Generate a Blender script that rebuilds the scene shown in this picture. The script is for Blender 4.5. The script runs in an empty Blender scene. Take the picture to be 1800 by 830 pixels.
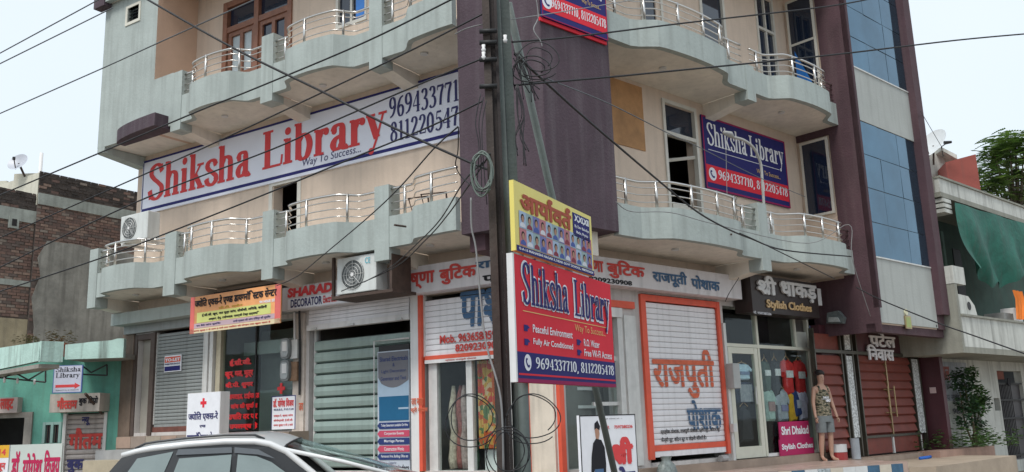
import bpy, bmesh, math, random
from mathutils import Vector, Matrix
random.seed(7)
sc = bpy.context.scene
COL = sc.collection
R = math.radians
# ---------------------------------------------------------------- camera
F, CX, CY, H = 1580.0, 900.0, 415.0, 1.75
PT, RL, TA, TB = R(11.74), R(-1.91), R(32.79), R(42.21)
_f = Vector((0, math.cos(PT), math.sin(PT))); _u = Vector((0, -math.sin(PT), math.cos(PT))); _x = Vector((1, 0, 0))
RX = _x*math.cos(RL)+_u*math.sin(RL); RU = -_x*math.sin(RL)+_u*math.cos(RL); RF = _f
EYE = Vector((0, 0, H))
cd = bpy.data.cameras.new('camera'); cam = bpy.data.objects.new('camera', cd); COL.objects.link(cam)
cd.sensor_width = 36; cd.lens = F/1800*36; cd.clip_end = 3000; cd.clip_start = .1
M = Matrix((RX, RU, -RF)).transposed().to_4x4(); M.translation = EYE; cam.matrix_world = M
sc.camera = cam
# ---------------------------------------------------------------- sky, sun, exposure
SUN_EL, SUN_AZ = R(56), R(205)          # azimuth clockwise from +Y
w = bpy.data.worlds.new('World'); sc.world = w; w.use_nodes = True
nt = w.node_tree; bg = nt.nodes['Background']
sky = nt.nodes.new('ShaderNodeTexSky'); sky.sky_type = 'NISHITA'; sky.sun_disc = False
sky.sun_elevation = SUN_EL; sky.sun_rotation = SUN_AZ; sky.air_density = 1.5; sky.dust_density = 4
mixn = nt.nodes.new('ShaderNodeMix'); mixn.data_type = 'RGBA'; mixn.inputs[0].default_value = .9
tcw = nt.nodes.new('ShaderNodeTexCoord'); nz = nt.nodes.new('ShaderNodeTexNoise'); nz.inputs['Scale'].default_value = 1.6; nz.inputs['Detail'].default_value = 3
rmp = nt.nodes.new('ShaderNodeValToRGB')
rmp.color_ramp.elements[0].position = .3; rmp.color_ramp.elements[0].color = (.70, .80, .90, 1)
rmp.color_ramp.elements[1].position = .7; rmp.color_ramp.elements[1].color = (.80, .88, .945, 1)
scl = nt.nodes.new('ShaderNodeVectorMath'); scl.operation = 'SCALE'; scl.inputs['Scale'].default_value = 10.4
nt.links.new(tcw.outputs['Generated'], nz.inputs['Vector']); nt.links.new(nz.outputs['Fac'], rmp.inputs['Fac'])
nt.links.new(rmp.outputs['Color'], scl.inputs[0])
nt.links.new(sky.outputs['Color'], mixn.inputs[6]); nt.links.new(scl.outputs[0], mixn.inputs[7])
nt.links.new(mixn.outputs[2], bg.inputs['Color']); bg.inputs['Strength'].default_value = .1
sd = bpy.data.lights.new('sun', 'SUN'); sd.energy = 2.1; sd.angle = R(18); sd.color = (1, .97, .92)
so = bpy.data.objects.new('sun', sd); COL.objects.link(so)
sv = Vector((math.sin(SUN_AZ)*math.cos(SUN_EL), math.cos(SUN_AZ)*math.cos(SUN_EL), math.sin(SUN_EL)))
so.rotation_euler = sv.to_track_quat('Z', 'Y').to_euler(); so.location = (0, -10, 30)
sc.view_settings.view_transform = 'Standard'; sc.view_settings.look = 'None'; sc.view_settings.exposure = 0.22
try: sc.cycles.max_bounces = 7; sc.cycles.transparent_max_bounces = 12
except Exception: pass
# ---------------------------------------------------------------- helpers
def ray(px, py): return RX*((px-CX)/F)-RU*((py-CY)/F)+RF
def at(px, py, d):
    r = ray(px, py); return EYE+r*(d/r.y)
class Fr:
    """vertical facade frame: s to the right, o outwards, z up"""
    def __init__(s, org, yaw):
        s.o = Vector((org[0], org[1], 0)); s.yaw = yaw
        s.x = Vector((math.cos(yaw), math.sin(yaw), 0)); s.n = Vector((math.sin(yaw), -math.cos(yaw), 0))
    def pt(s, a, o, z): return s.o+s.x*a+s.n*o+Vector((0, 0, z))
    def px(s, px, py, o=0):
        r = ray(px, py); t = ((s.o-EYE).dot(s.n)+o)/r.dot(s.n); p = EYE+r*t
        return (p-s.o).dot(s.x), p.z
_k = ray(969, 486); K = EYE+_k*(14.3/_k.y); K.z = 0
A = Fr(K, -TA); B = Fr(K, TB); Wd = Fr((0, 0, 0), 0)
P0 = at(904, 443, 7.0); P = Fr(P0, R(62.9))
MATS = {}
def mat(name, c, rough=.8, var=.12, vs=3.0, bump=.15, bs=40., metal=0., streak=0., spec=.5, coat=0., scol=(.09, .085, .075)):
    if name in MATS: return MATS[name]
    m = bpy.data.materials.new(name); m.use_nodes = True; n = m.node_tree; N = n.nodes; L = n.links
    b = N['Principled BSDF']; b.inputs['Roughness'].default_value = rough; b.inputs['Metallic'].default_value = metal
    b.inputs['Specular IOR Level'].default_value = spec; b.inputs['Coat Weight'].default_value = coat
    MATS[name] = m
    if var <= 0 and bump <= 0:
        b.inputs['Base Color'].default_value = (*c, 1); return m
    tc = N.new('ShaderNodeTexCoord')
    a = N.new('ShaderNodeTexNoise'); a.inputs['Scale'].default_value = vs; a.inputs['Detail'].default_value = 8; a.inputs['Roughness'].default_value = .65
    L.new(tc.outputs['Object'], a.inputs['Vector'])
    r = N.new('ShaderNodeValToRGB'); r.color_ramp.elements[0].position = .3; r.color_ramp.elements[1].position = .7
    lo = [max(0, v*(1-var)) for v in c]; hi = [min(1, v*(1+var)) for v in c]
    r.color_ramp.elements[0].color = (*lo, 1); r.color_ramp.elements[1].color = (*hi, 1)
    L.new(a.outputs['Fac'], r.inputs['Fac']); out = r.outputs['Color']
    if streak > 0:
        mp = N.new('ShaderNodeMapping'); mp.inputs['Scale'].default_value = (7, 7, .5)
        L.new(tc.outputs['Object'], mp.inputs['Vector'])
        s2 = N.new('ShaderNodeTexNoise'); s2.inputs['Scale'].default_value = 1.; s2.inputs['Detail'].default_value = 6
        L.new(mp.outputs['Vector'], s2.inputs['Vector'])
        r2 = N.new('ShaderNodeValToRGB'); r2.color_ramp.elements[0].position = .48; r2.color_ramp.elements[1].position = .72
        r2.color_ramp.elements[0].color = (0, 0, 0, 1); r2.color_ramp.elements[1].color = (streak, streak, streak, 1)
        L.new(s2.outputs['Fac'], r2.inputs['Fac'])
        mx = N.new('ShaderNodeMix'); mx.data_type = 'RGBA'; L.new(r2.outputs['Color'], mx.inputs[0]); L.new(out, mx.inputs[6])
        mx.inputs[7].default_value = (*scol, 1); out = mx.outputs[2]
    L.new(out, b.inputs['Base Color'])
    if bump > 0:
        nb = N.new('ShaderNodeTexNoise'); nb.inputs['Scale'].default_value = bs; nb.inputs['Detail'].default_value = 5
        L.new(tc.outputs['Object'], nb.inputs['Vector'])
        bp = N.new('ShaderNodeBump'); bp.inputs['Strength'].default_value = bump; bp.inputs['Distance'].default_value = .02
        L.new(nb.outputs['Fac'], bp.inputs['Height']); L.new(bp.outputs['Normal'], b.inputs['Normal'])
    return m
def flat(name, c, rough=.7): return mat(name, c, rough, .05, 6, .0, spec=.2)
def glass(name, tint, refl=.02, rough=.03):
    if name in MATS: return MATS[name]
    m = bpy.data.materials.new(name); m.use_nodes = True; N = m.node_tree.nodes; L = m.node_tree.links
    N.remove(N['Principled BSDF']); o = N['Material Output']
    t = N.new('ShaderNodeBsdfTransparent'); t.inputs[0].default_value = (*tint, 1)
    g = N.new('ShaderNodeBsdfGlossy'); g.inputs['Roughness'].default_value = rough; g.inputs['Color'].default_value = (.9, .95, 1, 1)
    lw = N.new('ShaderNodeLayerWeight'); lw.inputs[0].default_value = .5; pw_ = N.new('ShaderNodeMath'); pw_.operation = 'POWER'; pw_.inputs[1].default_value = 4.5
    ma = N.new('ShaderNodeMath'); ma.operation = 'MULTIPLY_ADD'; ma.inputs[1].default_value = .3; ma.inputs[2].default_value = refl
    L.new(lw.outputs['Facing'], pw_.inputs[0]); L.new(pw_.outputs[0], ma.inputs[0])
    mx = N.new('ShaderNodeMixShader'); L.new(ma.outputs[0], mx.inputs[0]); L.new(t.outputs[0], mx.inputs[1]); L.new(g.outputs[0], mx.inputs[2])
    L.new(mx.outputs[0], o.inputs['Surface']); MATS[name] = m; return m
def tag(o, label=None, cat=None, group=None, kind=None):
    if label: o['label'] = label
    if cat: o['category'] = cat
    if group: o['group'] = group
    if kind: o['kind'] = kind
    return o
def empty(name, loc, label=None, cat=None, group=None, kind=None):
    o = bpy.data.objects.new(name, None); COL.objects.link(o); o.location = loc; o.empty_display_size = .1
    return tag(o, label, cat, group, kind)
def wloc(o):
    v = Vector((0, 0, 0))
    while o is not None: v = v+o.location; o = o.parent
    return v
class MB:
    def __init__(s, fr=Wd): s.v = []; s.f = []; s.m = []; s.fr = fr
    def add(s, pts, faces, mi=0):
        b = len(s.v); s.v += [s.fr.pt(*p) for p in pts]; s.f += [tuple(b+i for i in f) for f in faces]; s.m += [mi]*len(faces); return s
    def box(s, a0, a1, o0, o1, z0, z1, mi=0):
        if a0 > a1: a0, a1 = a1, a0
        if o0 > o1: o0, o1 = o1, o0
        p = [(a, o, z) for z in (z0, z1) for o in (o0, o1) for a in (a0, a1)]
        return s.add(p, [(0, 1, 3, 2), (4, 6, 7, 5), (0, 4, 5, 1), (2, 3, 7, 6), (0, 2, 6, 4), (1, 5, 7, 3)], mi)
    def quad(s, p, mi=0): return s.add(p, [tuple(range(len(p)))], mi)
    def rect(s, a0, a1, z0, z1, o, mi=0): return s.quad([(a0, o, z0), (a1, o, z0), (a1, o, z1), (a0, o, z1)], mi)
    def tube(s, pts, r, n=6, mi=0, cap=True):
        P_ = [s.fr.pt(*p) for p in pts]; rr = r if isinstance(r, (list, tuple)) else [r]*len(P_)
        b = len(s.v); up = Vector((0, 0, 1)); N_ = len(P_)
        for i, p in enumerate(P_):
            t = (P_[min(i+1, N_-1)]-P_[max(i-1, 0)])
            if t.length < 1e-9: t = Vector((0, 0, 1))
            t.normalize(); a = t.cross(up if abs(t.z) < .95 else Vector((1, 0, 0))).normalized(); c = a.cross(t)
            for k in range(n):
                q = 2*math.pi*k/n; s.v.append(p+(a*math.cos(q)+c*math.sin(q))*rr[i])
        for i in range(N_-1):
            for k in range(n):
                s.f.append((b+i*n+k, b+i*n+(k+1) % n, b+(i+1)*n+(k+1) % n, b+(i+1)*n+k)); s.m.append(mi)
        if cap:
            s.f.append(tuple(b+k for k in range(n))); s.f.append(tuple(b+(N_-1)*n+n-1-k for k in range(n))); s.m += [mi, mi]
        return s
    def prism(s, poly, o0, o1, mi=0):
        """poly = [(s,z)] extruded from o0 to o1"""
        n = len(poly); p = [(a, o0, z) for a, z in poly]+[(a, o1, z) for a, z in poly]
        return s.add(p, [tuple(range(n)), tuple(range(2*n-1, n-1, -1))]+[(i, i+n, (i+1) % n+n, (i+1) % n) for i in range(n)], mi)
    def slab(s, poly, z0, z1, mi=0):
        n = len(poly); p = [(a, o, z0) for a, o in poly]+[(a, o, z1) for a, o in poly]
        return s.add(p, [tuple(range(n)), tuple(range(2*n-1, n-1, -1))]+[(i, i+n, (i+1) % n+n, (i+1) % n) for i in range(n)], mi)
    def disc(s, a, z, ra, rz, o, n=20, mi=0): return s.quad([(a+ra*math.cos(2*math.pi*k/n), o, z+rz*math.sin(2*math.pi*k/n)) for k in range(n)], mi)
    def cyl(s, a, z, r, o0, o1, n=20, mi=0): return s.prism([(a+r*math.cos(2*math.pi*k/n), z+r*math.sin(2*math.pi*k/n)) for k in range(n)], o0, o1, mi)
    def build(s, name, mats, parent=None, smooth=False, bevel=0):
        if not isinstance(mats, (list, tuple)): mats = [mats]
        if parent is not None: org = wloc(parent)
        else:
            xs = [v.x for v in s.v]; ys = [v.y for v in s.v]; zs = [v.z for v in s.v]
            org = Vector(((min(xs)+max(xs))/2, (min(ys)+max(ys))/2, min(zs)))
        me = bpy.data.meshes.new(name); me.from_pydata([v-org for v in s.v], [], s.f)
        for m in mats: me.materials.append(m)
        me.polygons.foreach_set('material_index', s.m)
        bm = bmesh.new(); bm.from_mesh(me)
        if smooth: bmesh.ops.remove_doubles(bm, verts=bm.verts, dist=1e-5)
        bmesh.ops.recalc_face_normals(bm, faces=bm.faces); bm.to_mesh(me); bm.free()
        if smooth: me.shade_smooth()
        o = bpy.data.objects.new(name, me); COL.objects.link(o)
        if parent is not None: o.parent = parent
        else: o.location = org
        if bevel: md = o.modifiers.new('b', 'BEVEL'); md.width = bevel; md.segments = 2; md.limit_method = 'ANGLE'
        return o
def struct(o): o['kind'] = 'structure'; return o
def wall(mb, a0, a1, z0, z1, o0, o1, holes, mi=0):
    xs = sorted({a0, a1, *[h[0] for h in holes], *[h[1] for h in holes]}); xs = [x for x in xs if a0 <= x <= a1]
    for i in range(len(xs)-1):
        xm = (xs[i]+xs[i+1])/2; hz = sorted((h[2], h[3]) for h in holes if h[0] < xm < h[1]); z = z0
        for b0, b1 in hz:
            if b0 > z: mb.box(xs[i], xs[i+1], o0, o1, z, b0, mi)
            z = max(z, b1)
        if z < z1: mb.box(xs[i], xs[i+1], o0, o1, z, z1, mi)
def unit_mesh(name, sx, sy, sz, m, bev=0):
    """box centred in x, from y=-sy..0 (outwards is -y), z centred"""
    me = bpy.data.meshes.new(name); a, b = sx/2, sz/2
    v = [(-a, -sy, -b), (a, -sy, -b), (a, 0, -b), (-a, 0, -b), (-a, -sy, b), (a, -sy, b), (a, 0, b), (-a, 0, b)]
    me.from_pydata(v, [], [(0, 3, 2, 1), (4, 5, 6, 7), (0, 1, 5, 4), (1, 2, 6, 5), (2, 3, 7, 6), (3, 0, 4, 7)]); me.materials.append(m); return me
def put(me, name, fr, a, o, z, parent, rot=True):
    ob = bpy.data.objects.new(name, me); COL.objects.link(ob); ob.parent = parent
    ob.location = fr.pt(a, o, z)-(wloc(parent) if parent else Vector((0, 0, 0)))
    if rot: ob.rotation_euler = (0, 0, fr.yaw)
    return ob
# ---------------------------------------------------------------- lettering
def _rawtext(body, bold=0., res=3):
    c = bpy.data.curves.new('t', 'FONT'); c.body = body; c.resolution_u = res; c.offset = bold
    o = bpy.data.objects.new('t', c); COL.objects.link(o)
    dg = bpy.context.evaluated_depsgraph_get(); me = bpy.data.meshes.new_from_object(o.evaluated_get(dg))
    bpy.data.objects.remove(o); V = [(v.co.x, v.co.y) for v in me.vertices]; Fc = [tuple(p.vertices) for p in me.polygons]
    bpy.data.meshes.remove(me); return V, Fc
def textgeo(body, bold=0., res=3):
    """'~' after a Devanagari letter = half form (stem cut off); '^' = hook of the r-mark; '/' stroke under the last letter"""
    if not any(c in body for c in '~^|'): return _rawtext(body, bold, res)
    V = []; Fc = []; x = 0.; run = ''; i = 0
    def put_(v, f, dx):
        b = len(V); V.extend((p[0]+dx, p[1]) for p in v); Fc.extend(tuple(b+k for k in q) for q in f)
    def flush():
        nonlocal run, x
        if run:
            lead = len(run)-len(run.lstrip(' ')); t = run.strip(' '); tail = len(run)-len(run.rstrip(' '))
            x += .25*lead
            if t:
                v, f = _rawtext(t, bold, res); put_(v, f, x); x += max(p[0] for p in v)-bold
            x += .25*tail*(1 if t else 0)
        run = ''
    while i < len(body):
        ch = body[i]
        if i+1 < len(body) and body[i+1] == '~':
            flush(); v, f = _rawtext(ch, bold, res); mx = max(p[0] for p in v)-bold; cut = mx-.16
            bm = bmesh.new(); bv = [bm.verts.new((p[0], p[1], 0)) for p in v]
            for q in f:
                try: bm.faces.new([bv[k] for k in q])
                except ValueError: pass
            bmesh.ops.bisect_plane(bm, geom=bm.verts[:]+bm.edges[:]+bm.faces[:], plane_co=(cut, 0, 0), plane_no=(1, 0, 0), clear_outer=True)
            bm.verts.index_update(); put_([(q.co.x, q.co.y) for q in bm.verts], [tuple(q.index for q in g.verts) for g in bm.faces], x); bm.free()
            x += cut; i += 2; continue
        if ch == '^':
            flush(); v, f = ribbon([(x-.16, .66), (x-.24, .74), (x-.2, .86), (x-.06, .84)], .045, .045); put_(v, f, 0); i += 1; continue
        if ch == '|':
            flush(); v, f = ribbon([(x-.09, .34), (x-.3, .1)], .04, .04); put_(v, f, 0); i += 1; continue
        run += ch; i += 1
    flush(); return V, Fc
def catmull(p, n=6):
    if len(p) < 3: return list(p)
    q = [p[0]]+list(p)+[p[-1]]; out = []
    for i in range(1, len(q)-2):
        for k in range(n):
            t = k/n; out.append(tuple(.5*((2*q[i][j])+(-q[i-1][j]+q[i+1][j])*t+(2*q[i-1][j]-5*q[i][j]+4*q[i+1][j]-q[i+2][j])*t*t+(-q[i-1][j]+3*q[i][j]-3*q[i+1][j]+q[i+2][j])*t**3) for j in range(len(p[0]))))
    out.append(tuple(p[-1])); return out
def ribbon(p, a, b, n=6):
    c = catmull(p, n); L_, R_ = [], []
    for i in range(len(c)):
        p0, p1 = c[max(i-1, 0)], c[min(i+1, len(c)-1)]; tx, ty = p1[0]-p0[0], p1[1]-p0[1]; l = math.hypot(tx, ty) or 1
        nx, ny = -ty/l, tx/l; h = math.sqrt((a*nx)**2+(b*ny)**2); L_.append((c[i][0]+nx*h, c[i][1]+ny*h)); R_.append((c[i][0]-nx*h, c[i][1]-ny*h))
    k = len(c); return L_+R_, [(i, i+1, k+i+1, k+i) for i in range(k-1)]
_S = [(.60, .76), (.5, .93), (.34, .985), (.16, .9), (.12, .74), (.24, .6), (.44, .46), (.6, .32), (.6, .14), (.42, .015), (.25, .03), (.12, .14), (.07, .28)]
_six = [(.52, .95), (.3, .85), (.14, .55), (.13, .25), (.24, .04), (.4, .04), (.5, .2), (.48, .42), (.34, .53), (.2, .45)]
GL = {'S': (.72, [_S], [(.6, .76, .6, .98, .02), (.07, .02, .07, .28, .02)]),
 'h': (.72, [[(.17, .02), (.17, .98)], [(.18, .5), (.3, .64), (.44, .63), (.52, .5), (.52, .02)]], [(.02, .02, .32, .02, 0), (.38, .02, .68, .02, 0), (.03, .96, .17, .96, 0)]),
 'i': (.36, [[(.17, .02), (.17, .66)], 'dot'], [(.02, .02, .33, .02, 0), (.03, .64, .17, .64, 0)]),
 'k': (.7, [[(.17, .02), (.17, .98)], [(.28, .4), (.54, .02)]], [(.02, .02, .32, .02, 0), (.38, .02, .7, .02, 0), (.03, .96, .17, .96, 0), (.2, .26, .5, .64, .02), (.36, .65, .64, .65, 0)]),
 's': (.52, [[(x*.72+.02, y*.68) for x, y in _S]], [(.45, .5, .45, .66, .015), (.07, .01, .07, .2, .015)]),
 'a': (.6, [[(.12, .5), (.18, .62), (.31, .65), (.4, .55), (.41, .12), (.5, .02), (.58, .07)], [(.38, .37), (.2, .3), (.12, .17), (.18, .05), (.3, .05), (.38, .14)]], []),
 'L': (.74, [[(.21, .02), (.21, .98)]], [(.04, .98, .4, .98, 0), (.04, .02, .68, .02, 0), (.69, .02, .72, .28, .02)]),
 'b': (.66, [[(.17, .02), (.17, .98)], [(.18, .5), (.32, .65), (.48, .56), (.54, .34), (.46, .08), (.3, .01), (.18, .1)]], [(.03, .96, .17, .96, 0)]),
 'r': (.52, [[(.17, .02), (.17, .66)], [(.18, .44), (.27, .6), (.38, .62), (.42, .54)]], [(.02, .02, .34, .02, 0), (.03, .64, .17, .64, 0)]),
 'y': (.64, [[(.13, .65), (.33, .06)]], [(.01, .65, .28, .65, 0), (.38, .65, .62, .65, 0), (.52, .65, .33, .06, .02), (.33, .06, .22, -.2, .02), 'ydot']),
 '0': (.62, [[(.3, .985), (.14, .8), (.11, .5), (.14, .2), (.3, .015), (.46, .2), (.49, .5), (.46, .8), (.3, .985)]], []),
 '1': (.5, [[(.27, .02), (.27, .98)]], [(.1, .02, .44, .02, 0), (.1, .88, .27, .95, .02)]),
 '2': (.62, [[(.12, .74), (.2, .93), (.34, .97), (.47, .86), (.46, .66), (.32, .42), (.12, .1)], [(.1, .07), (.53, .07)]], [(.53, .05, .55, .25, .015)]),
 '3': (.6, [[(.12, .82), (.24, .97), (.42, .92), (.44, .7), (.3, .54), (.24, .53)], [(.26, .54), (.44, .46), (.5, .24), (.4, .05), (.22, .01), (.09, .12)]], []),
 '4': (.62, [[(.42, .02), (.42, .98)]], [(.42, .97, .06, .32, .02), (.05, .3, .58, .3, .015), (.3, .02, .54, .02, 0)]),
 '5': (.6, [[(.14, .58), (.34, .62), (.5, .42), (.47, .14), (.28, .01), (.09, .1)]], [(.15, .6, .19, .93, .02), (.19, .92, .5, .92, .05)]),
 '6': (.62, [_six], []), '9': (.62, [[(.62-x, 1-y) for x, y in _six]], []),
 '7': (.58, [[(.5, .9), (.34, .5), (.28, .02)]], [(.08, .92, .53, .92, .05), (.08, .92, .08, .74, .015)]),
 '8': (.62, [[(.3, .54), (.15, .66), (.17, .88), (.3, .98), (.43, .88), (.45, .66), (.3, .54), (.13, .38), (.12, .14), (.3, .015), (.48, .14), (.48, .38), (.3, .54)]], []),
 ',': (.3, [[(.14, .08), (.16, -.02), (.08, -.16)]], []), ' ': (.34, [], [])}
def serif(body, a=.075, b=.03, thin=.028):
    V = []; Fc = []; x = 0; lay = []
    def ad(v, f, dx):
        bs = len(V); V.extend((p[0]+dx, p[1]) for p in v); Fc.extend(tuple(bs+k for k in q) for q in f); lay.append(len(V))
    for ch in body:
        wd, st, sf = GL[ch]
        for s_ in st:
            if s_ == 'dot': v, f = [(.17+.105*math.cos(k*.5236), .86+.105*math.sin(k*.5236)) for k in range(12)], [tuple(range(12))]
            else: v, f = ribbon(s_, a, b)
            ad(v, f, x)
        for q in sf:
            if q == 'ydot': v, f = [(.16+.085*math.cos(k*.5236), -.24+.085*math.sin(k*.5236)) for k in range(12)], [tuple(range(12))]
            else: v, f = ribbon([(q[0], q[1]), (q[2], q[3])], max(thin, q[4]), max(thin, q[4]), 1)
            ad(v, f, x)
        if ch == 'a': ad([(.15+.085*math.cos(k*.5236), .5+.075*math.sin(k*.5236)) for k in range(12)], [tuple(range(12))], x)
        if ch == 'r': ad([(.42+.085*math.cos(k*.5236), .55+.08*math.sin(k*.5236)) for k in range(12)], [tuple(range(12))], x)
        x += wd
    return V, Fc, lay
def letters(body, fr, a0, a1, z0, z1, o, m, parent, style='sans', bold=.0, depth=0., shear=0., name='lettering', res=3, a=.075, b=.03, slope=0., thin=.028):
    """lettering as geometry, ink box fitted to the rectangle; shear leans it, slope tilts its base line"""
    deva = any('\u0900' <= c <= '\u097f' for c in body)
    if style == 'serif': V, Fc, lay = serif(body, a, b, thin)
    elif deva and bold > 0:      # heavy brush weight: the same glyphs laid over each other with small shifts
        v0, f0 = textgeo(body, 0., 2 if res < 3 else 3); V, Fc, lay = [], [], []; r_ = bold*.9
        for k in range(7):
            dx, dy = (0, 0) if k == 6 else (r_*math.cos(k*math.pi/3), r_*math.sin(k*math.pi/3)); b0 = len(V)
            V += [(x+dx, y+dy) for x, y in v0]; Fc += [tuple(b0+i for i in f) for f in f0]; lay.append(len(V))
    else: V, Fc = textgeo(body, bold, res); lay = None
    xs = [p[0] for p in V]; ys = [p[1] for p in V]; x0, x1 = min(xs), max(xs); y0, y1 = min(ys), max(ys)
    if z1 is None: z1 = z0+(y1-y0)*(a1-a0)/(x1-x0)
    mb = MB(fr); P_ = []; li = 0
    for i, (x, y) in enumerate(V):
        if lay:
            while i >= lay[li]: li += 1
        zz = (y-y0)/(y1-y0); aa = (x-x0)/(x1-x0)
        P_.append((a0+aa*(a1-a0)+shear*(zz)*(z1-z0), o+(.00025*(li % 9) if lay else 0), z0+zz*(z1-z0)+slope*aa))
    if depth > 0:
        n = len(P_); mb.add([(p[0], p[1]+depth, p[2]) for p in P_]+P_, Fc); E_ = {}
        for f in Fc:
            for i in range(len(f)):
                e = (f[i], f[(i+1) % len(f)]); E_[e] = 1
        mb.add([], [], 0); b_ = 0
        for (i, j) in E_:
            if (j, i) not in E_: mb.f.append((i, j, j+n, i+n)); mb.m.append(0)
    else: mb.add(P_, Fc)
    return mb.build(name, m, parent)
exec_parts = []
# ---------------------------------------------------------------- materials
m_band = mat('painted_cement_grey', (.375, .42, .40), .9, .09, 1.6, .28, 18, streak=.24)
m_band2 = mat('painted_cement_bay', (.40, .42, .40), .9, .06, 1.5, .2, 25, streak=.15)
m_beige = mat('beige_wall_paint', (.64, .52, .42), .9, .07, 2.0, .2, 30, streak=.13)
m_pink = mat('pink_beige_paint', (.56, .39, .29), .9, .06, 2.0, .2, 30)
m_soffit = mat('soffit_plaster', (.72, .67, .59), .9, .16, 1.1, .3, 20, streak=.12)
m_purple = mat('purple_paint', (.072, .036, .045), .8, .22, 1.4, .4, 26, streak=.22, scol=(.15, .11, .11))
m_purpleB = mat('purple_paint_corner', (.066, .042, .055), .8, .24, 1.1, .4, 26, streak=.3, scol=(.15, .13, .14))
m_maroon = mat('maroon_paint', (.075, .022, .03), .5, .18, 2, .2, 30)
m_steel = mat('brushed_steel', (.62, .60, .57), .28, .06, 6, 0, metal=1.)
m_alu = mat('aluminium_frame', (.62, .62, .6), .4, .1, 6, .1, 40, streak=.15)
m_white = mat('white_paint', (.74, .73, .72), .6, .06, 3, .08, 40, streak=.18)
m_whiteshutter = mat('white_shutter_paint', (.78, .77, .79), .55, .06, 3, .05, 40, streak=.16)
m_greyshutter = mat('grey_shutter_steel', (.27, .29, .285), .5, .12, 3, .05, 40, streak=.3)
m_greenshutter = mat('grey_green_shutter', (.27, .35, .32), .5, .10, 2, .05, 40, streak=.25)
m_orange = mat('orange_red_paint', (.72, .10, .05), .6, .10, 5, .05, 40, streak=.1)
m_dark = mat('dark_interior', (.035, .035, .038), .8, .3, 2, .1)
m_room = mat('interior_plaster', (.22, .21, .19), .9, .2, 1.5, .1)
m_wood = mat('brown_wood', (.23, .10, .06), .5, .25, 5, .15, 60)
m_darkglass = mat('dark_tinted_glass', (.012, .02, .04), .04, 0, 3, 0, spec=.8)
m_blueglass = mat('blue_reflective_glass', (.08, .16, .23), .06, .22, .7, .03, 1.3, metal=.85)
m_frost = mat('frosted_glass', (.42, .48, .50), .3, .08, 3, 0)
m_mull = mat('mullion_dark', (.03, .05, .07), .4, 0, 1, 0)
g_clear = glass('clear_glass', (.9, .94, .93))
m_black = mat('black_rubber', (.015, .015, .016), .6, .2, 10, 0)
m_navy = flat('navy_print', (.028, .028, .16)); m_red = flat('red_print', (.70, .035, .055)); m_whiteprint = flat('white_print', (.78, .79, .83))
m_bannerwhite = mat('banner_white', (.74, .76, .85), .45, .04, 1.2, .25, 2.5)
m_bannerred = mat('banner_red', (.70, .035, .055), .65, .06, 1.2, .35, 2.5, spec=.15)
m_bannernavy = mat('banner_navy', (.03, .03, .15), .65, .08, 1.2, .35, 2.5, spec=.15)
m_redtext = flat('red_letters', (.66, .07, .075)); m_navytext = flat('navy_letters', (.05, .05, .15)); m_blacktext = flat('black_letters', (.02, .02, .025))
m_yellow = mat('yellow_print', (.78, .66, .16), .45, .06, 2, .1, 4); m_goldtext = flat('gold_letters', (.75, .5, .2))
m_handred = mat('hand_painted_red', (.55, .055, .045), .7, .25, 9, 0); m_handblue = mat('hand_painted_blue', (.05, .12, .23), .7, .25, 9, 0)
m_handorange = mat('hand_painted_orange', (.62, .13, .06), .7, .2, 9, 0)
m_concrete = mat('bare_concrete', (.30, .28, .25), .95, .2, 2.5, .5, 20, streak=.35)
m_stone = mat('brown_stone_slab', (.30, .23, .18), .6, .2, 3, .15, 20)
m_asphalt = mat('asphalt', (.085, .08, .075), .95, .25, 8, .6, 90)
m_dust = mat('dusty_ground', (.25, .21, .17), .95, .2, 1, .5, 30)
m_paver = mat('pink_floor_tile', (.42, .31, .26), .3, .12, 4, .05)
# ---------------------------------------------------------------- ground, road, platforms
g = MB(); g.box(-400, 400, -600, 200, -.3, 0); struct(g.build('ground', m_dust))
g = MB(); g.add([(-60, -9.8, .004), (60, -9.8, .004), (60, 9, .004), (-60, 9, .004)], [(0, 1, 2, 3)]); struct(g.build('road', m_asphalt))
# shop building root
bld = empty('corner_shop_building', K, 'corner building with grey scalloped balconies, beige walls and purple pillars above the shops', 'building')
def part(mb, name, m, parent=None, **k): return mb.build(name, m, parent or bld, **k)
ZP = .78        # platform in front of the right hand shops
cn = (lambda oA, oB: (oA-.2588*oB)/.966)
def corner(oA, oB):
    u = -(oA-A.n.dot(B.n)*oB)/(-A.n.dot(B.x)); return B.pt(u, oB, 0)
# footprint slabs
def foot(off):
    return [A.pt(-11.1, -off, 0), K-(A.n+B.n)*off*.6, B.pt(11.3, -off, 0), B.pt(11.3, -9, 0), A.pt(-11.1, -9, 0)]
for z0, z1, nm, off in ((.5, .9, 'floor_slab', .05), (4.5, 4.7, 'floor_slab', .26), (8.1, 8.3, 'floor_slab', .26), (12.9, 13.1, 'roof', .0)):
    mb = MB(); n = 5; ps = foot(off); P_ = [(p.x, -p.y, z0) for p in ps]+[(p.x, -p.y, z1) for p in ps]
    mb.add(P_, [tuple(range(n)), tuple(range(2*n-1, n-1, -1))]+[(i, i+n, (i+1) % n+n, (i+1) % n) for i in range(n)]); part(mb, nm, m_room)
mb = MB(A); mb.box(-11.1, -10.9, -9, -.25, 0, 13); part(mb, 'side_wall', m_beige)
mb = MB(B); mb.box(11.1, 11.3, -9, -.25, 0, 13); part(mb, 'side_wall', m_beige)
mb = MB(); a0, b0 = A.pt(-11.0, -9, 0), B.pt(11.2, -9, 0); d = (b0-a0); nn = Vector((-d.y, d.x, 0)).normalized()*.2
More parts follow.
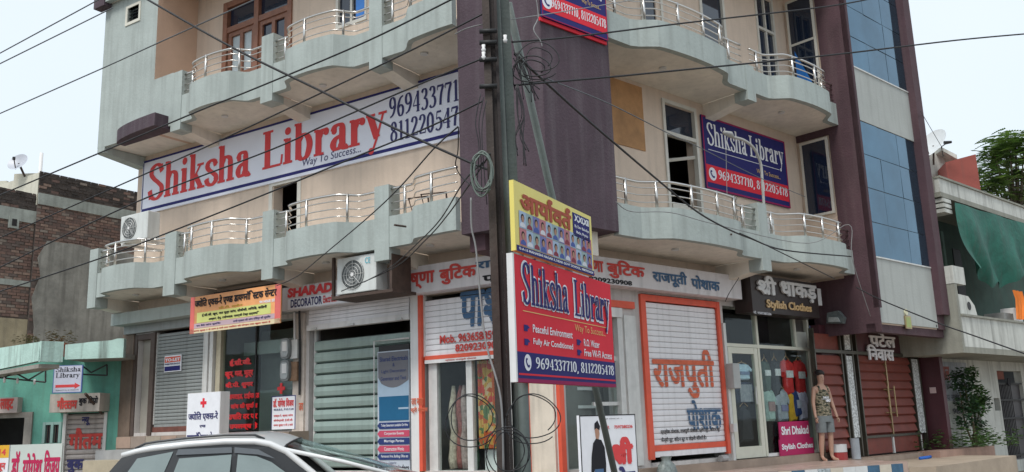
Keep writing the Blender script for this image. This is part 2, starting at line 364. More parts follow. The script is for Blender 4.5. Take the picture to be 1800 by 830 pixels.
mb.add([(p.x, -p.y, z) for z in (0, 13) for p in (a0, b0, b0+nn, a0+nn)], [(0, 1, 2, 3), (7, 6, 5, 4), (0, 4, 5, 1), (1, 5, 6, 2), (2, 6, 7, 3), (3, 7, 4, 0)]); part(mb, 'back_wall', m_beige)
for fr_, s0, s1 in ((A, -10.9, -1.2), (B, 1.3, 11.1)):
    mb = MB(fr_); mb.box(s0, s1, -3.1, -3, .9, 12.9); part(mb, 'inner_wall', m_room)
# left facade wall
TOPZ = 13.0
mb = MB(A); wall(mb, -11.1, 0, 4.0, TOPZ, -.25, 0, [(-6.5, -5.72, 4.8, 6.72), (-8.2, -6.06, 8.3, 11.2), (-4.75, -3.98, 9.67, 11.3)]); part(mb, 'wall', m_beige)
# right facade wall
mb = MB(B); wall(mb, 0, 11.3, 4.0, TOPZ, -.25, 0, [(3.22, 4.2, 4.8, 7.7), (4.72, 5.5, 8.3, 11.0), (6.85, 7.5, 8.3, 11.1), (2.75, 3.2, 9.2, 11)]); part(mb, 'wall', m_beige)
# ground floor wall, left facade
mb = MB(A); wall(mb, -11.1, 0, .0, 4.0, -.3, 0, [(-10.75, -10.27, 1.8, 3.9), (-10.2, -8.5, 1.8, 4.0), (-8.25, -5.8, 1.75, 3.9), (-5.42, -2.9, 1.0, 4.0), (-2.66, -.5, 1.0, 4.0)]); part(mb, 'wall', mat('shop_wall_paint', (.55, .52, .5), .85, .1, 2, .25, 25, streak=.4))
mb = MB(B); wall(mb, 0, 7.75, .0, 4.0, -.3, 0, [(.12, 1.55, 1.0, 3.72), (2.2, 4.43, 1.0, 3.92), (4.62, 7.72, .93, 3.85)]); part(mb, 'wall', MATS['shop_wall_paint'])
for fr_, ss in ((A, (-8.37, -5.62, -2.78, -.25)), (B, (1.9, 4.53, 7.8))):
    for s_ in ss:
        mb = MB(fr_); mb.box(s_-.06, s_+.06, -3, -.3, .9, 4.5); part(mb, 'partition_wall', m_room)
# corner pillar at the ground
mb = MB(A); mb.box(-.46, -.02, 0, .06, .9, 4.0); part(mb, 'pillar', mat('cream_pillar', (.66, .58, .48), .8, .12, 2, .2, streak=.35))
mb = MB(A); mb.box(-.56, -.46, 0, .075, .9, 4.0); part(mb, 'painted_stripe', m_orange)
mb = MB(B); mb.box(.0, .1, .0, .075, .9, 3.8); part(mb, 'painted_stripe', m_orange)
# ---------------------------------------------------------------- balconies
def plan(s0, s1, o0, amp, k0=0, k1=1):
    """plan curve of a balcony front between two posts"""
    out = []; N_ = 28
    for i in range(N_+1):
        t = k0+(k1-k0)*i/N_
        def sm(x): x = max(0, min(1, x)); return x*x*(3-2*x)
        o = o0+amp*.75*(sm((t-.14)/.13)-sm((t-.73)/.13))+amp*.25*math.sin(math.pi*max(0, min(1, (t-.2)/.6)))
        out.append((s0+(s1-s0)*i/N_, o))
    return out
def balcony(fr, s0, s1, o0, zb, zt, zr, amp=.36, k0=0, k1=1, label=None, flip=False):
    pc = plan(s0, s1, o0, amp, k0, k1)
    rt = empty('balcony', fr.pt((s0+s1)/2, 0, zb)-K, label); rt.parent = bld
    mb = MB(fr); n = len(pc)
    P_ = [(a, o, z) for z in (zb, zt) for a, o in pc]+[(a, o-.12, z) for z in (zb, zt) for a, o in pc]
    fc = []
    for i in range(n-1):
        fc += [(i, i+1, n+i+1, n+i), (2*n+i, 3*n+i, 3*n+i+1, 2*n+i+1), (n+i, n+i+1, 3*n+i+1, 3*n+i), (i, 2*n+i, 2*n+i+1, i+1)]
    fc += [(0, n, 3*n, 2*n), (n-1, 3*n-1, 4*n-1, 2*n-1)]
    mb.add(P_, fc); mb.build('parapet', m_band, rt)
    mb = MB(fr); mb.slab([(s0, 0.001)]+[(a, o-.10) for a, o in pc]+[(s1, .001)], zb+.006, zb+.14); mb.build('slab', m_soffit, rt)
    hs = [(zr, .024)]+[(zt+(zr-zt)*q, .011) for q in (.22, .5, .78)]
    for z, r in hs:
        mb = MB(fr); mb.tube([(a, o-.06, z) for a, o in pc], r, 6); mb.build('rail' if r > .02 else 'rail_bar', m_steel, rt, smooth=True)
    L_ = s1-s0; nb = max(2, round(L_/.72))
    for k in range(nb):
        i = min(n-1, max(0, round((k+.35)/nb*(n-1)))); a, o = pc[i]
        mb = MB(fr); mb.tube([(a, o-.06, zt-.02), (a, o-.06, zr+.02)], .027, 8); mb.build('baluster', m_steel, rt, smooth=True)
    mb = MB(fr); a, o = (s0+s1)/2-.2, .75; mb.cyl(0, 0, .001, 0, 0.001, 4)
    mb = MB(fr); mb.slab([(a+.07*math.cos(q*.628), o+.07*math.sin(q*.628)) for q in range(10)], zb-.025, zb+.006); mb.build('ceiling_lamp', m_alu, rt)
    return rt
def post(fr, s0, s1, o1, z0, z1, zr, dz=None, m=None):
    mb = MB(fr); mb.box(s0, s1, o1-.28, o1+.012, z0, z1); part(mb, 'parapet_post', m or m_band)
    # beam under the slab running back to the wall
    mb = MB(fr); mb.add([(a, o, z) for a in (s0+.004, s1-.004) for o, z in ((0, z0-.12), (o1-.29, z0+.0), (o1-.29, zr), (0, zr))], [(0, 1, 2, 3), (7, 6, 5, 4), (0, 4, 5, 1), (1, 5, 6, 2), (2, 6, 7, 3), (3, 7, 4, 0)]); part(mb, 'cantilever_beam', m_soffit)
OA, OB = 1.05, 1.05
# left facade, first floor
for s0, s1 in ((-10.82, -8.5), (-8.14, -5.6), (-5.3, -2.82)): balcony(A, s0, s1, OA, 4.70, 5.23, 5.72)
balcony(A, -2.5, -.84, OA, 4.70, 5.23, 5.72, k1=.55)
for s0, s1 in ((-11.12, -10.82), (-8.5, -8.14), (-5.6, -5.3), (-2.82, -2.5)): post(A, s0, s1, OA, 4.49, 5.79, 4.7)
# left facade, second floor
for s0, s1 in ((-8.18, -5.75), (-5.42, -2.94)): balcony(A, s0, s1, OA, 8.12, 8.72, 9.2)
balcony(A, -2.64, -.84, OA, 8.12, 8.72, 9.2, k1=.55)
for s0, s1 in ((-5.75, -5.42), (-2.94, -2.64)): post(A, s0, s1, OA, 7.97, 9.36, 8.12)
post(A, -8.5, -8.18, OA, 7.97, 9.28, 8.12)
mb = MB(A); mb.box(-9.15, -8.5, OA-.12, OA, 8.12, 9.3); part(mb, 'parapet', m_band)
mb = MB(A); mb.box(-9.15, -8.5, .001, OA-.12, 8.12, 8.3); part(mb, 'slab', m_soffit)
# projecting room at the left end of the second floor
mb = MB(A); wall(mb, -11.12, -9.15, 8.12, 11.6, OA-.14, OA, [(-10.25, -9.83, 10.93, 11.28)]); part(mb, 'projecting_room_wall', m_band)
mb = MB(A); mb.box(-11.12, -10.98, 0, OA-.14, 8.12, 11.6); part(mb, 'projecting_room_wall', m_band)
mb = MB(A); mb.box(-9.27, -9.15, 0, OA-.14, 8.12, 11.6); part(mb, 'projecting_room_wall', m_pink)
mb = MB(A); mb.box(-9.162, -9.148, OA-.14, OA-.002, 9.3, 11.6); part(mb, 'projecting_room_wall', m_pink)
mb = MB(A); mb.box(-10.98, -9.27, .001, OA-.14, 8.13, 8.3); part(mb, 'slab', m_soffit)
mb = MB(A); mb.add([(a, o, z) for a in (-11.116, -10.85) for o, z in ((0, 7.86), (OA-.002, 7.99), (OA-.002, 8.12), (0, 8.12))], [(0, 1, 2, 3), (7, 6, 5, 4), (0, 4, 5, 1), (1, 5, 6, 2), (2, 6, 7, 3), (3, 7, 4, 0)]); part(mb, 'cantilever_beam', m_band)
vt = empty('ventilator', A.pt(-10.04, OA, 10.93)-K); vt.parent = bld
mb = MB(A); mb.box(-10.32, -10.25, OA-.1, OA+.02, 10.86, 11.34); mb.box(-9.83, -9.77, OA-.1, OA+.02, 10.86, 11.34); mb.box(-10.25, -9.83, OA-.1, OA+.02, 10.86, 10.93); mb.box(-10.25, -9.83, OA-.1, OA+.02, 11.28, 11.34); mb.build('frame', mat('cream_frame', (.62, .6, .52), .7), vt)
mb = MB(A); mb.rect(-10.25, -9.83, 10.93, 11.28, OA-.13); mb.build('backing', m_dark, vt)
for k in range(4):
    z = 10.96+k*.085; mb = MB(A); mb.add([(-10.25, OA-.1, z+.06), (-9.83, OA-.1, z+.06), (-9.83, OA-.02, z), (-10.25, OA-.02, z)], [(0, 1, 2, 3)]); mb.add([(-10.25, OA-.1, z+.07), (-9.83, OA-.1, z+.07), (-9.83, OA-.02, z+.012), (-10.25, OA-.02, z+.012)], [(0, 1, 2, 3)]); mb.build('louvre', m_frost, vt)
# curved purple drop below the projecting room
la, lb = A.px(209, 236, 1.06)[0], A.px(273, 216, 1.36)[0]; arc = [(lb+(la-lb)*math.cos(math.pi*.5*k/10), 1.06+.32*math.sin(math.pi*.5*k/10)) for k in range(11)]
mb = MB(A); mb.slab([(arc[0][0], .9)]+arc+[(arc[-1][0], .9)], 8.06, 8.34); part(mb, 'curved_lip', m_purpleB)
# third floor slab edge just at the top
mb = MB(A); mb.slab([(-11.3, 0.001), (-11.3, 1.2), (-.84, 1.2), (-.84, .001)], 11.6, 11.85); part(mb, 'slab', m_soffit)
mb = MB(A); mb.box(-11.31, -10.9, 1.05, 1.25, 11.5, 12.4); part(mb, 'parapet_post', m_purpleB)
mb = MB(A); mb.box(-10.9, -.84, 1.1, 1.22, 11.58, 12.3); part(mb, 'parapet', m_band)
# right facade
balcony(B, .5, 4.49, OB, 4.6, 5.12, 5.56); balcony(B, 4.79, 8.04, OB, 4.6, 5.12, 5.56)
post(B, 4.49, 4.79, OB, 4.38, 5.68, 4.6)
balcony(B, .5, 4.5, OB, 7.93, 8.42, 8.88); balcony(B, 4.8, 8.04, OB, 7.93, 8.42, 8.88)
post(B, 4.5, 4.8, OB, 7.74, 8.48, 7.93)
mb = MB(B); mb.slab([(.5, 0.001), (.5, 1.2), (8.0, 1.2), (8.0, .001)], 11.3, 11.5); part(mb, 'slab', m_soffit)
# purple corner column
def poly_world(mb, pts, z0, z1):
    n = len(pts); P_ = [(p.x, -p.y, z) for z in (z0, z1) for p in pts]
    mb.add(P_, [tuple(range(n)), tuple(range(2*n-1, n-1, -1))]+[(i, i+n, (i+1) % n+n, (i+1) % n) for i in range(n)])
mb = MB(); poly_world(mb, [A.pt(-.83, 0, 0), A.pt(-.83, 1.28, 0), corner(1.28, 1.05), B.pt(.5, 1.052, 0), B.pt(.5, 0, 0), K], 4.64, TOPZ); part(mb, 'corner_column', m_purpleB)
mb = MB(A); mb.box(-.79, -.5, 0, 1.12, 4.38, 4.64); part(mb, 'beam_end', m_purple)
mb = MB(A); mb.box(-.5, .25, 0, 1.0, 4.3, 4.64); part(mb, 'beam_end', m_soffit)
mb = MB(B); mb.box(-.3, .22, 0, .85, 4.26, 4.64); part(mb, 'beam_end', m_soffit)
# ---------------------------------------------------------------- openings upstairs
def window(fr, s0, s1, z0, z1, o, fm, pm, cols=1, transom=None, fw=.07, name='window', panes=True, dp=.1):
    wd = empty(name, fr.pt((s0+s1)/2, o, z0)-K); wd.parent = bld
    mb = MB(fr); mb.box(s0, s0+fw, o-dp, o, z0, z1); mb.box(s1-fw, s1, o-dp, o, z0, z1); mb.box(s0+fw, s1-fw, o-dp, o, z1-fw, z1); mb.box(s0+fw, s1-fw, o-dp, o, z0, z0+fw)
    zs = [z0+fw, z1-fw]
    if transom: mb.box(s0+fw, s1-fw, o-dp, o-.004, transom-fw/2, transom+fw/2); zs = [z0+fw, transom-fw/2, transom+fw/2, z1-fw]
    for c in range(1, cols):
        x = s0+(s1-s0)*c/cols; mb.box(x-fw*.4, x+fw*.4, o-dp+.01, o-.008, z0+fw, z1-fw)
    mb.build('frame', fm, wd)
    if panes:
        for j in range(0, len(zs), 2):
            for c in range(cols):
                x0, x1 = s0+(s1-s0)*c/cols, s0+(s1-s0)*(c+1)/cols
                p = MB(fr); p.box(x0+fw*.35, x1-fw*.35, o-dp*.7, o-dp*.7+.012, zs[j]-.005, zs[j+1]+.005); p.build('pane', pm, wd)
    return wd
m_wframe = mat('window_frame_cream', (.6, .58, .52), .5, .08, 5, 0)
window(A, -6.62, -5.7, 4.8, 6.76, .02, m_wframe, m_dark, fw=.1, panes=False, name='door_frame')
mb = MB(A); mb.rect(-6.5, -5.72, 4.8, 6.7, -.9); part(mb, 'dark_room_sheet', m_dark)  # dark sheet stands in for the shade of the room behind
window(A, -4.78, -3.95, 9.62, 11.3, .02, m_wframe, m_darkglass, cols=2)
mb = MB(A); mb.box(-4.22, -4.0, .0, .025, 9.7, 11.2); part(mb, 'blue_pane_patch', mat('bright_blue_patch', (.03, .2, .62), .15, .15, 2, 0))  # bright blue patch over part of the right pane
# wooden double door
wdoor = empty('wooden_door', A.pt(-7.1, 0, 8.3)-K); wdoor.parent = bld
mb = MB(A)
for x0, x1 in ((-8.22, -8.08), (-6.16, -6.04), (-7.2, -7.06)): mb.box(x0, x1, -.1, .04, 8.3, 11.2)
mb.box(-8.08, -6.16, -.1, .035, 11.06, 11.2); mb.box(-8.08, -6.16, -.1, .03, 10.45, 10.58); mb.build('frame', m_wood, wdoor)
for x0, x1 in ((-8.06, -7.2), (-7.06, -6.18)):
    mb = MB(A); xm = (x0+x1)/2
    for a, b in ((x0, x0+.1), (xm-.05, xm+.05), (x1-.1, x1)): mb.box(a, b, -.08, .0, 8.3, 10.45)
    mb.box(x0+.1, xm-.05, -.08, -.003, 8.3, 8.5); mb.box(xm+.05, x1-.1, -.08, -.003, 8.3, 8.5); mb.box(x0+.1, xm-.05, -.08, -.003, 9.35, 9.45); mb.box(xm+.05, x1-.1, -.08, -.003, 9.35, 9.45); mb.box(x0+.1, xm-.05, -.08, -.003, 10.35, 10.45); mb.box(xm+.05, x1-.1, -.08, -.003, 10.35, 10.45)
    mb.build('leaf', m_wood, wdoor)
    for a, b in ((x0+.1, xm-.05), (xm+.05, x1-.1)):
        for z0, z1 in ((8.5, 9.35), (9.45, 10.35)):
            mb = MB(A); mb.box(a, b, -.06, -.05, z0, z1); mb.build('pane', m_frost if x0 < -7.5 else m_darkglass, wdoor)
    mb = MB(A); mb.box(x0, x1, -.06, -.05, 10.58, 11.06); mb.build('pane', m_darkglass, wdoor)
# right facade openings
window(B, 3.16, 4.24, 4.8, 7.78, .03, m_wframe, m_darkglass, transom=7.1, fw=.075, panes=False, name='door_frame')
mb = MB(B); mb.box(3.25, 4.16, -.06, -.05, 7.13, 7.7); part(mb, 'transom_pane', m_darkglass)
lf = MB(B); lf.add([(4.13, .0, 5.3), (3.42, .38, 5.3), (3.42, .38, 7.05), (4.13, 0, 7.05)], [(0, 1, 2, 3)]); 
mb = MB(B); mb.rect(3.25, 4.16, 4.8, 7.1, -1.2); part(mb, 'dark_room_sheet', m_dark)  # near-black sheet, shade of the unlit room put into its colour
mb = MB(B); mb.box(3.25, 4.1, -.04, 0., 5.58, 5.7); mb.box(3.25, 3.7, .01, .05, 5.25, 5.72); mb.tube([(3.3, -.3, 6.6), (4.1, .0, 6.75)], .035, 5); part(mb, 'open_casement_frame', m_wframe)
window(B, 4.66, 5.56, 8.3, 11.1, .03, m_wframe, m_darkglass, fw=.08)
window(B, 6.8, 7.55, 8.3, 11.2, .03, m_wframe, m_darkglass, cols=2, transom=10.3, fw=.06)
window(B, 2.72, 3.4, 8.3, 11.1, .03, m_wframe, m_darkglass, fw=.07)
mb = MB(B); mb.box(1.62, 2.58, .0, .02, 6.6, 7.85); part(mb, 'plywood_patch', mat('plywood', (.42, .22, .09), .7, .25, 2.5, .2))
# ---------------------------------------------------------------- projecting glass bay
S0, S1 = 8.05, 11.25; OF = 1.42
mb = MB(B); mb.box(S0+.01, S1, .0, OF-.04, 3.52, TOPZ); part(mb, 'bay_wall', m_beige)
def side(mb, o0, o1, z0, z1, t=.02): mb.box(S0-t, S0+.008, o0, o1, z0, z1)
mb = MB(B); side(mb, .80, OF+.07, 3.35, TOPZ, .03); mb.box(S0-.03, S0+.10, OF-.04, OF+.07, 3.85, TOPZ); part(mb, 'purple_column', m_purple)
mb = MB(B); side(mb, 0.0, .80, 3.35, 4.55, .028); part(mb, 'purple_side_beam', m_purple)
mb = MB(B); side(mb, .0, .8, 7.78, 8.3, .028); part(mb, 'purple_side_beam', m_purple)
mb = MB(B); mb.box(S0-.03, S1+.05, OF-.25, OF-.05, 3.35, 3.53); mb.box(S1-.3, S1+.0, OF-.2, OF+.02, 3.52, 3.85); part(mb, 'purple_beam', m_purple)
mb = MB(B); mb.box(S1-.32, S1+.03, OF-.04, OF+.16, 3.85, TOPZ); part(mb, 'purple_column', m_purple)
SB = Fr(B.pt(S0-.03, 0, 0), TB-math.pi/2)     # side face of the bay: s runs from the wall (negative) to the front; origin at the wall
def sidewin(z0, z1, transom=None, tilt=False):
    f2 = Fr(B.pt(S0-.02, 0, 0), TB-math.pi/2); return window(f2, .08, .76, z0, z1, .035, m_wframe, m_darkglass, transom=transom, fw=.055, dp=.03)
sidewin(5.3+.7, 7.74); sidewin(8.5, 11.2, 10.1)
f2 = Fr(B.pt(S0-.02, 0, 0), TB-math.pi/2); mb = MB(f2); mb.add([(.2, .03, 9.95), (.2, .03, 9.2), (.62, .03, 8.6), (.55, .03, 9.1)], [(0, 1, 2, 3)]); part(mb, 'blue_pane_patch', MATS['bright_blue_patch'])  # slanting bright blue patch on the side window
for z0, z1 in ((3.55, 4.93), (8.0, 9.22), (12.2, TOPZ)):
    mb = MB(B); mb.box(S0+.10, S1-.32, OF-.06, OF, z0, z1); part(mb, 'bay_panel', m_band2)
    mb = MB(B); mb.box(S0+.11, S1-.33, OF-.05, OF+.02, z1, z1+.03); part(mb, 'bay_sill', m_alu)
for z0, z1 in ((4.96, 7.995), (9.25, 12.195)):
    mb = MB(B); mb.rect(S0+.10, S1-.32, z0, z1, OF-.025); part(mb, 'mullion', m_mull)
    nc, nr = 3, (4 if z0 < 6 else 4); W_ = (S1-.32-S0-.10)/nc; H_ = (z1-z0)/nr
    for c in range(nc):
        for r_ in range(nr):
            x0 = S0+.10+c*W_; mb = MB(B); tl = random.uniform(-.006, .006); tz = random.uniform(-.006, .006)
            mb.add([(x0+.008, OF-.014+tl, z0+r_*H_+.008), (x0+W_-.008, OF-.014-tl, z0+r_*H_+.008), (x0+W_-.008, OF-.014-tl+tz, z0+(r_+1)*H_-.008), (x0+.008, OF-.014+tl+tz, z0+(r_+1)*H_-.008)], [(0, 1, 2, 3)]); part(mb, 'bay_pane', m_blueglass)
# ---------------------------------------------------------------- platforms and steps (setting)
pav = MB(B); pav.slab([(-.2, -.02), (.5, .05), (1.7, .3), (4.64, 1.16), (7.28, 2.04), (7.5, 1.95), (7.5, -.02)], 0, ZP)
pv = struct(pav.build('pavement', m_paver))
mb = MB(B); mb.slab([(.1, 0.002), (.1, .10), (7.74, .22), (7.74, .002)], ZP, .93); mb.build('threshold_step', m_stone, pv)
def edge_tiles():
    cols = [mat('tile_blue', (.05, .12, .2), .15, .3, 8, 0), mat('tile_white', (.6, .62, .62), .15, .08, 5, 0), mat('tile_cream', (.55, .5, .42), .15, .1, 5, 0), mat('tile_patterned', (.35, .4, .42), .15, .6, 30, 0)]
    p0, p1 = (1.7, .3), (7.28, 2.04); L_ = math.hypot(p1[0]-p0[0], p1[1]-p0[1]); ux, uo = (p1[0]-p0[0])/L_, (p1[1]-p0[1])/L_; nx, no = -uo, ux
    k = 0; x = .02
    while x < L_-.3:
        for j in range(2):
            z0 = ZP-.02-.3*(j+1); c = cols[[0, 1, 1, 2, 3, 1, 0, 2][(k*3+j*5) % 8]]
            mb = MB(B); q = [(p0[0]+ux*(x+dx)+nx*d, p0[1]+uo*(x+dx)+no*d) for dx, d in ((0.004, .0), (.296, .0), (.296, .012), (.004, .012))]
            mb.slab(q, z0+.004, z0+.296); mb.build('tile', c, pv)
        x += .3; k += 1
edge_tiles()
# polished slabs on the platform top
for i in range(12):
    for j in range(2):
        x0 = 1.9+i*.47; lim = .3+(x0-1.7)*.31; y0 = .24+j*.62
        if y0+.60 < lim-.02 or j == 0 and lim > .6:
            mb = MB(B); mb.box(x0+.003, x0+.467, y0, min(y0+.6, lim-.03), ZP, ZP+.008); mb.build('floor_tile', m_paver, pv)
fl = MB(B); fl.slab([(7.5, -.3), (7.5, 1.95), (7.9, 2.3), (12.3, 2.2), (12.3, -.3)], 0, .66); pv2 = struct(fl.build('pavement', mat('sandstone', (.36, .29, .22), .7, .2, 1.5, .2)))
mb = MB(B); mb.box(7.76, 11.95, .0, .62, .66, .78); mb.build('gate_step', m_stone, pv2)
# stepped stone plinth at the left shops
pL = A.px(205, 766, .62)[0]; pL2 = A.px(168, 790, 1.15)[0]; pL3 = A.px(146, 812, 1.6)[0]
pa = MB(A); pa.slab([(-11.2, .0), (pL, .62), (-5.4, .5), (-5.4, .0)], 0, 1.73); pl = struct(pa.build('pavement', m_stone))
mb = MB(A); mb.slab([(pL2, .62), (pL2, 1.15), (-7.4, 1.1), (-7.4, .62)], 0, A.px(180, 792, 1.15)[1]); mb.build('step', mat('grey_stone', (.33, .33, .33), .7, .15, 3, .1), pl)
mb = MB(A); mb.slab([(pL3, 1.15), (pL3, 1.6), (-7.4, 1.55), (-7.4, 1.15)], 0, A.px(180, 810, 1.6)[1]); mb.build('step', mat('ochre_stone', (.42, .36, .26), .7, .15, 3, .1), pl)
mb = MB(A); mb.slab([(-5.4, .0), (-5.4, .5), (-.2, .35), (-.2, .0)], 0, .98); mb.build('step', m_stone, pl)
for i in range(6):
    x0 = pL+.01+i*.5; mb = MB(A); mb.box(x0+.005, x0+.495, .60, .635, 1.5, 1.72); mb.build('facing_slab', mat('facing_slab_%d' % (i % 3), [(.36, .25, .19), (.28, .22, .18), (.33, .28, .22)][i % 3], .7, .15, 3, .1), pl)
# ---------------------------------------------------------------- rolling shutters
def shutter(fr, s0, s1, z0, z1, o, pitch, m, label=None, prof=.02, guide=m_alu, bottom=None):
    sh = empty('rolling_shutter', fr.pt((s0+s1)/2, o, z0)-K, label); sh.parent = bld
    n = int((z1-z0)/pitch); W_ = (s1-s0)/2; me = bpy.data.meshes.new('slat'); pr = [(.0, .0), (-prof, .12), (-prof*1.15, .5), (-prof*.85, .88), (.0, .955)]
    v = []; 
    for x in (-W_, W_): v += [(x, y, (z)*pitch) for y, z in pr]
    k = len(pr); me.from_pydata(v, [], [(i, i+1, k+i+1, k+i) for i in range(k-1)]); me.materials.append(m)
    for i in range(n): put(me, 'slat', fr, (s0+s1)/2, o, z0+i*pitch, sh)
    mb = MB(fr); mb.rect(s0, s1, z0, z0+n*pitch, o-.004); mb.build('backing', m_black, sh)
    for a, b in ((s0-.06, s0), (s1, s1+.06)): mb = MB(fr); mb.box(a, b, o-.03, o+.035, z0, z1); mb.build('guide_rail', guide, sh)
    if bottom: mb = MB(fr); mb.box(s0+.01, s1-.01, o-.01, o+.03, z0-bottom, z0-.003); mb.build('bottom_bar', m, sh)
    return sh, n
def slattext(ob, z0, pitch, n, gap=.012):
    """break paint on a shutter at the gaps between slats"""
    bm = bmesh.new(); bm.from_mesh(ob.data); zo = wloc(ob).z
    for i in range(n+1):
        zz = z0+i*pitch-zo
        for q in (zz-gap, zz+.002): bmesh.ops.bisect_plane(bm, geom=bm.verts[:]+bm.edges[:]+bm.faces[:], plane_co=(0, 0, q), plane_no=(0, 0, 1))
    kill = [f for f in bm.faces if ((f.calc_center_median().z+zo-z0+gap) % pitch) < gap]
    bmesh.ops.delete(bm, geom=kill, context='FACES'); bm.to_mesh(ob.data); bm.free()
# grey shutter with the to-let notice
shutter(A, -10.12, -8.56, 1.97, 3.95, -.06, .075, m_greyshutter, 'closed grey shutter', bottom=.06)
mb = MB(A); mb.box(-10.16, -8.52, -.08, -.02, 1.78, 1.91); part(mb, 'rusty_sill_plate', mat('rust_brown', (.16, .06, .045), .8, .3, 6, .2))
mb = MB(A); mb.box(-11.28, -10.86, -.2, .05, 1.73, 4.02); part(mb, 'pillar', mat('brown_plaster', (.17, .125, .095), .9, .25, 2.5, .4, streak=.3))
mb = MB(A)
for a, b in ((-10.86, -10.76), (-10.28, -10.14)): mb.box(a, b, -.2, .03, 1.74, 3.95)
mb.box(-10.76, -10.28, -.2, .025, 3.83, 3.95); part(mb, 'side_door_frame', mat('dark_brown_frame', (.09, .065, .055), .7, .2, 5, .1))
mb = MB(A); mb.box(-10.74, -10.3, -.16, -.12, 1.8, 3.83); part(mb, 'side_door', mat('greyish_door', (.34, .32, .28), .6, .1, 3, .05))
mb = MB(A); mb.box(-11.2, -8.0, .0, .42, 4.16, 4.42); part(mb, 'lintel', m_band)
mb = MB(A); mb.box(-11.15, -5.7, .0, .12, 3.98, 4.155); part(mb, 'shutter_housing', m_greyshutter)
mb = MB(A); mb.box(-8.0, -5.9, .0, .2, 4.16, 4.6); part(mb, 'lintel', m_dark)
# x-ray shop glass front
for a, b in ((-8.42, -8.32), (-8.26, -8.16)):
    mb = MB(A); mb.box(a, b, -.1, .05, 1.75, 3.95); part(mb, 'shop_front_post', m_alu)
mb = MB(A); mb.box(-8.14, -5.78, -.1, -.09, 1.78, 3.92); part(mb, 'shop_window', g_clear)
mb = MB(A); mb.box(-8.14, -8.0, -.14, -.02, 1.76, 3.92); part(mb, 'shop_front_post', mat('beige_post', (.5, .45, .33), .6))
mb = MB(A); mb.box(-7.0, -6.97, -.09, -.06, 1.78, 3.92); part(mb, 'glass_joint', m_dark)
mb = MB(A); mb.box(-8.2, -5.8, -1.3, -1.28, 1.7, 3.9); part(mb, 'brightening_board', mat('brightening_board_pale', (.34, .38, .36), .5, .2, 1))  # pale board added to brighten what shows through the glass
mb = MB(A); mb.box(-8.2, -5.8, -.9, -.8, 3.35, 3.62); part(mb, 'inner_signboard', mat('inner_green_board', (.42, .5, .46), .5, .1, 2))
mb = MB(A); mb.box(-7.9, -7.2, -1.6, -1.0, 1.75, 2.6); part(mb, 'inner_counter', mat('inner_green_board', (.25, .3, .28)))
# meter pillar
mb = MB(A); mb.box(-5.8, -5.5, -.05, .05, .98, 3.95); part(mb, 'pillar', mat('rust_stained_white_pillar', (.55, .48, .42), .85, .22, 4, .3, streak=.45))
mb = MB(A); mb.tube([(-5.73, .08, 3.4), (-5.74, .09, 3.95), (-5.72, .12, 4.3)], .02, 6); part(mb, 'conduit', m_white)
mb = MB(A); mb.tube([(-5.58, .08, 2.4), (-5.58, .09, 3.3), (-5.6, .10, 4.1)], .022, 6); part(mb, 'conduit', m_dark)
for i, z in enumerate((3.12, 2.70)):
    mt_ = empty('electricity_meter', A.pt(-5.82, .06, z), ['upper round-cornered clear electricity meter on the stained pillar', 'lower round-cornered clear electricity meter with rusty back box on the stained pillar'][i], 'meter', 'electricity meters on the pillar')
    mb = MB(A); mb.box(-5.80, -5.6, .06, .14, z-.03, z+.33); mb.build('back_box', m_alu if i == 0 else mat('rusty_box', (.25, .15, .09), .8, .35, 8), mt_)
    pz = [(-5.87+.125*(math.copysign(abs(math.cos(q*.314))**.5, math.cos(q*.314))), z+.17+.2*math.copysign(abs(math.sin(q*.314))**.6, math.sin(q*.314))) for q in range(20)]
    mb = MB(A); mb.prism(pz, .1, .2); mb.build('housing', mat('meter_grey', (.16, .17, .17), .3, .2, 9, 0), mt_)
    pz2 = [(-5.87+(a+5.87)*.8, z+.17+(q-z-.17)*.8) for a, q in pz]
    mb = MB(A); mb.prism(pz2, .2, .215); mb.build('window', mat('meter_clear', (.34, .36, .36), .1, .2, 20, 0), mt_)
    mb = MB(A); mb.box(-5.92, -5.8, .215, .222, z+.12, z+.3); mb.build('dial_plate', m_white, mt_)
# green-grey wide shutter (half height curtain of deep slats) and its white housing
sh, n = shutter(A, -5.34, -2.95, 1.05, 3.62, -.14, .215, m_greenshutter, 'wide grey green shutter of deep slats', prof=.075)
mb = MB(A); mb.box(-5.42, -2.9, -.05, .08, 3.6, 3.7); part(mb, 'housing_lip', m_white)
for i in range(5): mb = MB(A); mb.box(-5.40, -2.92, -.04, .05-.004*i, 3.705+i*.07, 3.768+i*.07); part(mb, 'housing_slat', m_whiteshutter)
for a in (-5.2, -4.25, -3.1): mb = MB(A); mb.box(a-.07, a+.07, .08, .12, 3.6, 3.64); part(mb, 'housing_catch', m_alu)
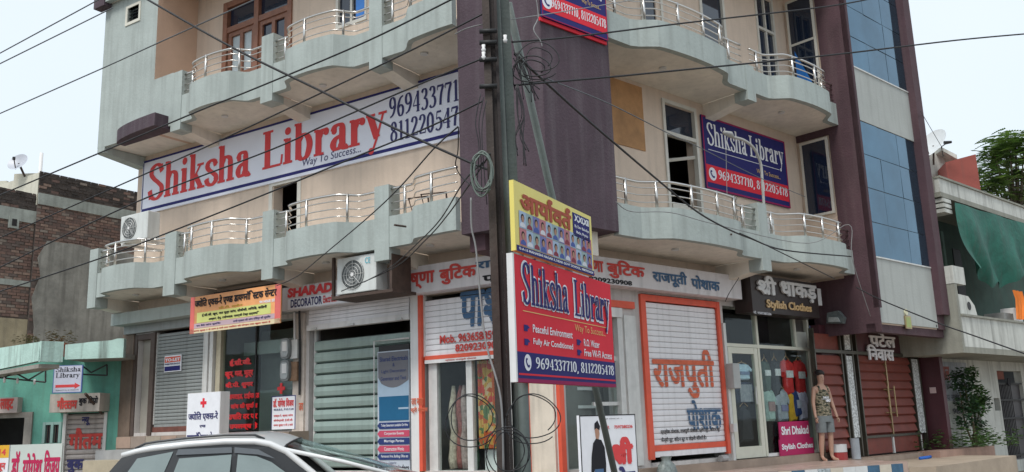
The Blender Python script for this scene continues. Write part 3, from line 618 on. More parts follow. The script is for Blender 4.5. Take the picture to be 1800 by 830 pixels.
# wicket door with poster in the green shutter
x0, x1, z0, z1 = -3.75, -2.96, 1.0, 3.28
mb = MB(A); mb.tube([(x0-.03, .0, z0), (x0-.03, .0, z1), (x1, .0, z1)], .016, 4); part(mb, 'wicket_frame', m_white)
mb = MB(A); mb.box(x0+.08, x1, -.03, .0, z1-.2, z1-.1); part(mb, 'wicket_slot', m_black)
ps = empty('shop_poster', A.pt((x0+x1)/2, .01, 1.0), 'tall printed decorator and electrician poster on the wicket door beside the grey green shutter', 'poster')
def pr(mb, nm, m, parent=ps): return mb.build(nm, m, parent)
m_pgrey = flat('poster_grey', (.17, .17, .19)); m_pblue = flat('poster_blue', (.02, .12, .24)); m_psky = flat('poster_sky', (.36, .47, .58)); m_ppink = flat('poster_pink', (.55, .08, .14)); m_pnavy = flat('poster_navy', (.03, .05, .17))
mb = MB(A); mb.box(x0+.06, x1, -.03, .006, z0, z1-.2); pr(mb, 'board', flat('poster_pale', (.5, .55, .62)))
mb = MB(A); mb.rect(x0+.08, x1-.01, 2.15, 3.06, .010); pr(mb, 'print_field', m_psky)
mb = MB(A); mb.prism([(x0+.08, 3.06), (x1-.01, 3.06), (x1-.01, 2.55)]+[(x1-.01-(x1-x0-.09)*k/10, 2.55-.12*math.sin(math.pi*k/10)) for k in range(1, 10)]+[(x0+.08, 2.62)], .011, .013); pr(mb, 'print_field', m_pgrey)
mb = MB(A); mb.rect(x0+.1, x1-.01, 1.86, 2.28, .014); pr(mb, 'print_field', m_pblue)
mb = MB(A); mb.rect(x0+.55, x1-.01, 2.05, 2.08, .017); pr(mb, 'print_line', m_psky)
letters('Sharad Electricals', A, x0+.12, x1-.02, 2.90, 2.98, .017, m_pnavy, ps, bold=.01)
letters('&', A, x0+.42, x1-.32, 2.8, 2.86, .017, m_pnavy, ps)
letters('Light Decorator', A, x0+.16, x1-.06, 2.68, 2.75, .017, m_pnavy, ps)
letters('Generator and Tent', A, x0+.14, x1-.06, 2.56, 2.63, .017, m_pnavy, ps)
for z, c, t in ((1.72, m_pnavy, 'Today Generators available On Hire'), (1.58, m_ppink, 'Corporate Events'), (1.45, m_pnavy, 'Marriage Parties'), (1.32, m_ppink, 'Construction Works'), (1.19, m_pnavy, 'Permanent Hire, Building, Office etc')):
    mb = MB(A); mb.prism([(x0+.06, z+.055), (x0+.11, z), (x1-.0, z), (x1, z+.11), (x0+.11, z+.11)], .010, .016); pr(mb, 'ribbon', c)
    letters(t, A, x0+.15 if len(t) > 20 else x0+.22, x1-.03 if len(t) > 20 else x1-.12, z+.025, z+.085, .018, m_whiteprint, ps, bold=.01)
letters('Contact for', A, x0+.32, x1-.3, 1.12, 1.16, .012, m_pnavy, ps)
letters('Sharad Rewinders', A, x0+.08, x1-.02, 1.01, 1.11, .012, m_blacktext, ps, bold=.02)
# white pillar with red stripe between the two shops
mb = MB(A); mb.box(-2.88, -2.70, -.02, .06, .98, 4.02); part(mb, 'pillar', m_white)
mb = MB(A); mb.box(-2.70, -2.63, -.02, .07, 1.0, 4.0); part(mb, 'painted_stripe', m_orange)
# boutique shop at the corner: raised white shutter, glass door below
sh2, n2 = shutter(A, -2.6, -.6, 2.92, 4.0, -.03, .0985, m_whiteshutter, 'half raised white shutter', prof=.011)
mb = MB(A); mb.box(-2.6, -.6, -.03, .02, 2.80, 2.86); part(mb, 'shutter_bottom_bar', m_white)
mb = MB(A); mb.box(-2.6, -.6, -.03, .018, 2.862, 2.93); part(mb, 'shutter_red_band', m_orange)
for a, b in ((-2.58, -2.40), (-1.78, -1.66), (-1.02, -.84), (-.66, -.56)):
    mb = MB(A); mb.box(a, b, -.16, -.06, 1.0, 2.82); part(mb, 'aluminium_post', m_alu)
for a, b in ((-2.40, -1.78), (-1.66, -1.02)):
    mb = MB(A); mb.box(a, b, -.12, -.11, 1.0, 2.82); part(mb, 'shop_window', g_clear)
mb = MB(A); mb.box(-.84, -.66, -.12, -.1, 1.0, 2.82); part(mb, 'dark_side_panel', m_dark)
ct = MB(A); nn = 30
P_ = [(-1.64+.60*i/nn, -.2+.03*math.sin(i*1.3), z) for z in (1.35, 2.8) for i in range(nn+1)]
ct.add(P_, [(i, i+1, nn+1+i+1, nn+1+i) for i in range(nn)])
mfl = mat('floral_fabric', (.6, .25, .08), .8, .0, 5, .1)
n_ = mfl.node_tree; tc_ = n_.nodes.new('ShaderNodeTexCoord'); vo = n_.nodes.new('ShaderNodeTexVoronoi'); vo.inputs['Scale'].default_value = 13; rp_ = n_.nodes.new('ShaderNodeValToRGB')
rp_.color_ramp.interpolation = 'CONSTANT'; cr = rp_.color_ramp; cr.elements[0].color = (.55, .12, .03, 1); cr.elements[1].position = .35; cr.elements[1].color = (.62, .38, .08, 1)
for p_, c_ in ((.55, (.12, .2, .08)), (.68, (.6, .07, .05)), (.85, (.65, .5, .3))): e_ = cr.elements.new(p_); e_.color = (*c_, 1)
sp_ = n_.nodes.new('ShaderNodeSeparateColor'); n_.links.new(tc_.outputs['Object'], vo.inputs['Vector']); n_.links.new(vo.outputs['Color'], sp_.inputs[0]); n_.links.new(sp_.outputs[0], rp_.inputs['Fac']); n_.links.new(rp_.outputs['Color'], n_.nodes['Principled BSDF'].inputs['Base Color'])
tag(ct.build('floral_curtain', mfl), 'orange floral curtain hanging behind the glass of the corner boutique', 'curtain')
tag(MB(A).box(-1.6, -1.1, -.4, -.3, 1.0, 1.33).build('white_board', m_white), 'low white board standing below the floral curtain', 'board')
fabs = [((.5, .42, .33), -2.28), ((.3, .1, .09), -2.16), ((.38, .28, .26), -2.03), ((.06, .14, .08), -1.88)]
for i, (c, x) in enumerate(fabs):
    mb = MB(A); mb.tube([(x+.02*math.sin(z*5+i), -.35-.05*(i % 2), 1.02+z*.155) for z in range(10)], [.075, .085, .07, .08, .06, .07, .075, .06, .05, .03], 8)
    tag(mb.build('fabric_roll', mat('roll_fabric_%d' % i, c, .9, .5, 14, .1), smooth=True), ['cream patterned fabric roll, leftmost in the boutique window', 'dark red fabric roll between two paler rolls in the boutique window', 'brownish patterned fabric roll second from the right in the boutique window', 'dark green fabric roll nearest the post in the boutique window'][i], 'fabric roll', 'fabric rolls in the boutique window')
mb = MB(A); mb.box(-2.36, -1.8, -.5, -.46, 2.0, 2.03); mb.box(-2.36, -1.8, -.5, -.46, 1.45, 1.48); o_ = part(mb, 'display_shelf', m_alu)
# right side: opening with display cases behind the sign, red framed shutter, clothes shop
mb = MB(B); mb.box(.12, 1.95, .0, .06, 3.62, 3.74); part(mb, 'red_lintel', m_orange)
mb = MB(B); mb.box(.12, 1.6, .0, .07, 3.45, 3.61); part(mb, 'shutter_bottom_bar', m_white)
for a, b in ((1.5, 1.62), (1.68, 1.98)):
    mb = MB(B); mb.box(a, b, -.14, .03, .98, 3.6 if a < 1.6 else 3.5); part(mb, 'aluminium_post', m_alu)
mb = MB(B); mb.box(.12, 1.5, -.1, -.04, 2.72, 2.8); part(mb, 'cross_bar', m_alu)
mb = MB(B); mb.box(.9, 1.5, -.1, -.04, 1.98, 2.04); part(mb, 'cross_bar', m_alu)
mb = MB(B); mb.box(.3, 1.5, -.08, -.07, .98, 3.45); part(mb, 'shop_window', g_clear)
dcase = empty('display_case', B.pt(1.1, -.9, 1.0), 'white framed glass display case inside the opening behind the library signboard', 'display case')
mb = MB(B)
for a in (.75, 1.42):
    mb.box(a, a+.05, -.5, -.45, 1.0, 2.3); mb.box(a, a+.05, -1.0, -.95, 1.0, 2.3)
for z in (1.0, 1.6, 1.95, 2.25): mb.box(.8, 1.42, -.5, -.45, z, z+.05)
mb.build('frame', m_white, dcase); MB(B).box(.8, 1.42, -.95, -.5, 1.62, 1.64).build('shelf', m_alu, dcase)
mb = MB(B); mb.add([(1.0, -.25, 3.2), (1.32, -.25, 3.15), (1.33, -.25, 2.95), (1.25, -.24, 2.85), (1.0, -.25, 2.9)], [(0, 1, 2, 3, 4)]); tag(mb.build('hanging_cloth', mat('orange_cloth', (.7, .14, .04), .9, .1)), 'orange cloth hanging inside the shop beside the library signboard', 'cloth')
sB, nB_ = shutter(B, 2.26, 4.38, 1.19, 3.78, -.02, .0995, m_whiteshutter, 'closed white shutter in an orange red frame', prof=.011, bottom=.1)
ZB = 1.19
mb = MB(B); mb.box(2.13, 2.26, -.03, .05, 1.06, 3.9); part(mb, 'painted_stripe', m_orange)
mb = MB(B); mb.box(4.38, 4.47, -.03, .05, 1.06, 3.9); part(mb, 'painted_stripe', m_orange)
mb = MB(B); mb.box(2.26, 4.38, -.03, .045, 3.79, 3.9); part(mb, 'painted_stripe', m_orange)
mb = MB(B); mb.box(2.26, 4.38, .005, .017, 1.19, 1.29); part(mb, 'painted_stripe', m_orange)
for txt, (a0, a1, q0, q1), m_, sh_ in (('राजपुती', (2.40, 4.22, 2.08, 2.98), m_handorange, -.02), ('पोशाक', (3.28, 4.32, 1.52, 2.05), m_handblue, -.02)):
    ob = letters(txt, B, a0, a1, q0, q1, .006, m_, bld, bold=.035, shear=sh_); slattext(ob, ZB, .0995, nB_)
for txt, z in (('प्रत्येक पोशाक, राजपुती पोशाक, प्लेन सूट, कॉटन सूट', 1.50), ('फैन्सी सूट, कॉटन सूट व ओढ़नी मिलती है।', 1.36)):
    ob = letters(txt, B, 2.5, 4.25 if z > 1.4 else 3.8, z-.04, z+.06, .006, m_blacktext, bld, bold=.03, res=2)
# paint on the raised shutter of the corner boutique
ob = letters('पाश', A, A.px(806, 520, 0)[0], A.px(884, 520, 0)[0], 3.36, 3.98, .0, m_handblue, bld, bold=.04, shear=.06); ob.location += A.n*.0; slattext(ob, 2.92, .0985, n2)
ob = letters('Mob. 9636588594', A, A.px(773, 600, 0)[0], A.px(880, 600, 0)[0], 3.12, 3.27, .002, m_handred, bld, bold=.03); 
ob = letters('8209230908', A, A.px(800, 600, 0)[0], A.px(880, 600, 0)[0], 2.96, 3.09, .002, m_handred, bld, bold=.03)
letters('स्पेशल राजपूती पोशाक', A, -2.15, -1.5, 2.81, 2.85, .023, m_handred, bld, bold=.02)
letters('जय माता', A, -2.86, -2.6, 2.1, 2.22, .078, m_handorange, bld, bold=.03); letters('श्री श्याम', A, -2.87, -2.5, 1.96, 2.08, .078, m_handorange, bld, bold=.03)
letters('जय', A, -5.62, -5.5, 2.1, 2.25, .056, m_handorange, bld, bold=.03)
# clothes shop glass front
m_cream = mat('cream_door_frame', (.62, .62, .52), .45, .06, 5, 0)
cd_ = empty('shop_door', B.pt(5.1, 0, .93)-K, 'cream framed glass door'); cd_.parent = bld
mb = MB(B); mb.box(4.64, 4.76, -.03, .04, .95, 3.05); mb.box(5.52, 5.64, -.03, .04, .95, 3.05); mb.box(4.76, 5.52, -.03, .036, 2.93, 3.05); mb.box(4.76, 5.52, -.03, .036, .95, 1.16); mb.build('frame', m_cream, cd_)
mb = MB(B); mb.box(4.76, 5.52, .0, .008, 1.16, 2.93); mb.build('pane', g_clear, cd_)
mb = MB(B); mb.tube([(5.44, .06, 1.95), (5.44, .06, 2.3)], .015, 6); mb.build('handle', m_steel, cd_)
mb = MB(B); mb.box(4.6, 7.72, -.05, .045, 3.055, 3.12); part(mb, 'transom_bar', m_cream)
for a, z in ((5.66, 3.85), (7.1, 3.85), (7.62, 3.85)): mb = MB(B); mb.box(a, a+.07, -.05, .04, .95 if a != 7.1 else 3.12, z); part(mb, 'shop_front_post', m_cream)
mb = MB(B); mb.box(5.73, 7.62, -.02, .02, .94, 1.0); part(mb, 'window_sill', m_white)
mb = MB(B); mb.box(5.73, 7.62, -.005, .004, 1.0, 3.05); part(mb, 'shop_window', g_clear)
mb = MB(B); mb.box(4.66, 7.1, -.005, .004, 3.12, 3.85); part(mb, 'shop_window', g_clear)
mb = MB(B); mb.box(4.6, 7.75, -1.0, -.98, .94, 3.9); part(mb, 'dark_shop_sheet', m_dark)  # dark sheet behind the clothes, interior shade painted as colour
mb = MB(B); mb.box(7.18, 7.6, .0, .02, 3.1, 3.45); part(mb, 'pale_notice_panel', mat('pale_panel', (.55, .56, .5), .5))
mb = MB(B); mb.box(4.52, 4.6, .0, .06, .93, 3.5); part(mb, 'steel_channel', m_alu)
# cloth curtain with blue stripes to the right of the clothes shop
mb = MB(B); P_ = [(7.72+.12*i/8, .04+.012*math.sin(i*1.6), z) for z in (.95, 3.6) for i in range(9)]; mb.add(P_, [(i, i+1, 10+i, 9+i) for i in range(8)])
tag(mb.build('tie_dye_cloth', mat('blue_white_cloth', (.12, .17, .3), .9, .85, 5, 0)), 'narrow blue and white cloth hanging beside the clothes shop front', 'cloth')
mb = MB(B); mb.box(4.50, 4.72, .06, .22, 2.25, 2.72); tag(mb.build('switch_box', mat('switch_grey', (.4, .41, .4), .5, .1), bevel=.01), 'grey electrical box at the left edge of the clothes shop door', 'electrical box')
mb = MB(B); mb.box(4.48, 4.6, .06, .14, 1.45, 1.6); tag(mb.build('shutter_lock_box', m_alu), 'small white lock box low on the post left of the glass door', 'lock box')
# ---------------------------------------------------------------- entrance gate under the glass bay
m_gatered = mat('gate_red_paint', (.17, .034, .022), .6, .2, 3, .1, 30, streak=.1); m_gateframe = mat('gate_frame_bronze', (.07, .065, .05), .35, .2, 5, .05, metal=.4); m_brass = mat('brass', (.4, .3, .16), .35, .1, 5, 0, metal=.8)
m_orn = mat('ornament_strip', (.5, .53, .53), .4, .9, 22, .4, 24)
GO = .30
gate = empty('entrance_gate', B.pt(9.9, GO, .78)-K, 'dark red panelled entrance gate'); gate.parent = bld
GX = lambda px, py: B.px(px, py, GO)[0]
gz0, gz1, gzt = .80, 2.62, 3.42
gl, gr = GX(1512, 700), GX(1605, 700); gm = (gl+gr)/2
pl_, pr_ = GX(1441, 700)-.05, GX(1483, 700); ol0, ol1 = GX(1491, 700), GX(1503, 700); or0, or1 = GX(1604, 700)+.05, GX(1617, 700)+.05
xR = or1+.22
mb = MB(B); mb.box(7.76, xR, GO-.3, GO-.06, .8, 3.6); part(mb, 'gate_recess_wall', m_maroon)
def gpanel(x0, x1, zs, nm='panel'):
    mb = MB(B); mb.box(x0, x1, GO-.05, GO-.02, zs[0], zs[-1]); mb.build('leaf_backing', m_gatered, gate)
    for z0, z1 in zip(zs[:-1], zs[1:]):
        mb = MB(B); h = z1-z0; mb.add([(x0, GO-.02, z0+.01), (x1, GO-.02, z0+.01), (x1, GO+.045, z0+.05), (x0, GO+.045, z0+.05), (x1, GO-.0, z1-.008), (x0, GO-.0, z1-.008), (x0, GO-.02, z1-.008), (x1, GO-.02, z1-.008)], [(0, 1, 2, 3), (3, 2, 4, 5), (5, 4, 7, 6), (0, 3, 5, 6), (1, 7, 4, 2)]); mb.build(nm, m_gatered, gate)
for x0, x1, nn, ztop in ((pl_, pr_, 9, 2.95), (gl+.05, gm-.03, 9, 2.98), (gm+.03, gr-.05, 9, 2.98)):
    zs = [1.22+(ztop-1.22)*i/nn for i in range(nn+1)] if x0 > pl_+.1 else [.95+(ztop-.95)*i/nn for i in range(nn+1)]
    gpanel(x0, x1, zs)
for x0, x1 in ((gl+.06, gm-.06), (gm+.06, gr+.1)): mb = MB(B); mb.box(x0, x1, GO-.04, GO+.01, .82, 1.16); mb.build('kick_panel', m_gatered, gate)
for x in (pl_-.06, pr_, ol0-.04, ol1, gl-.02, gr-.0, or1): mb = MB(B); mb.box(x, x+.045, GO-.05, GO+.05, .8, 3.5); mb.build('mullion', m_gateframe, gate)
mb = MB(B); mb.box(pl_-.05, xR-.05, GO-.05, GO+.055, 2.99, 3.06); mb.build('transom', m_gateframe, gate)
mb = MB(B); mb.box(gl, gr+.1, GO-.05, GO+.053, 1.165, 1.215); mb.build('transom', m_gateframe, gate)
for x in (gl+.0, gm-.03, gr+.1): mb = MB(B); mb.box(x, x+.06, GO-.02, GO+.03, .8, 1.16); mb.build('steel_strip', m_alu, gate)
mb = MB(B); mb.box(gm-.02, gm+.02, GO-.04, GO+.05, 1.2, 3.0); mb.build('meeting_stile', m_brass, gate)
mb = MB(B); mb.box(pl_, pr_, GO-.05, GO, 3.07, 3.4); mb.build('upper_panel', m_gatered, gate)
mb = MB(B); mb.box(gl+.03, gr, GO-.05, GO, 3.07, 3.48); mb.build('upper_panel', m_maroon, gate)
for x0, x1 in ((ol0, ol1), (or0, or1)):
    for z0, z1 in ((1.2, 2.95), (3.08, 3.45)): mb = MB(B); mb.box(x0, x1, GO-.03, GO+.03, z0, z1); mb.build('ornament_strip', m_orn, gate)
for dx, za, zb in ((-.14, 1.65, 2.3), (.16, 1.6, 2.3)):
    mb = MB(B); mb.tube([(gm+dx, GO+.1, za), (gm+dx, GO+.1, zb)], .014, 6); mb.build('pull_handle', m_brass, gate)
for z in (1.7, 2.22): mb = MB(B); mb.tube([(gm-.3, GO+.07, z), (gm+.24, GO+.07, z)], .014, 6); mb.build('bolt', m_brass, gate)
letters('पटेल', B, GX(1527, 610), GX(1572, 610), B.px(1548, 611, GO)[1], B.px(1548, 584, GO)[1], GO+.02, m_whiteprint, gate, bold=.035, depth=.03)
letters('िनवास', B, GX(1520, 620), GX(1566, 620), B.px(1542, 634, GO)[1], B.px(1542, 607, GO)[1], GO+.05, m_whiteprint, gate, bold=.035, depth=.03)
mb = MB(B); mb.box(xR-.06, xR+.12, GO-.3, .78, .66, 3.45); part(mb, 'pilaster', m_maroon)
mb = MB(B); mb.box(xR-.085, xR-.06, .48, .62, 2.12, 2.26); tag(mb.build('wall_notice', flat('notice_pink', (.6, .45, .45))), 'small pale square notice stuck on the maroon pilaster', 'notice')
fx = empty('wall_fitting', B.pt(8.05, .4, 3.65)); tag(fx, 'old grey flood lamp fixed to the maroon beam above the gate', 'lamp')
f2 = Fr(B.pt(8.0, 0, 0), TB-math.pi/2)
mb = MB(f2); mb.prism([(.38, 3.62), (.74, 3.58), (.78, 3.7), (.66, 3.86), (.42, 3.84)], .03, .16); mb.build('housing', mat('lamp_grey', (.12, .14, .14), .4, .4, 12), fx)
mb = MB(f2); mb.prism([(.44, 3.64), (.7, 3.62), (.66, 3.72), (.46, 3.74)], .16, .19); mb.build('glass', mat('lamp_glass', (.4, .43, .42), .15, .3, 12, 0), fx)
em = empty('brass_emblem', B.pt(9.9, OF, 3.55), 'small brass emblem plate standing on the lower edge of the grey bay panel', 'emblem')
ex, ez = B.px(1597, 565, OF+.03); 
mb = MB(B); mb.box(ex-.14, ex+.14, OF+.005, OF+.03, ez-.16, ez+.12); mb.build('plate', m_brass, em)
mb = MB(B); mb.box(ex-.10, ex+.1, OF+.03, OF+.036, ez-.13, ez+.09); mb.build('inset', mat('emblem_green', (.3, .36, .1), .4), em)
mb = MB(B); mb.cyl(ex-.04, ez+.2, .07, OF+.005, OF+.03); mb.build('top_disc', mat('emblem_pale', (.6, .58, .4), .4), em)
cx_, cz_ = B.px(1637, 574, 1.3); mb = MB(B); mb.cyl(cx_, cz_, .04, 1.26, 1.42); mb.cyl(cx_, cz_, .025, 1.42, 1.425, mi=1); tag(mb.build('security_camera', [m_alu, m_black]), 'small round security camera under the right corner of the glass bay', 'camera')
# ---------------------------------------------------------------- fascia signboards
m_sign = mat('painted_sign_board', (.66, .63, .64), .6, .07, 2, .05, 30, streak=.2)
def sroot(nm, fr, a, o, z, label, cat='sign'): return empty(nm, fr.pt(a, o, z), label, cat)
def px2(fr, o, *pts): return [fr.px(x, y, o) for x, y in pts]
s1_ = sroot('shop_signboard', A, -1.8, .3, 4.02, 'white board with red Hindi lettering above the corner boutique, left of the pole')
mb = MB(A); mb.box(-3.12, -.06, .0, .3, 4.0, 4.47); mb.build('board', m_sign, s1_)
letters('कृष्णा', A, -2.93, -2.13, 4.07, 4.36, .31, m_handred, s1_, bold=.045); letters('बुिटक', A, -2.03, -1.25, 4.08, 4.42, .31, m_handred, s1_, bold=.045)
letters('राजपूती', A, A.px(836, 470, .3)[0], -.05, 4.22, 4.43, .31, m_handblue, s1_, bold=.04); letters('पोशाक', A, A.px(848, 470, .3)[0], -.1, 4.02, 4.19, .31, m_blacktext, s1_, bold=.04)
s2_ = sroot('shop_signboard', B, 2.4, .3, 3.95, 'long white board above the orange framed shutter with red and blue Hindi lettering')
mb = MB(B); mb.box(.07, 4.88, .0, .3, 3.95, 4.40); mb.build('board', m_sign, s2_)
letters('कृष्णा', B, .28, .92, 4.06, 4.32, .31, m_handred, s2_, bold=.045); letters('बुिटक', B, 1.0, 1.98, 4.06, 4.38, .31, m_handred, s2_, bold=.045)
letters('राजपूती', B, 2.18, 3.16, 4.03, 4.33, .31, m_handblue, s2_, bold=.045); letters('पोशाक', B, 3.28, 4.16, 4.05, 4.3, .31, m_handblue, s2_, bold=.045)
letters('8209230908', B, .55, 1.62, 3.965, 4.045, .31, m_blacktext, s2_, bold=.03)
s3_ = sroot('decorator_signboard', A, -4.6, .3, 4.0, 'white board with big red and smaller blue capitals above the grey green shutter')
mb = MB(A); mb.box(-5.88, -3.13, .0, .28, 4.0, 4.45); mb.build('board', m_sign, s3_)
letters('SHARAD', A, A.px(505, 512, .29)[0], A.px(584, 505, .29)[0], 4.24, 4.43, .29, m_redtext, s3_, bold=.06, shear=.1); letters('DECORATOR', A, A.px(511, 530, .29)[0], A.px(566, 527, .29)[0], 4.04, 4.20, .29, m_navytext, s3_, bold=.03)
letters('Electrician', A, A.px(568, 525, .29)[0], A.px(592, 523, .29)[0], 4.05, 4.19, .29, m_redtext, s3_, bold=.03)
mb = MB(A); mb.box(-5.72, -4.0, .281, .285, 4.015, 4.215); mb.build('print_field', m_whiteprint, s3_)
# dark clothes shop sign
s4_ = sroot('clothes_shop_sign', B, 6.2, .5, 3.7, 'dark brown board with raised white Hindi letters above the clothes shop door')
mb = MB(B); mb.box(4.98, 7.46, .05, .45, 3.70, 4.44); mb.build('board', mat('dark_brown_board', (.028, .018, .016), .45, .2, 3), s4_)
m_raised = mat('raised_letters', (.60, .6, .6), .35, .08, 5, 0)
letters('श्री', B, 5.15, 5.82, 4.08, 4.42, .46, m_raised, s4_, bold=.045, depth=.04) if 0 else letters('श|ी', B, 5.15, 5.82, 4.06, 4.44, .46, m_raised, s4_, bold=.045, depth=.04)
letters('धाकड़', B, 5.98, 7.36, 4.0, 4.38, .46, m_raised, s4_, bold=.045, depth=.04)
letters('Stylish Clothes', B, 5.45, 7.12, 3.76, 3.97, .46, mat('gold_raised', (.62, .42, .2), .4, .05, 5, 0), s4_, bold=.025, depth=.02)
letters('मो. 9587383236', B, 4.98, 5.6, 3.66, 3.72, .46, m_whiteprint, s4_, bold=.02)
mb = MB(B); mb.box(7.47, 7.62, .05, .45, 3.98, 4.34); mb.build('side_light', m_raised, s4_)
# ---------------------------------------------------------------- printed banners
def phone(fr, a, z, r, o, parent, bgm, fgm):
    MB(fr).disc(a, z, r, r*1.05, o).build('print_disc', bgm, parent)
    mb = MB(fr); V, Fc = ribbon([(a-r*.35, z+r*.5), (a-r*.45, z+r*.1), (a-.05*r, z-r*.4), (a+r*.4, z-r*.5)], r*.14, r*.14); mb.add([(x, o+.002, y) for x, y in V], Fc)
    for dx, dz in ((-.28, .42), (.32, -.42)): mb.disc(a+dx*r, z+dz*r, r*.2, r*.16, o+.0025, 8)
    mb.build('print_handset', fgm, parent)
def banner_blue(root, fr, s0, s1, z0, z1, o, fulltext=True):
    W_, H_ = s1-s0, z1-z0
    MB(fr).box(s0, s1, o-.03, o, z0, z1).build('sheet', m_bannernavy, root)
    mb = MB(fr); t = .012*W_
    mb.rect(s0, s0+t, z0, z1, o+.003); mb.rect(s1-t, s1, z0, z1, o+.003); mb.rect(s0+t, s1-t, z1-t, z1, o+.003); mb.rect(s0+t, s1-t, z0, z0+t, o+.003); mb.build('print_border', flat('banner_crimson', (.3, .02, .09)), root)
    MB(fr).rect(s0+t, s1-t, z0+.09*H_, z0+.33*H_, o+.003).build('print_band', m_bannerred, root)
    letters('Shiksha', fr, s0+.045*W_, s0+.50*W_, z0+.60*H_, z0+.92*H_, o+.005, m_whiteprint, root, 'serif', a=.085); letters('Library', fr, s0+.535*W_, s0+.965*W_, z0+.52*H_, z0+.92*H_, o+.005, m_whiteprint, root, 'serif', a=.085)
    MB(fr).rect(s0+.05*W_, s0+.9*W_, z0+.535*H_, z0+.543*H_, o+.003).build('print_line', m_whiteprint, root)
    letters('Way To Success...', fr, s0+.6*W_, s0+.9*W_, z0+.38*H_, z0+.46*H_, o+.006, m_goldtext if not fulltext else m_goldtext, root)
    phone(fr, s0+.075*W_, z0+.21*H_, .085*H_, o+.006, root, m_whiteprint, m_navy)
    letters('9694337710, 8112205478', fr, s0+.14*W_, s0+.975*W_, z0+.14*H_, z0+.29*H_, o+.006, m_whiteprint, root, 'serif', a=.085)
r_ = sroot('library_banner', B, 5.9, .03, 6.15, 'navy and red library banner on the beige wall between two windows of the first floor', 'banner')
banner_blue(r_, B, 4.36, 7.42, 6.16, 7.69, .05)
c0 = B.px(952, -60, 1.12); c1 = B.px(1069, 72, 1.12); zt = B.px(1064, 22, 1.12)
uL = B.px(953, 22, 1.12); r_ = sroot('library_banner', B, 0, 1.1, uL[1], 'navy and red library banner at the top of the purple corner column', 'banner')
banner_blue(r_, B, uL[0], c1[0], c1[1], c1[1]+1.25, 1.12)
MB(B).box(uL[0]-.02, c1[0], 1.06, 1.088, c1[1]-.06, c1[1]-.002).build('frame', m_bannerred, r_)
# big white banner on the left facade
r_ = sroot('library_banner', A, -6.3, .05, 6.75, 'long white banner with huge red serif lettering and phone numbers across the left facade', 'banner')
s0, s1, z0, z1 = -10.86, -.9, 6.72, 8.0
MB(A).box(s0, s1, .0, .05, z0, z1).build('sheet', m_bannerwhite, r_)
mb = MB(A); mb.rect(s0+.03, s1, z1-.05, z1-.002, .053); mb.build('print_border', m_bannernavy, r_)
mb = MB(A); mb.rect(s0+.03, s1, z0+.06, z0+.125, .053); mb.build('print_border', m_bannernavy, r_)
MB(A).rect(s0+.02, s0+.05, z0+.125, z1-.05, .053).build('print_border', m_bannernavy, r_)
q = lambda px, py: A.px(px, py, .055)
a0, zb = q(260, 350); a1, _ = q(441, 310); 
letters('Shiksha', A, q(259, 350)[0], q(441, 300)[0], 6.98, 7.86, .056, m_redtext, r_, 'serif', a=.1, b=.04, thin=.032)
letters('Library', A, q(461, 300)[0], q(680, 250)[0], 6.80, 7.86, .056, m_redtext, r_, 'serif', a=.1, b=.04, thin=.032)
letters('Way To Success...', A, q(530, 292)[0], q(634, 272)[0], 6.86, 7.06, .056, m_navytext, r_, shear=.1)
letters('9694337710', A, q(684, 190)[0], q(684, 190)[0]+(q(808, 160)[0]-q(684, 190)[0])*1.10, 7.40, 7.83, .056, m_navytext, r_, 'serif', a=.085)
letters('8112205478', A, q(686, 235)[0], q(686, 235)[0]+(q(808, 220)[0]-q(686, 235)[0])*1.10, 6.94, 7.34, .056, m_navytext, r_, 'serif', a=.085)
# x-ray centre hanging banner
r_ = sroot('xray_banner', A, -7.2, .95, 3.75, 'orange and yellow printed banner of the x-ray centre hanging under the first floor balcony', 'banner')
o = .95; (ax0, az1), (ax1, az1b), (ax1b, az0b), (ax0b, az0) = px2(A, o, (336, 522), (494, 500), (493, 567), (333, 588))
s0, s1, z0, z1 = (ax0+ax0b)/2, (ax1+ax1b)/2, (az0+az0b)/2, (az1+az1b)/2; W_, H_ = s1-s0, z1-z0
m_xo = mat('banner_orange_gradient', (.72, .32, .12), .5, .4, .9, .1, 4); m_xp = mat('banner_pink', (.7, .14, .12), .5, .15, 2, .1, 4)
MB(A).box(s0, s1, o-.02, o, z0, z1).build('sheet', m_xo, r_)
MB(A).rect(s0, s0+.05*W_, z0, z1, o+.003).build('print_field', m_xp, r_); MB(A).rect(s1-.06*W_, s1, z0, z1, o+.003).build('print_field', m_xp, r_)
MB(A).rect(s0+.08*W_, s1-.10*W_, z0+.27*H_, z0+.55*H_, o+.003).build('print_field', flat('banner_lime', (.62, .64, .22)), r_)
MB(A).rect(s0+.05*W_, s1-.06*W_, z0+.13*H_, z0+.26*H_, o+.003).build('print_field', flat('banner_lilac', (.52, .38, .42)), r_)
MB(A).rect(s0, s1, z0, z0+.12*H_, o+.003).build('print_field', flat('banner_straw', (.72, .62, .40)), r_)
letters('ज~योित एक~स-रे एण~ड डायग~नॉिस~टक सेन~टर', A, s0+.05*W_, s1-.04*W_, z0+.66*H_, z0+.95*H_, o+.006, m_blacktext, r_, bold=.05)
letters('सी.टी. स्कैन', A, s0+.33*W_, s0+.6*W_, z0+.55*H_, z0+.64*H_, o+.006, flat('ochre_print', (.5, .3, .05)), r_, bold=.03); letters('9414068130', A, s0+.78*W_, s0+.94*W_, z0+.56*H_, z0+.64*H_, o+.006, m_whiteprint, r_, bold=.03)
letters('ई.सी.जी. खून, मल मूत्र जांच, सीबीसी, लिपिड, किडनी', A, s0+.14*W_, s0+.86*W_, z0+.41*H_, z0+.51*H_, o+.006, m_blacktext, r_, bold=.05, res=2)
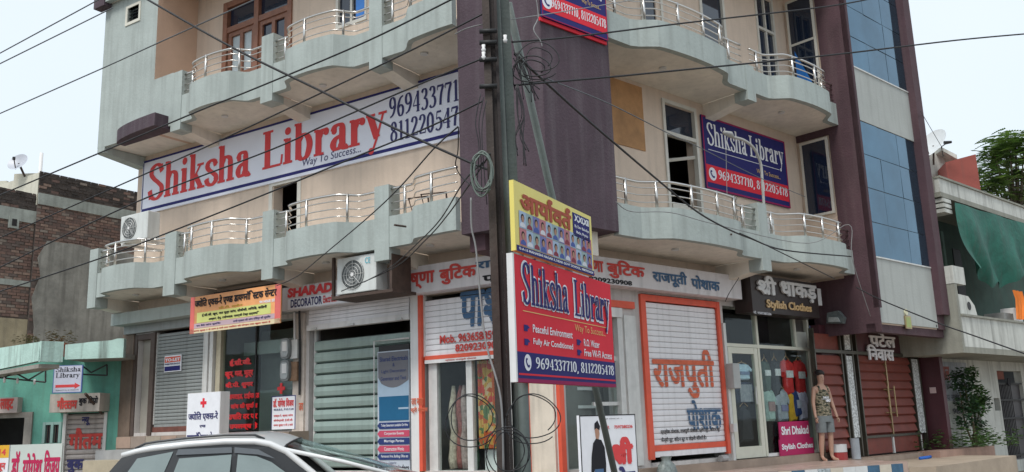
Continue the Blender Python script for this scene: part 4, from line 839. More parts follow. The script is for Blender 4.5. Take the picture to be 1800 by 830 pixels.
letters('अल्सर, हेपु, टाईफाइड, एलर्जी टेस्ट इत्यादि', A, s0+.22*W_, s0+.78*W_, z0+.29*H_, z0+.38*H_, o+.006, m_blacktext, r_, bold=.05, res=2)
letters('घर बैठे जांच सुविधा', A, s0+.08*W_, s0+.36*W_, z0+.16*H_, z0+.23*H_, o+.006, m_navytext, r_, bold=.03, res=2); letters('सभी प्रकार की जांच रिपोर्ट की सुविधा', A, s0+.5*W_, s0+.9*W_, z0+.15*H_, z0+.23*H_, o+.006, m_navytext, r_, bold=.03, res=2)
letters('समय सुबह 7 से शाम 8 बजे तक रविवार को दोपहर तक खुला रहता है', A, s0+.05*W_, s0+.9*W_, z0+.03*H_, z0+.09*H_, o+.006, m_handred, r_, bold=.04, res=2)
# to-let notice
r_ = sroot('to_let_notice', A, -9.2, .02, 3.2, 'small white orange and blue to-let notice on the grey shutter', 'notice')
(x0, z1), (x1, z0) = px2(A, .03, (287, 626), (315, 652)); mb = MB(A); mb.box(x0, x1, -.03, -.005, z0, z1); mb.build('sheet', m_whiteprint, r_)
MB(A).rect(x0+.02, x1-.02, z0+.58*(z1-z0), z1-.03, .0).build('print_field', m_orange, r_); MB(A).rect(x0+.02, x1-.02, z0+.02, z0+.34*(z1-z0), .0).build('print_field', m_navy, r_)
letters('TO-LET', A, x0+.03, x1-.03, z0+.64*(z1-z0), z1-.06, .003, m_whiteprint, r_, bold=.05)
letters('9887053624', A, x0+.03, x1-.03, z0+.42*(z1-z0), z0+.53*(z1-z0), .003, m_navytext, r_, bold=.02)
# standing x-ray box sign
r_ = sroot('box_sign', A, -8, 1.0, 1.2, 'white box sign with a red cross and Hindi lettering beside the x-ray shop')
o = .75; x0, x1 = A.px(329, 720, o)[0], A.px(387, 720, o)[0]; z1 = A.px(329, 692, o)[1]; z0 = 1.0
MB(A).box(x0, x1, o-.22, o, z0, z1).build('box', m_white, r_); xc = (x0+x1)/2; W_ = x1-x0
MB(A).rect(x0+.01, x1-.01, z0+.01, z1-.01, o+.003).build('face', m_whiteprint, r_)
cz = z1-.20; mb = MB(A); mb.prism([(xc+a*.03, cz+b*.03) for a, b in ((-1, -3), (1, -3), (1, -1), (3, -1), (3, 1), (1, 1), (1, 3), (-1, 3), (-1, 1), (-3, 1), (-3, -1), (-1, -1))], o+.004, o+.006); mb.build('red_cross', m_red, r_)
letters('ज~योित एक~स-रे', A, x0+.05*W_, x1-.05*W_, z1-.55, z1-.36, o+.006, m_navytext, r_, bold=.045); letters('एण~ड', A, xc-.09, xc+.09, z1-.68, z1-.62, o+.006, m_navytext, r_, bold=.04)
letters('डायग~नॉिस~टक सेन~टर', A, x0+.03*W_, x1-.03*W_, z1-.95, z1-.75, o+.006, m_navytext, r_, bold=.045); MB(A).rect(x0+.02, x1-.02, z0+.02, z1-1.0, o+.005).build('print_field', m_navy, r_)
# doctor sign behind the glass edge
r_ = sroot('doctor_sign', A, -6, .1, 2.0, 'small white framed doctor sign with red heading against the x-ray shop glass')
o = .06; (x0, z1), (x1, z0) = px2(A, o, (478, 697), (519, 754)); W_, H_ = x1-x0, z1-z0
MB(A).box(x0, x1, o-.06, o, z0, z1).build('board', m_whiteprint, r_); mb = MB(A); mb.rect(x0, x1, z1-.015, z1, o+.002); mb.rect(x1-.02, x1, z0, z1-.015, o+.002); mb.rect(x0, x0+.015, z0, z1-.015, o+.002); mb.build('frame', m_navy, r_)
letters('डॉ. योगेश िवजय', A, x0+.06*W_, x1-.07*W_, z0+.66*H_, z0+.93*H_, o+.004, m_redtext, r_, bold=.05); letters('M.B.B.S., P.G.C.M', A, x0+.1*W_, x1-.08*W_, z0+.55*H_, z0+.62*H_, o+.004, m_navytext, r_, bold=.03)
for k, t in enumerate(('एक्स-रे, ब्लड जांच', 'सोनोग्राफी, ई.सी.जी.', 'समय सुबह 9 से 2 बजे')): letters(t, A, x0+.1*W_, x1-.1*W_, z0+(.36-.14*k)*H_, z0+(.45-.14*k)*H_, o+.004, m_redtext, r_, bold=.03, res=2)
# red vinyl on the x-ray glass
r_ = sroot('vinyl_lettering', A, -7.3, -.06, 1.9, 'rows of bright red vinyl lettering on the x-ray shop glass', 'lettering')
m_vinyl = mat('red_vinyl', (.78, .02, .025), .4, .05, 5, 0)
for t, xa, xb, y in (('ई.सी.जी.', 402, 441, 640), ('खून, मल, मूत्र', 394, 444, 662), ('बी.पी. शुगर', 395, 444, 680), ('थायराइड, टाईफाइड', 400, 455, 699), ('जांच की सुविधा', 404, 452, 717), ('उचित दर पर', 400, 452, 734), ('उपलब्ध है', 402, 452, 752)):
    (a0, z) = A.px(xa, y+5, -.06); (a1, z2) = A.px(xb, y-5, -.06); letters(t, A, a0, a1, z, z+.15, -.075, m_vinyl, r_, bold=.07, res=2)
a0, z = A.px(493, 683, -.06); mb = MB(A); mb.prism([(a0+a*.035, z+b*.035) for a, b in ((-1, -3), (1, -3), (1, -1), (3, -1), (3, 1), (1, 1), (1, 3), (-1, 3), (-1, 1), (-3, 1), (-3, -1), (-1, -1))], -.08, -.075); mb.build('red_cross', m_vinyl, r_)
# pink sale boards in the clothes shop window
for i, (t, p) in enumerate((('Shri Dhakad', ((1367, 742), (1422, 770))), ('Stylish Clothes', ((1368, 773), (1430, 797))))):
    (x0, z1), (x1, z0) = px2(B, .05, *p); r_ = sroot('pink_sign', B, (x0+x1)/2, .06, z0, ['upper of the two pink shop name boards standing in front of the clothes shop window', 'lower of the two pink shop name boards in front of the clothes shop window'][i])
    MB(B).box(x0, x1, .05, .075, z0+.005, z1).build('board', flat('pink_board', (.45, .03, .12)), r_); letters(t, B, x0+.06, x1-.04, z0+.09, z1-.09, .08, m_whiteprint, r_, bold=.035)
# ---------------------------------------------------------------- pole mounted signs
r_ = sroot('library_signboard', P, 1, 0, P.px(1000, 675)[1], 'big red and blue library signboard with phone numbers fixed to the street pole')
TL, TR, BR, BL = px2(P, 0, (904, 443), (1069, 501), (1086, 684), (908, 668)); s0, s1 = (TL[0]+BL[0])/2, (TR[0]+BR[0])/2; z0, z1 = (BR[1]+BL[1])/2, (TL[1]+TR[1])/2; W_, H_ = s1-s0, z1-z0
print('SIGN', TL, TR, BR, BL)
MB(P).box(s0, s1, -.05, 0, z0, z1).build('sheet', m_bannerred, r_); MB(P).box(s0-.025, s0, -.05, .004, z0, z1).build('frame', m_white, r_)
MB(P).rect(s0, s1, z0, z0+.235*H_, .003).build('print_band', m_bannernavy, r_); MB(P).rect(s0+.02, s1, z0+.055*H_, z0+.07*H_, .005).build('print_line', m_bannerred, r_); MB(P).rect(s0, s1, z0-.0, z0+.03*H_, .005).build('print_line', flat('banner_crimson', (.3, .02, .09)), r_)
for t, u0, u1, v0, v1 in (('Shiksha', .05, .50, .60, .97), ('Library', .545, .97, .50, .95)):
    letters(t, P, s0+u0*W_, s0+u1*W_, z0+v0*H_, z0+v1*H_, .005, m_whiteprint, r_, 'serif', a=.125, b=.075, thin=.07)
    letters(t, P, s0+(u0+.01)*W_, s0+(u1-.01)*W_, z0+(v0+.01)*H_, z0+(v1-.015)*H_, .010, m_bannernavy, r_, 'serif', a=.08, b=.032)
MB(P).rect(s0+.06*W_, s0+.94*W_, z0+.555*H_, z0+.562*H_, .004).build('print_line', m_goldtext, r_)
letters('Way To Success...', P, s0+.55*W_, s0+.9*W_, z0+.455*H_, z0+.535*H_, .005, m_goldtext, r_, bold=.0)
for t, u0, u1, v in (('Peaceful Environment', .14, .52, .40), ('Fully Air Conditioned', .14, .52, .29), ('R.O. Water', .64, .82, .352), ('Free Wi-Fi Access', .64, .965, .262)):
    letters(t, P, s0+u0*W_, s0+u1*W_, z0+v*H_, z0+(v+.065)*H_, .005, m_whiteprint, r_, bold=.015)
    mb = MB(P); ua = s0+(u0-.075)*W_; mb.prism([(ua, z0+v*H_), (ua+.03*W_, z0+v*H_), (ua+.03*W_, z0+(v+.02)*H_), (ua+.05*W_, z0+(v+.03)*H_), (ua+.03*W_, z0+(v+.05)*H_), (ua, z0+(v+.05)*H_)], .003, .005); mb.build('print_hand', m_navy, r_)
phone(P, s0+.085*W_, z0+.155*H_, .062*H_, .006, r_, m_whiteprint, m_navy)
letters('9694337710, 8112205478', P, s0+.155*W_, s0+.98*W_, z0+.095*H_, z0+.205*H_, .006, m_whiteprint, r_, 'serif', a=.085)
# yellow coaching poster above it
r_ = sroot('coaching_poster', P, 1, 0, z1+.01, 'yellow coaching class poster with rows of small portraits above the red library signboard', 'poster')
TL, TR, BR, BL = px2(P, .02, (902, 309), (1037, 386), (1046, 489), (911, 438)); s0, s1 = TL[0]-.0, (TR[0]+BR[0])/2; z0, z1p = max((BR[1]+BL[1])/2, z1+.012), (TL[1]+TR[1])/2; W_, H_ = s1-s0, z1p-z0
print('POST', TL, TR, BR, BL)
MB(P).box(s0, s1, -.02, .02, z0, z1p).build('sheet', m_yellow, r_)
MB(P).rect(s0+.01*W_, s1, z0, z0+.085*H_, .023).build('print_band', m_navy, r_)
letters('G-A-16 MAHARSHI NAGAR II, NEAR GOVT SCHOOL, 9887053624', P, s0+.03*W_, s1-.02*W_, z0+.02*H_, z0+.065*H_, .026, m_whiteprint, r_, bold=.03, res=2)
letters('आर्यावर्त', P, s0+.06*W_, s0+.7*W_, z0+.6*H_, z0+.93*H_, .026, flat('brick_print', (.42, .10, .06)), r_, bold=.055) if 0 else letters('आया^वत^', P, s0+.06*W_, s0+.7*W_, z0+.6*H_, z0+.95*H_, .026, flat('brick_print', (.42, .10, .06)), r_, bold=.055)
MB(P).rect(s0+.72*W_, s0+.965*W_, z0+.55*H_, z0+.93*H_, .023).build('print_field', m_navy, r_)
letters('X,XI,XII', P, s0+.74*W_, s0+.95*W_, z0+.78*H_, z0+.9*H_, .026, m_whiteprint, r_, bold=.05); letters('By Dev Balodiya', P, s0+.74*W_, s0+.95*W_, z0+.68*H_, z0+.74*H_, .026, m_whiteprint, r_, bold=.02); letters('Maths, Physics', P, s0+.76*W_, s0+.93*W_, z0+.59*H_, z0+.65*H_, .026, m_whiteprint, r_, bold=.02)
pm = [flat('portrait_sky', (.38, .48, .62)), flat('portrait_rose', (.5, .2, .22)), flat('portrait_lilac', (.2, .2, .42)), flat('portrait_teal', (.32, .42, .42))]; mh, msk = flat('portrait_hair', (.02, .015, .015)), flat('portrait_skin', (.42, .24, .17)); mcl = [flat('shirt_white', (.65, .66, .7)), flat('shirt_maroon', (.25, .05, .07)), flat('shirt_blue', (.08, .12, .35))]
for j in range(2):
    for i in range(12):
        u0 = s0+(.045+.078*i)*W_; v0 = z0+(.345-.25*j)*H_; pw, ph = .0775*W_, .245*H_; mb = MB(P); mb.rect(u0, u0+pw, v0, v0+ph, .023, 0)
        mb.prism([(u0+.1*pw, v0+.01), (u0+.9*pw, v0+.01), (u0+.85*pw, v0+.25*ph), (u0+.6*pw, v0+.36*ph), (u0+.4*pw, v0+.36*ph), (u0+.15*pw, v0+.25*ph)], .0235, .0245, 3); mb.disc(u0+.5*pw, v0+.62*ph, .25*pw, .24*ph, .0245, 10, 1); mb.disc(u0+.5*pw, v0+.55*ph, .19*pw, .2*ph, .0255, 10, 2)
        mb.build('portrait', [pm[(i*3+j) % 4], mh, msk, mcl[(i+j*2) % 3]], r_)
# white standing shop sign near the corner
W2 = B; o = .9; r_ = sroot('standing_sign', B, .6, o, .9, 'white standing sign with a printed man in black, behind the leaning pipe')
x0, x1 = B.px(1020, 780, o)[0], B.px(1119, 780, o)[0]; z1 = B.px(1070, 729, o)[1]; z0 = B.px(1070, 900, o)[1]; W_, H_ = x1-x0, z1-z0
MB(B).box(x0, x1, o-.05, o, z0, z1).build('board', m_whiteprint, r_); mb = MB(B); mb.rect(x0, x0+.02, z0, z1, o+.003); mb.rect(x1-.015, x1, z0, z1-.015, o+.003); mb.rect(x0+.02, x1, z1-.015, z1, o+.003); mb.build('frame', m_blacktext, r_)
letters('श|ी', B, x0+.52*W_, x0+.93*W_, z0+.47*H_, z0+.76*H_, o+.006, m_redtext, r_, bold=.08); letters('7597380236', B, x0+.6*W_, x0+.94*W_, z0+.85*H_, z0+.885*H_, o+.006, m_redtext, r_, bold=.03); letters('।। श्री गणेशाय नमः ।।', B, x0+.4*W_, x0+.75*W_, z0+.945*H_, z0+.965*H_, o+.006, m_blacktext, r_, res=2)
letters('गहलोत', B, x0+.2*W_, x0+.95*W_, z0+.2*H_, z0+.45*H_, o+.006, m_navytext, r_, bold=.08); letters('मो.', B, x0+.45*W_, x0+.52*W_, z0+.85*H_, z0+.885*H_, o+.006, m_redtext, r_, bold=.03)
def sil(poly, m, dz=.0): mb = MB(B); mb.prism([(x0+(.15+a*.26)*W_, z0+(.1+b*.78)*H_) for a, b in poly], o+.004, o+.006+dz); mb.build('printed_figure', m, r_)
sil([(.25, .78), (.45, .84), (.8, .82), (1.0, .72), (1.05, .5), (.98, .3), (.85, .32), (.85, .44), (.28, .44), (.12, .3), (.02, .32), (.1, .6)], m_blacktext)
sil([(.28, .44), (.85, .44), (.88, .0), (.62, .0), (.56, .3), (.5, .0), (.24, .0)], flat('denim_print', (.08, .15, .28)), .001)
sil([(.45, .84), (.4, .95), (.5, 1.0), (.66, .98), (.7, .9), (.62, .83)], flat('portrait_skin', (.42, .24, .17)), .001); sil([(.38, .96), (.4, 1.04), (.6, 1.08), (.76, 1.0), (.7, .95), (.5, .98)], m_blacktext, .002)
sil([(.05, .34), (.12, .3), (.12, .2), (.02, .2)], flat('portrait_skin', (.42, .24, .17)), .001)
# ---------------------------------------------------------------- air conditioners
def ac(fr, s0, s1, z0, z1, o, label, fancx=.32, dark=False, depth=.3):
    r = empty('air_conditioner', fr.pt((s0+s1)/2, o-depth/2, z0), label, 'air conditioner', 'outdoor air conditioner units'); W_, H_ = s1-s0, z1-z0
    MB(fr).box(s0, s1, o-depth, o, z0, z1).build('casing', mat('ac_casing', (.62, .64, .62), .45, .06, 3, 0, streak=.2), r, bevel=.015)
    cx = s0+fancx*W_; cz = (z0+z1)/2; rad = .40*H_
    MB(fr).cyl(cx, cz, rad, o, o+.008, 28).build('fan_recess', mat('fan_recess_grey', (.10, .11, .11), .6), r)
    for k in range(4):
        q0 = k*math.pi/2+.4; mb = MB(fr); mb.add([(cx, o+.010, cz), (cx+rad*.85*math.cos(q0), o+.010, cz+rad*.85*math.sin(q0)), (cx+rad*.85*math.cos(q0+.9), o+.011, cz+rad*.85*math.sin(q0+.9))], [(0, 1, 2)]); mb.build('fan_blade', mat('fan_blade_grey', (.2, .21, .21), .5), r)
    mb = MB(fr)
    for k in range(4): rr = rad*(.3+.23*k); mb.tube([(cx+rr*math.cos(q*.2618), o+.02, cz+rr*math.sin(q*.2618)) for q in range(25)], .005, 4, cap=False)
    for k in range(8): q0 = k*math.pi/4; mb.tube([(cx+rad*.1*math.cos(q0), o+.02, cz+rad*.1*math.sin(q0)), (cx+rad*math.cos(q0), o+.02, cz+rad*math.sin(q0))], .004, 4)
    mb.build('fan_grille', m_alu, r)['kind'] = 'stuff'
    MB(fr).cyl(cx, cz, rad*.14, o+.02, o+.03, 12).build('hub', m_white, r)
    return r
o = .95; a0 = A.px(212, 400, o)[0]; r = ac(A, a0, a0+.95, 5.82, 6.42, o, 'white air conditioner unit standing above the first balcony railing at the left end', .34)
for dx in (.1, .8): MB(A).box(a0+dx, a0+dx+.05, .0, o+.03, 5.76, 5.815).build('bracket', m_alu, r)
o = 1.0; q0, q1 = A.px(592, 500, o), A.px(661, 500, o); r = ac(A, q0[0], q1[0], 4.02, 4.66, o, 'white air conditioner unit on a rusty bracket over the decorator signboard', .42)
m_rust = mat('rusty_iron', (.07, .045, .035), .8, .3, 8, .2)
MB(A).box(q0[0]-.1, q1[0]+.38, .4, o+.02, 3.95, 4.0).build('bracket', m_rust, r); MB(A).box(q0[0]-.17, q0[0]-.12, .9, .95, 3.95, 4.72).build('bracket', m_rust, r); MB(A).box(q1[0]+.3, q1[0]+.35, .5, o, 4.0, 4.6).build('bracket', m_rust, r)
letters('CE', A, q1[0]-.24, q1[0]-.12, 4.5, 4.6, 1.012, flat('turquoise', (.05, .4, .5)), r)
r = ac(B, 5.0, 5.75, 5.05, 5.6, .62, 'white air conditioner unit behind the right balcony railing below the blue banner', .3)
# folding metal chair frames on the left balcony
for i, (xa, xb, y0_, y1_) in enumerate(((722, 752, 345, 372), (744, 784, 338, 372))):
    o = 1.0; p = [A.px(xa, y1_, o), A.px(xa-4, y0_+4, o), A.px(xb, y0_, o), A.px(xb+6, y1_, o)]; mb = MB(A); mb.tube([(p[0][0]+.1, o, p[0][1]-.2), (p[1][0], o, p[1][1]), (p[2][0], o, p[2][1]), (p[3][0], o, p[3][1]-.2)], .018, 5); tag(mb.build('metal_chair_frame', m_rust), ['left of the two bare dark metal chair frames leaning on the balcony railing', 'right and taller of the two bare metal chair frames on the balcony'][i], 'chair frame', 'bare chair frames on the balcony')
# ---------------------------------------------------------------- clothes in the shop window
def garment(label, x, z, wd, ht, c1, c2=None, band=(.45, .62), o=-.09, cat='shirt', sleeves=True, hanger=True, group='clothes hanging in the clothes shop window', tilt=0.):
    r = empty('hanging_shirt', B.pt(x, o, z), label, cat, group); w2 = wd/2; m1 = mat('cloth_%02d%02d%02d' % tuple(int(v*99) for v in c1), c1, .9, .25, 9, .25, 18)
    if sleeves: ol = [(-w2*.62, 0), (-w2*.64, ht*.62), (-w2*.95, ht*.5), (-w2, ht*.66), (-w2*.72, ht*.93), (-w2*.28, ht), (0, ht*.95), (w2*.28, ht), (w2*.72, ht*.93), (w2, ht*.66), (w2*.95, ht*.5), (w2*.64, ht*.62), (w2*.62, 0)]
    else: ol = [(-w2*.8, 0), (-w2*.75, ht*.6), (-w2*.5, ht*.9), (-w2*.1, ht), (w2*.1, ht), (w2*.5, ht*.9), (w2*.75, ht*.6), (w2*.8, 0)]
    ct, st = math.cos(tilt), math.sin(tilt); ol = [(a*ct-b*st, a*st+b*ct) for a, b in ol]
    mb = MB(B); n = len(ol); c0 = (0, ht*.5)
    # front cushion: outline ring, raised inner ring
    P_ = [(x+a, o, z+b) for a, b in ol]+[(x+a*.8, o+.05+.012*math.sin(a*40+b*9), z+c0[1]+(b-c0[1])*.86) for a, b in ol]+[(x+a, o-.03, z+b) for a, b in ol]
    mb.add(P_, [(i, (i+1) % n, n+(i+1) % n, n+i) for i in range(n)]+[tuple(range(n, 2*n))]+[(i, 2*n+i, 2*n+(i+1) % n, (i+1) % n) for i in range(n)]+[tuple(range(3*n-1, 2*n-1, -1))]); mb.build('body', m1, r)
    if c2:
        MB(B).box(x-w2*.5, x+w2*.5, o+.05, o+.066, z+ht*band[0], z+ht*band[1]).build('chest_panel', mat('cloth_%02d%02d%02d' % tuple(int(v*99) for v in c2), c2, .9, .3, 14, .1), r)
    if hanger: MB(B).tube([(x-w2*.5, o, z+ht*.98), (x, o, z+ht*1.1), (x+w2*.5, o, z+ht*.98)], .009, 5).tube([(x, o, z+ht*1.1), (x, o, z+ht*1.2)], .006, 5).build('hanger', mat('hanger_wood', (.45, .28, .14), .5), r)
    return r
def gp(px, py, o=-.09): return B.px(px, py, o)
def gar(label, x0, x1, y0, y1, *a, **k):
    (s0, z1), (s1, z0) = gp(x0, y0), gp(x1, y1); garment(label, (s0+s1)/2, z0, abs(s1-s0)*1.22, (z1-z0)*1.04, *a, **k)
gar('light blue short shirt with a dark print hanging behind the glass door', 1290, 1319, 640, 668, (.55, .72, .9), (.2, .26, .4), (.3, .5), hanger=True)
gar('grey shirt with dark sleeves hanging below the light blue shirt behind the glass door', 1288, 1326, 672, 708, (.03, .04, .08), (.32, .33, .36), (.05, .85), hanger=False)
gar('black trousers hanging lowest behind the glass door', 1296, 1324, 716, 776, (.02, .02, .025), cat='trousers', sleeves=False)
gar('dark green shirt with a white chest band, leftmost in the upper row of the window', 1336, 1356, 636, 690, (.08, .12, .10), (.75, .76, .76), (.52, .7))
gar('black shirt with a white chest band, second in the upper row of the window', 1354, 1374, 635, 697, (.035, .038, .045), (.8, .8, .8), (.56, .75))
gar('red shirt with a white chest band, third in the upper row of the window', 1372, 1397, 634, 694, (.68, .04, .04), (.75, .72, .72), (.48, .68))
gar('red shirt with a printed chest band, at the right end of the upper row', 1394, 1418, 635, 694, (.6, .035, .035), (.7, .66, .66), (.46, .66))
gar('pale green patterned shirt at the left of the lower row of the window', 1341, 1364, 686, 740, (.38, .52, .46), (.3, .18, .16), (.3, .6))
gar('grey shirt with blue flowers, second in the lower row of the window', 1363, 1387, 686, 740, (.42, .45, .5), (.25, .25, .4), (.3, .5))
gar('mustard yellow garment in the lower row of the window', 1385, 1401, 692, 740, (.8, .45, .04), sleeves=False, hanger=False, tilt=.06)
gar('navy blue cloth with white letters hanging slanted over the mustard one', 1391, 1408, 686, 732, (.03, .06, .2), (.5, .5, .6), (.3, .6), sleeves=False, hanger=False, tilt=.2, o=-.075)
gar('lilac shirt at the right end of the lower row of the window', 1400, 1421, 687, 738, (.7, .64, .8))
MB_ = MB(B); x_, z_ = gp(1351, 690, -.1); MB_.box(x_-.05, x_+.05, -.1, -.09, z_-.07, z_+.07); tag(MB_.build('price_card', m_whiteprint), 'small white card hanging between the green shirts', 'card')
mn2 = MB(B); x_, z_ = gp(1365, 790, -.25); mn2.tube([(x_, -.25, z_), (x_, -.25, z_+.25)], .02, 8); mn2.cyl(x_, z_, .12, -.3, -.2, 12); mn2.tube([(x_, -.25, z_+.25), (x_, -.25, z_+.9)], [.13, .16], 12, 0); tag(mn2.build('dress_form_stand', m_black), 'black dress form on a stand at the foot of the clothes shop window', 'dress form')
# ---------------------------------------------------------------- mannequin
mx, mz = B.px(1456, 812, .42); FM = Fr(B.pt(mx, .42, 0), R(22)); mroot = empty('mannequin', FM.pt(0, 0, ZP), 'male mannequin in a camouflage tank top and grey shorts standing before the dark red gate', 'mannequin')
m_skin = mat('mannequin_skin', (.42, .25, .18), .5, .06, 5, 0)
def skin(name, verts, edges, radii, m, parent, sub=2, root=0):
    me = bpy.data.meshes.new(name); org = wloc(parent); me.from_pydata([Vector(v)-org for v in verts], edges, []); ob = bpy.data.objects.new(name, me); COL.objects.link(ob); ob.parent = parent; me.materials.append(m)
    md = ob.modifiers.new('s', 'SKIN'); md.use_smooth_shade = True
    for i, r in enumerate(radii): me.skin_vertices[0].data[i].radius = r if isinstance(r, tuple) else (r, r); me.skin_vertices[0].data[i].use_root = (i == root)
    sb = ob.modifiers.new('u', 'SUBSURF'); sb.levels = sub; sb.render_levels = sub; return ob
HM = 1.82
def V_(a, o, z): return tuple(FM.pt(a, o, ZP+z*HM/1.8))
vs = [V_(0, 0, .98), V_(0, .0, 1.12), V_(0, 0, 1.28), V_(0, -.01, 1.42), V_(0, 0, 1.52), V_(0, .02, 1.58), V_(0, .02, 1.67), V_(0, .01, 1.74)]; ed = [(i, i+1) for i in range(7)]; rd = [(.15, .11), (.125, .095), (.145, .105), (.15, .095), (.055, .055), (.058, .062), (.075, .09), (.06, .07)]
for sg in (-1, 1):
    b = len(vs); vs += [V_(sg*.17, -.01, 1.44), V_(sg*.235, .0, 1.16), V_(sg*.265, .06, .94), V_(sg*.27, .09, .85)]; rd += [.052, .042, .03, (.018, .034)]; ed += [(3, b), (b, b+1), (b+1, b+2), (b+2, b+3)]
    b = len(vs); fx_ = .02 if sg < 0 else .1; vs += [V_(sg*.095, .0, .9), V_(sg*.11, .02, .52), V_(sg*.12, -.01, .3), V_(sg*.125, -.02, .09), V_(sg*.135, .05, .035), V_(sg*.15, .15, .02)]; rd += [.088, .058, .056, .035, (.036, .034), (.034, .018)]; ed += [(0, b), (b, b+1), (b+1, b+2), (b+2, b+3), (b+3, b+4), (b+4, b+5)]
body = skin('body', vs, ed, rd, m_skin, mroot)
m_camo = mat('camouflage_cloth', (.14, .12, .08), .9, .0, 5, 0); cn_ = m_camo.node_tree; tc2 = cn_.nodes.new('ShaderNodeTexCoord'); mp2 = cn_.nodes.new('ShaderNodeMapping'); mp2.inputs['Scale'].default_value = (9, 9, 26); nz2 = cn_.nodes.new('ShaderNodeTexNoise'); nz2.inputs['Scale'].default_value = 1.4; nz2.inputs['Detail'].default_value = 1
rp2 = cn_.nodes.new('ShaderNodeValToRGB'); rp2.color_ramp.interpolation = 'CONSTANT'; rp2.color_ramp.elements[0].color = (.03, .035, .025, 1); rp2.color_ramp.elements[1].position = .45; rp2.color_ramp.elements[1].color = (.15, .13, .08, 1)
e_ = rp2.color_ramp.elements.new(.54); e_.color = (.30, .26, .19, 1); e_ = rp2.color_ramp.elements.new(.64); e_.color = (.06, .07, .045, 1)
cn_.links.new(tc2.outputs['Object'], mp2.inputs[0]); cn_.links.new(mp2.outputs[0], nz2.inputs['Vector']); cn_.links.new(nz2.outputs['Fac'], rp2.inputs[0]); cn_.links.new(rp2.outputs[0], cn_.nodes['Principled BSDF'].inputs['Base Color'])
def rings(name, rs, m, n=20, smooth=True):
    mb = MB(FM); k = len(rs); P_ = []
    for (cx, cy, z, rx, ry) in rs:
        for i in range(n): q = 2*math.pi*i/n; P_.append((cx+rx*math.cos(q), cy+ry*math.sin(q), ZP+z))
    mb.add(P_, [(j*n+i, j*n+(i+1) % n, (j+1)*n+(i+1) % n, (j+1)*n+i) for j in range(k-1) for i in range(n)]); return mb.build(name, m, mroot, smooth=smooth)
rings('tank_top', [(0, 0, .86, .185, .135), (0, 0, 1.0, .175, .13), (0, 0, 1.14, .158, .122), (0, 0, 1.3, .172, .13), (0, 0, 1.40, .150, .12), (0, 0, 1.44, .10, .085)], m_camo)
for sg in (-1, 1): mb = MB(FM); mb.tube([(sg*.105, .10, ZP+1.38), (sg*.10, .05, ZP+1.50), (sg*.10, -.03, ZP+1.51), (sg*.105, -.1, ZP+1.38)], .022, 6); mb.build('strap', m_camo, mroot, smooth=True)
letters('THIS IS', FM, -.09, .06, ZP+1.25, ZP+1.29, .137, m_whiteprint, mroot, bold=.05); letters('HERO', FM, -.02, .1, ZP+1.18, ZP+1.23, .137, m_whiteprint, mroot, bold=.06); MB(FM).box(-.13, .12, .134, .138, ZP+1.235, ZP+1.241).build('print_line', m_whiteprint, mroot)
m_short = mat('grey_shorts', (.16, .18, .185), .9, .12, 8, .3, 30)
rings('shorts', [(0, 0, .96, .172, .125), (0, 0, .86, .19, .14), (0, .0, .78, .2, .14)], m_short)
for sg in (-1, 1): rings('short_leg', [(sg*.095, .005, .84, .105, .12), (sg*.10, .01, .7, .102, .115), (sg*.105, .012, .57, .098, .108)], m_short)
hv = [V_(0, -.02, 1.70), V_(0, -.02, 1.765), V_(0, .05, 1.76), V_(0, .085, 1.725)]; skin('hair', hv, [(0, 1), (1, 2), (2, 3)], [(.105, .105), (.118, .115), (.11, .07), (.09, .04)], mat('black_hair', (.012, .01, .01), .6, .3, 20, .5, 60), mroot)
mb = MB(FM); mb.add([(-.012, .082, ZP+1.66), (.012, .082, ZP+1.66), (0, .108, ZP+1.635), (0, .085, ZP+1.69)], [(0, 1, 2), (0, 2, 3), (1, 3, 2)]); mb.build('nose', m_skin, mroot)
for sg in (-1, 1):
    MB(FM).box(sg*.03-.012, sg*.03+.012, .083, .09, ZP+1.685, ZP+1.693).build('eye', m_black, mroot)
    mb = MB(FM)
    for k in range(4): mb.tube([(sg*.273+sg*(k-1.5)*.004, .095+(k-1.5)*.016, ZP+.85), (sg*.275, .105+(k-1.5)*.018, ZP+.80), (sg*.268, .115+(k-1.5)*.016, ZP+.765)], [.009, .008, .006], 5)
    mb.tube([(sg*.262, .11, ZP+.87), (sg*.25, .135, ZP+.83)], [.009, .007], 5); mb.build('hand', m_skin, mroot, smooth=True)
MB(FM).box(-.018, .018, .086, .091, ZP+1.612, ZP+1.618).build('mouth', mat('mouth_rose', (.3, .1, .09), .6), mroot)
MB(FM).slab([(.22*math.cos(q*.3927), .22*math.sin(q*.3927)+.03) for q in range(16)], ZP, ZP+.012).build('base_plate', m_steel, mroot)
# stack of tins behind the mannequin and a grey bucket
x_, z_ = B.px(1475, 800, .42)
for i, (c, zz) in enumerate((((.3, .03, .03), 0), ((.55, .55, .55), .16))): mb = MB(B); mb.slab([(x_+.2*math.cos(q*.3927), .42+.16*math.sin(q*.3927)) for q in range(16)], ZP+zz, ZP+zz+.155); tag(mb.build('paint_tub', mat('tub_%d' % i, c, .4, .1)), ['red tub at the bottom of the stack behind the mannequin', 'whitish tub on top of the stack behind the mannequin'][i], 'tub', 'tubs by the gate')
x_, z_ = B.px(1497, 800, .5); mb = MB(B); mb.slab([(x_+.09*math.cos(q*.3927), .6+.09*math.sin(q*.3927)) for q in range(16)], ZP, ZP+.42); tag(mb.build('grey_can', mat('can_grey', (.3, .33, .36), .5, .2)), 'tall grey can standing at the left foot of the gate', 'can')
x_, z_ = B.px(1163, 810, .25); mb = MB(B); P_ = []; n = 14
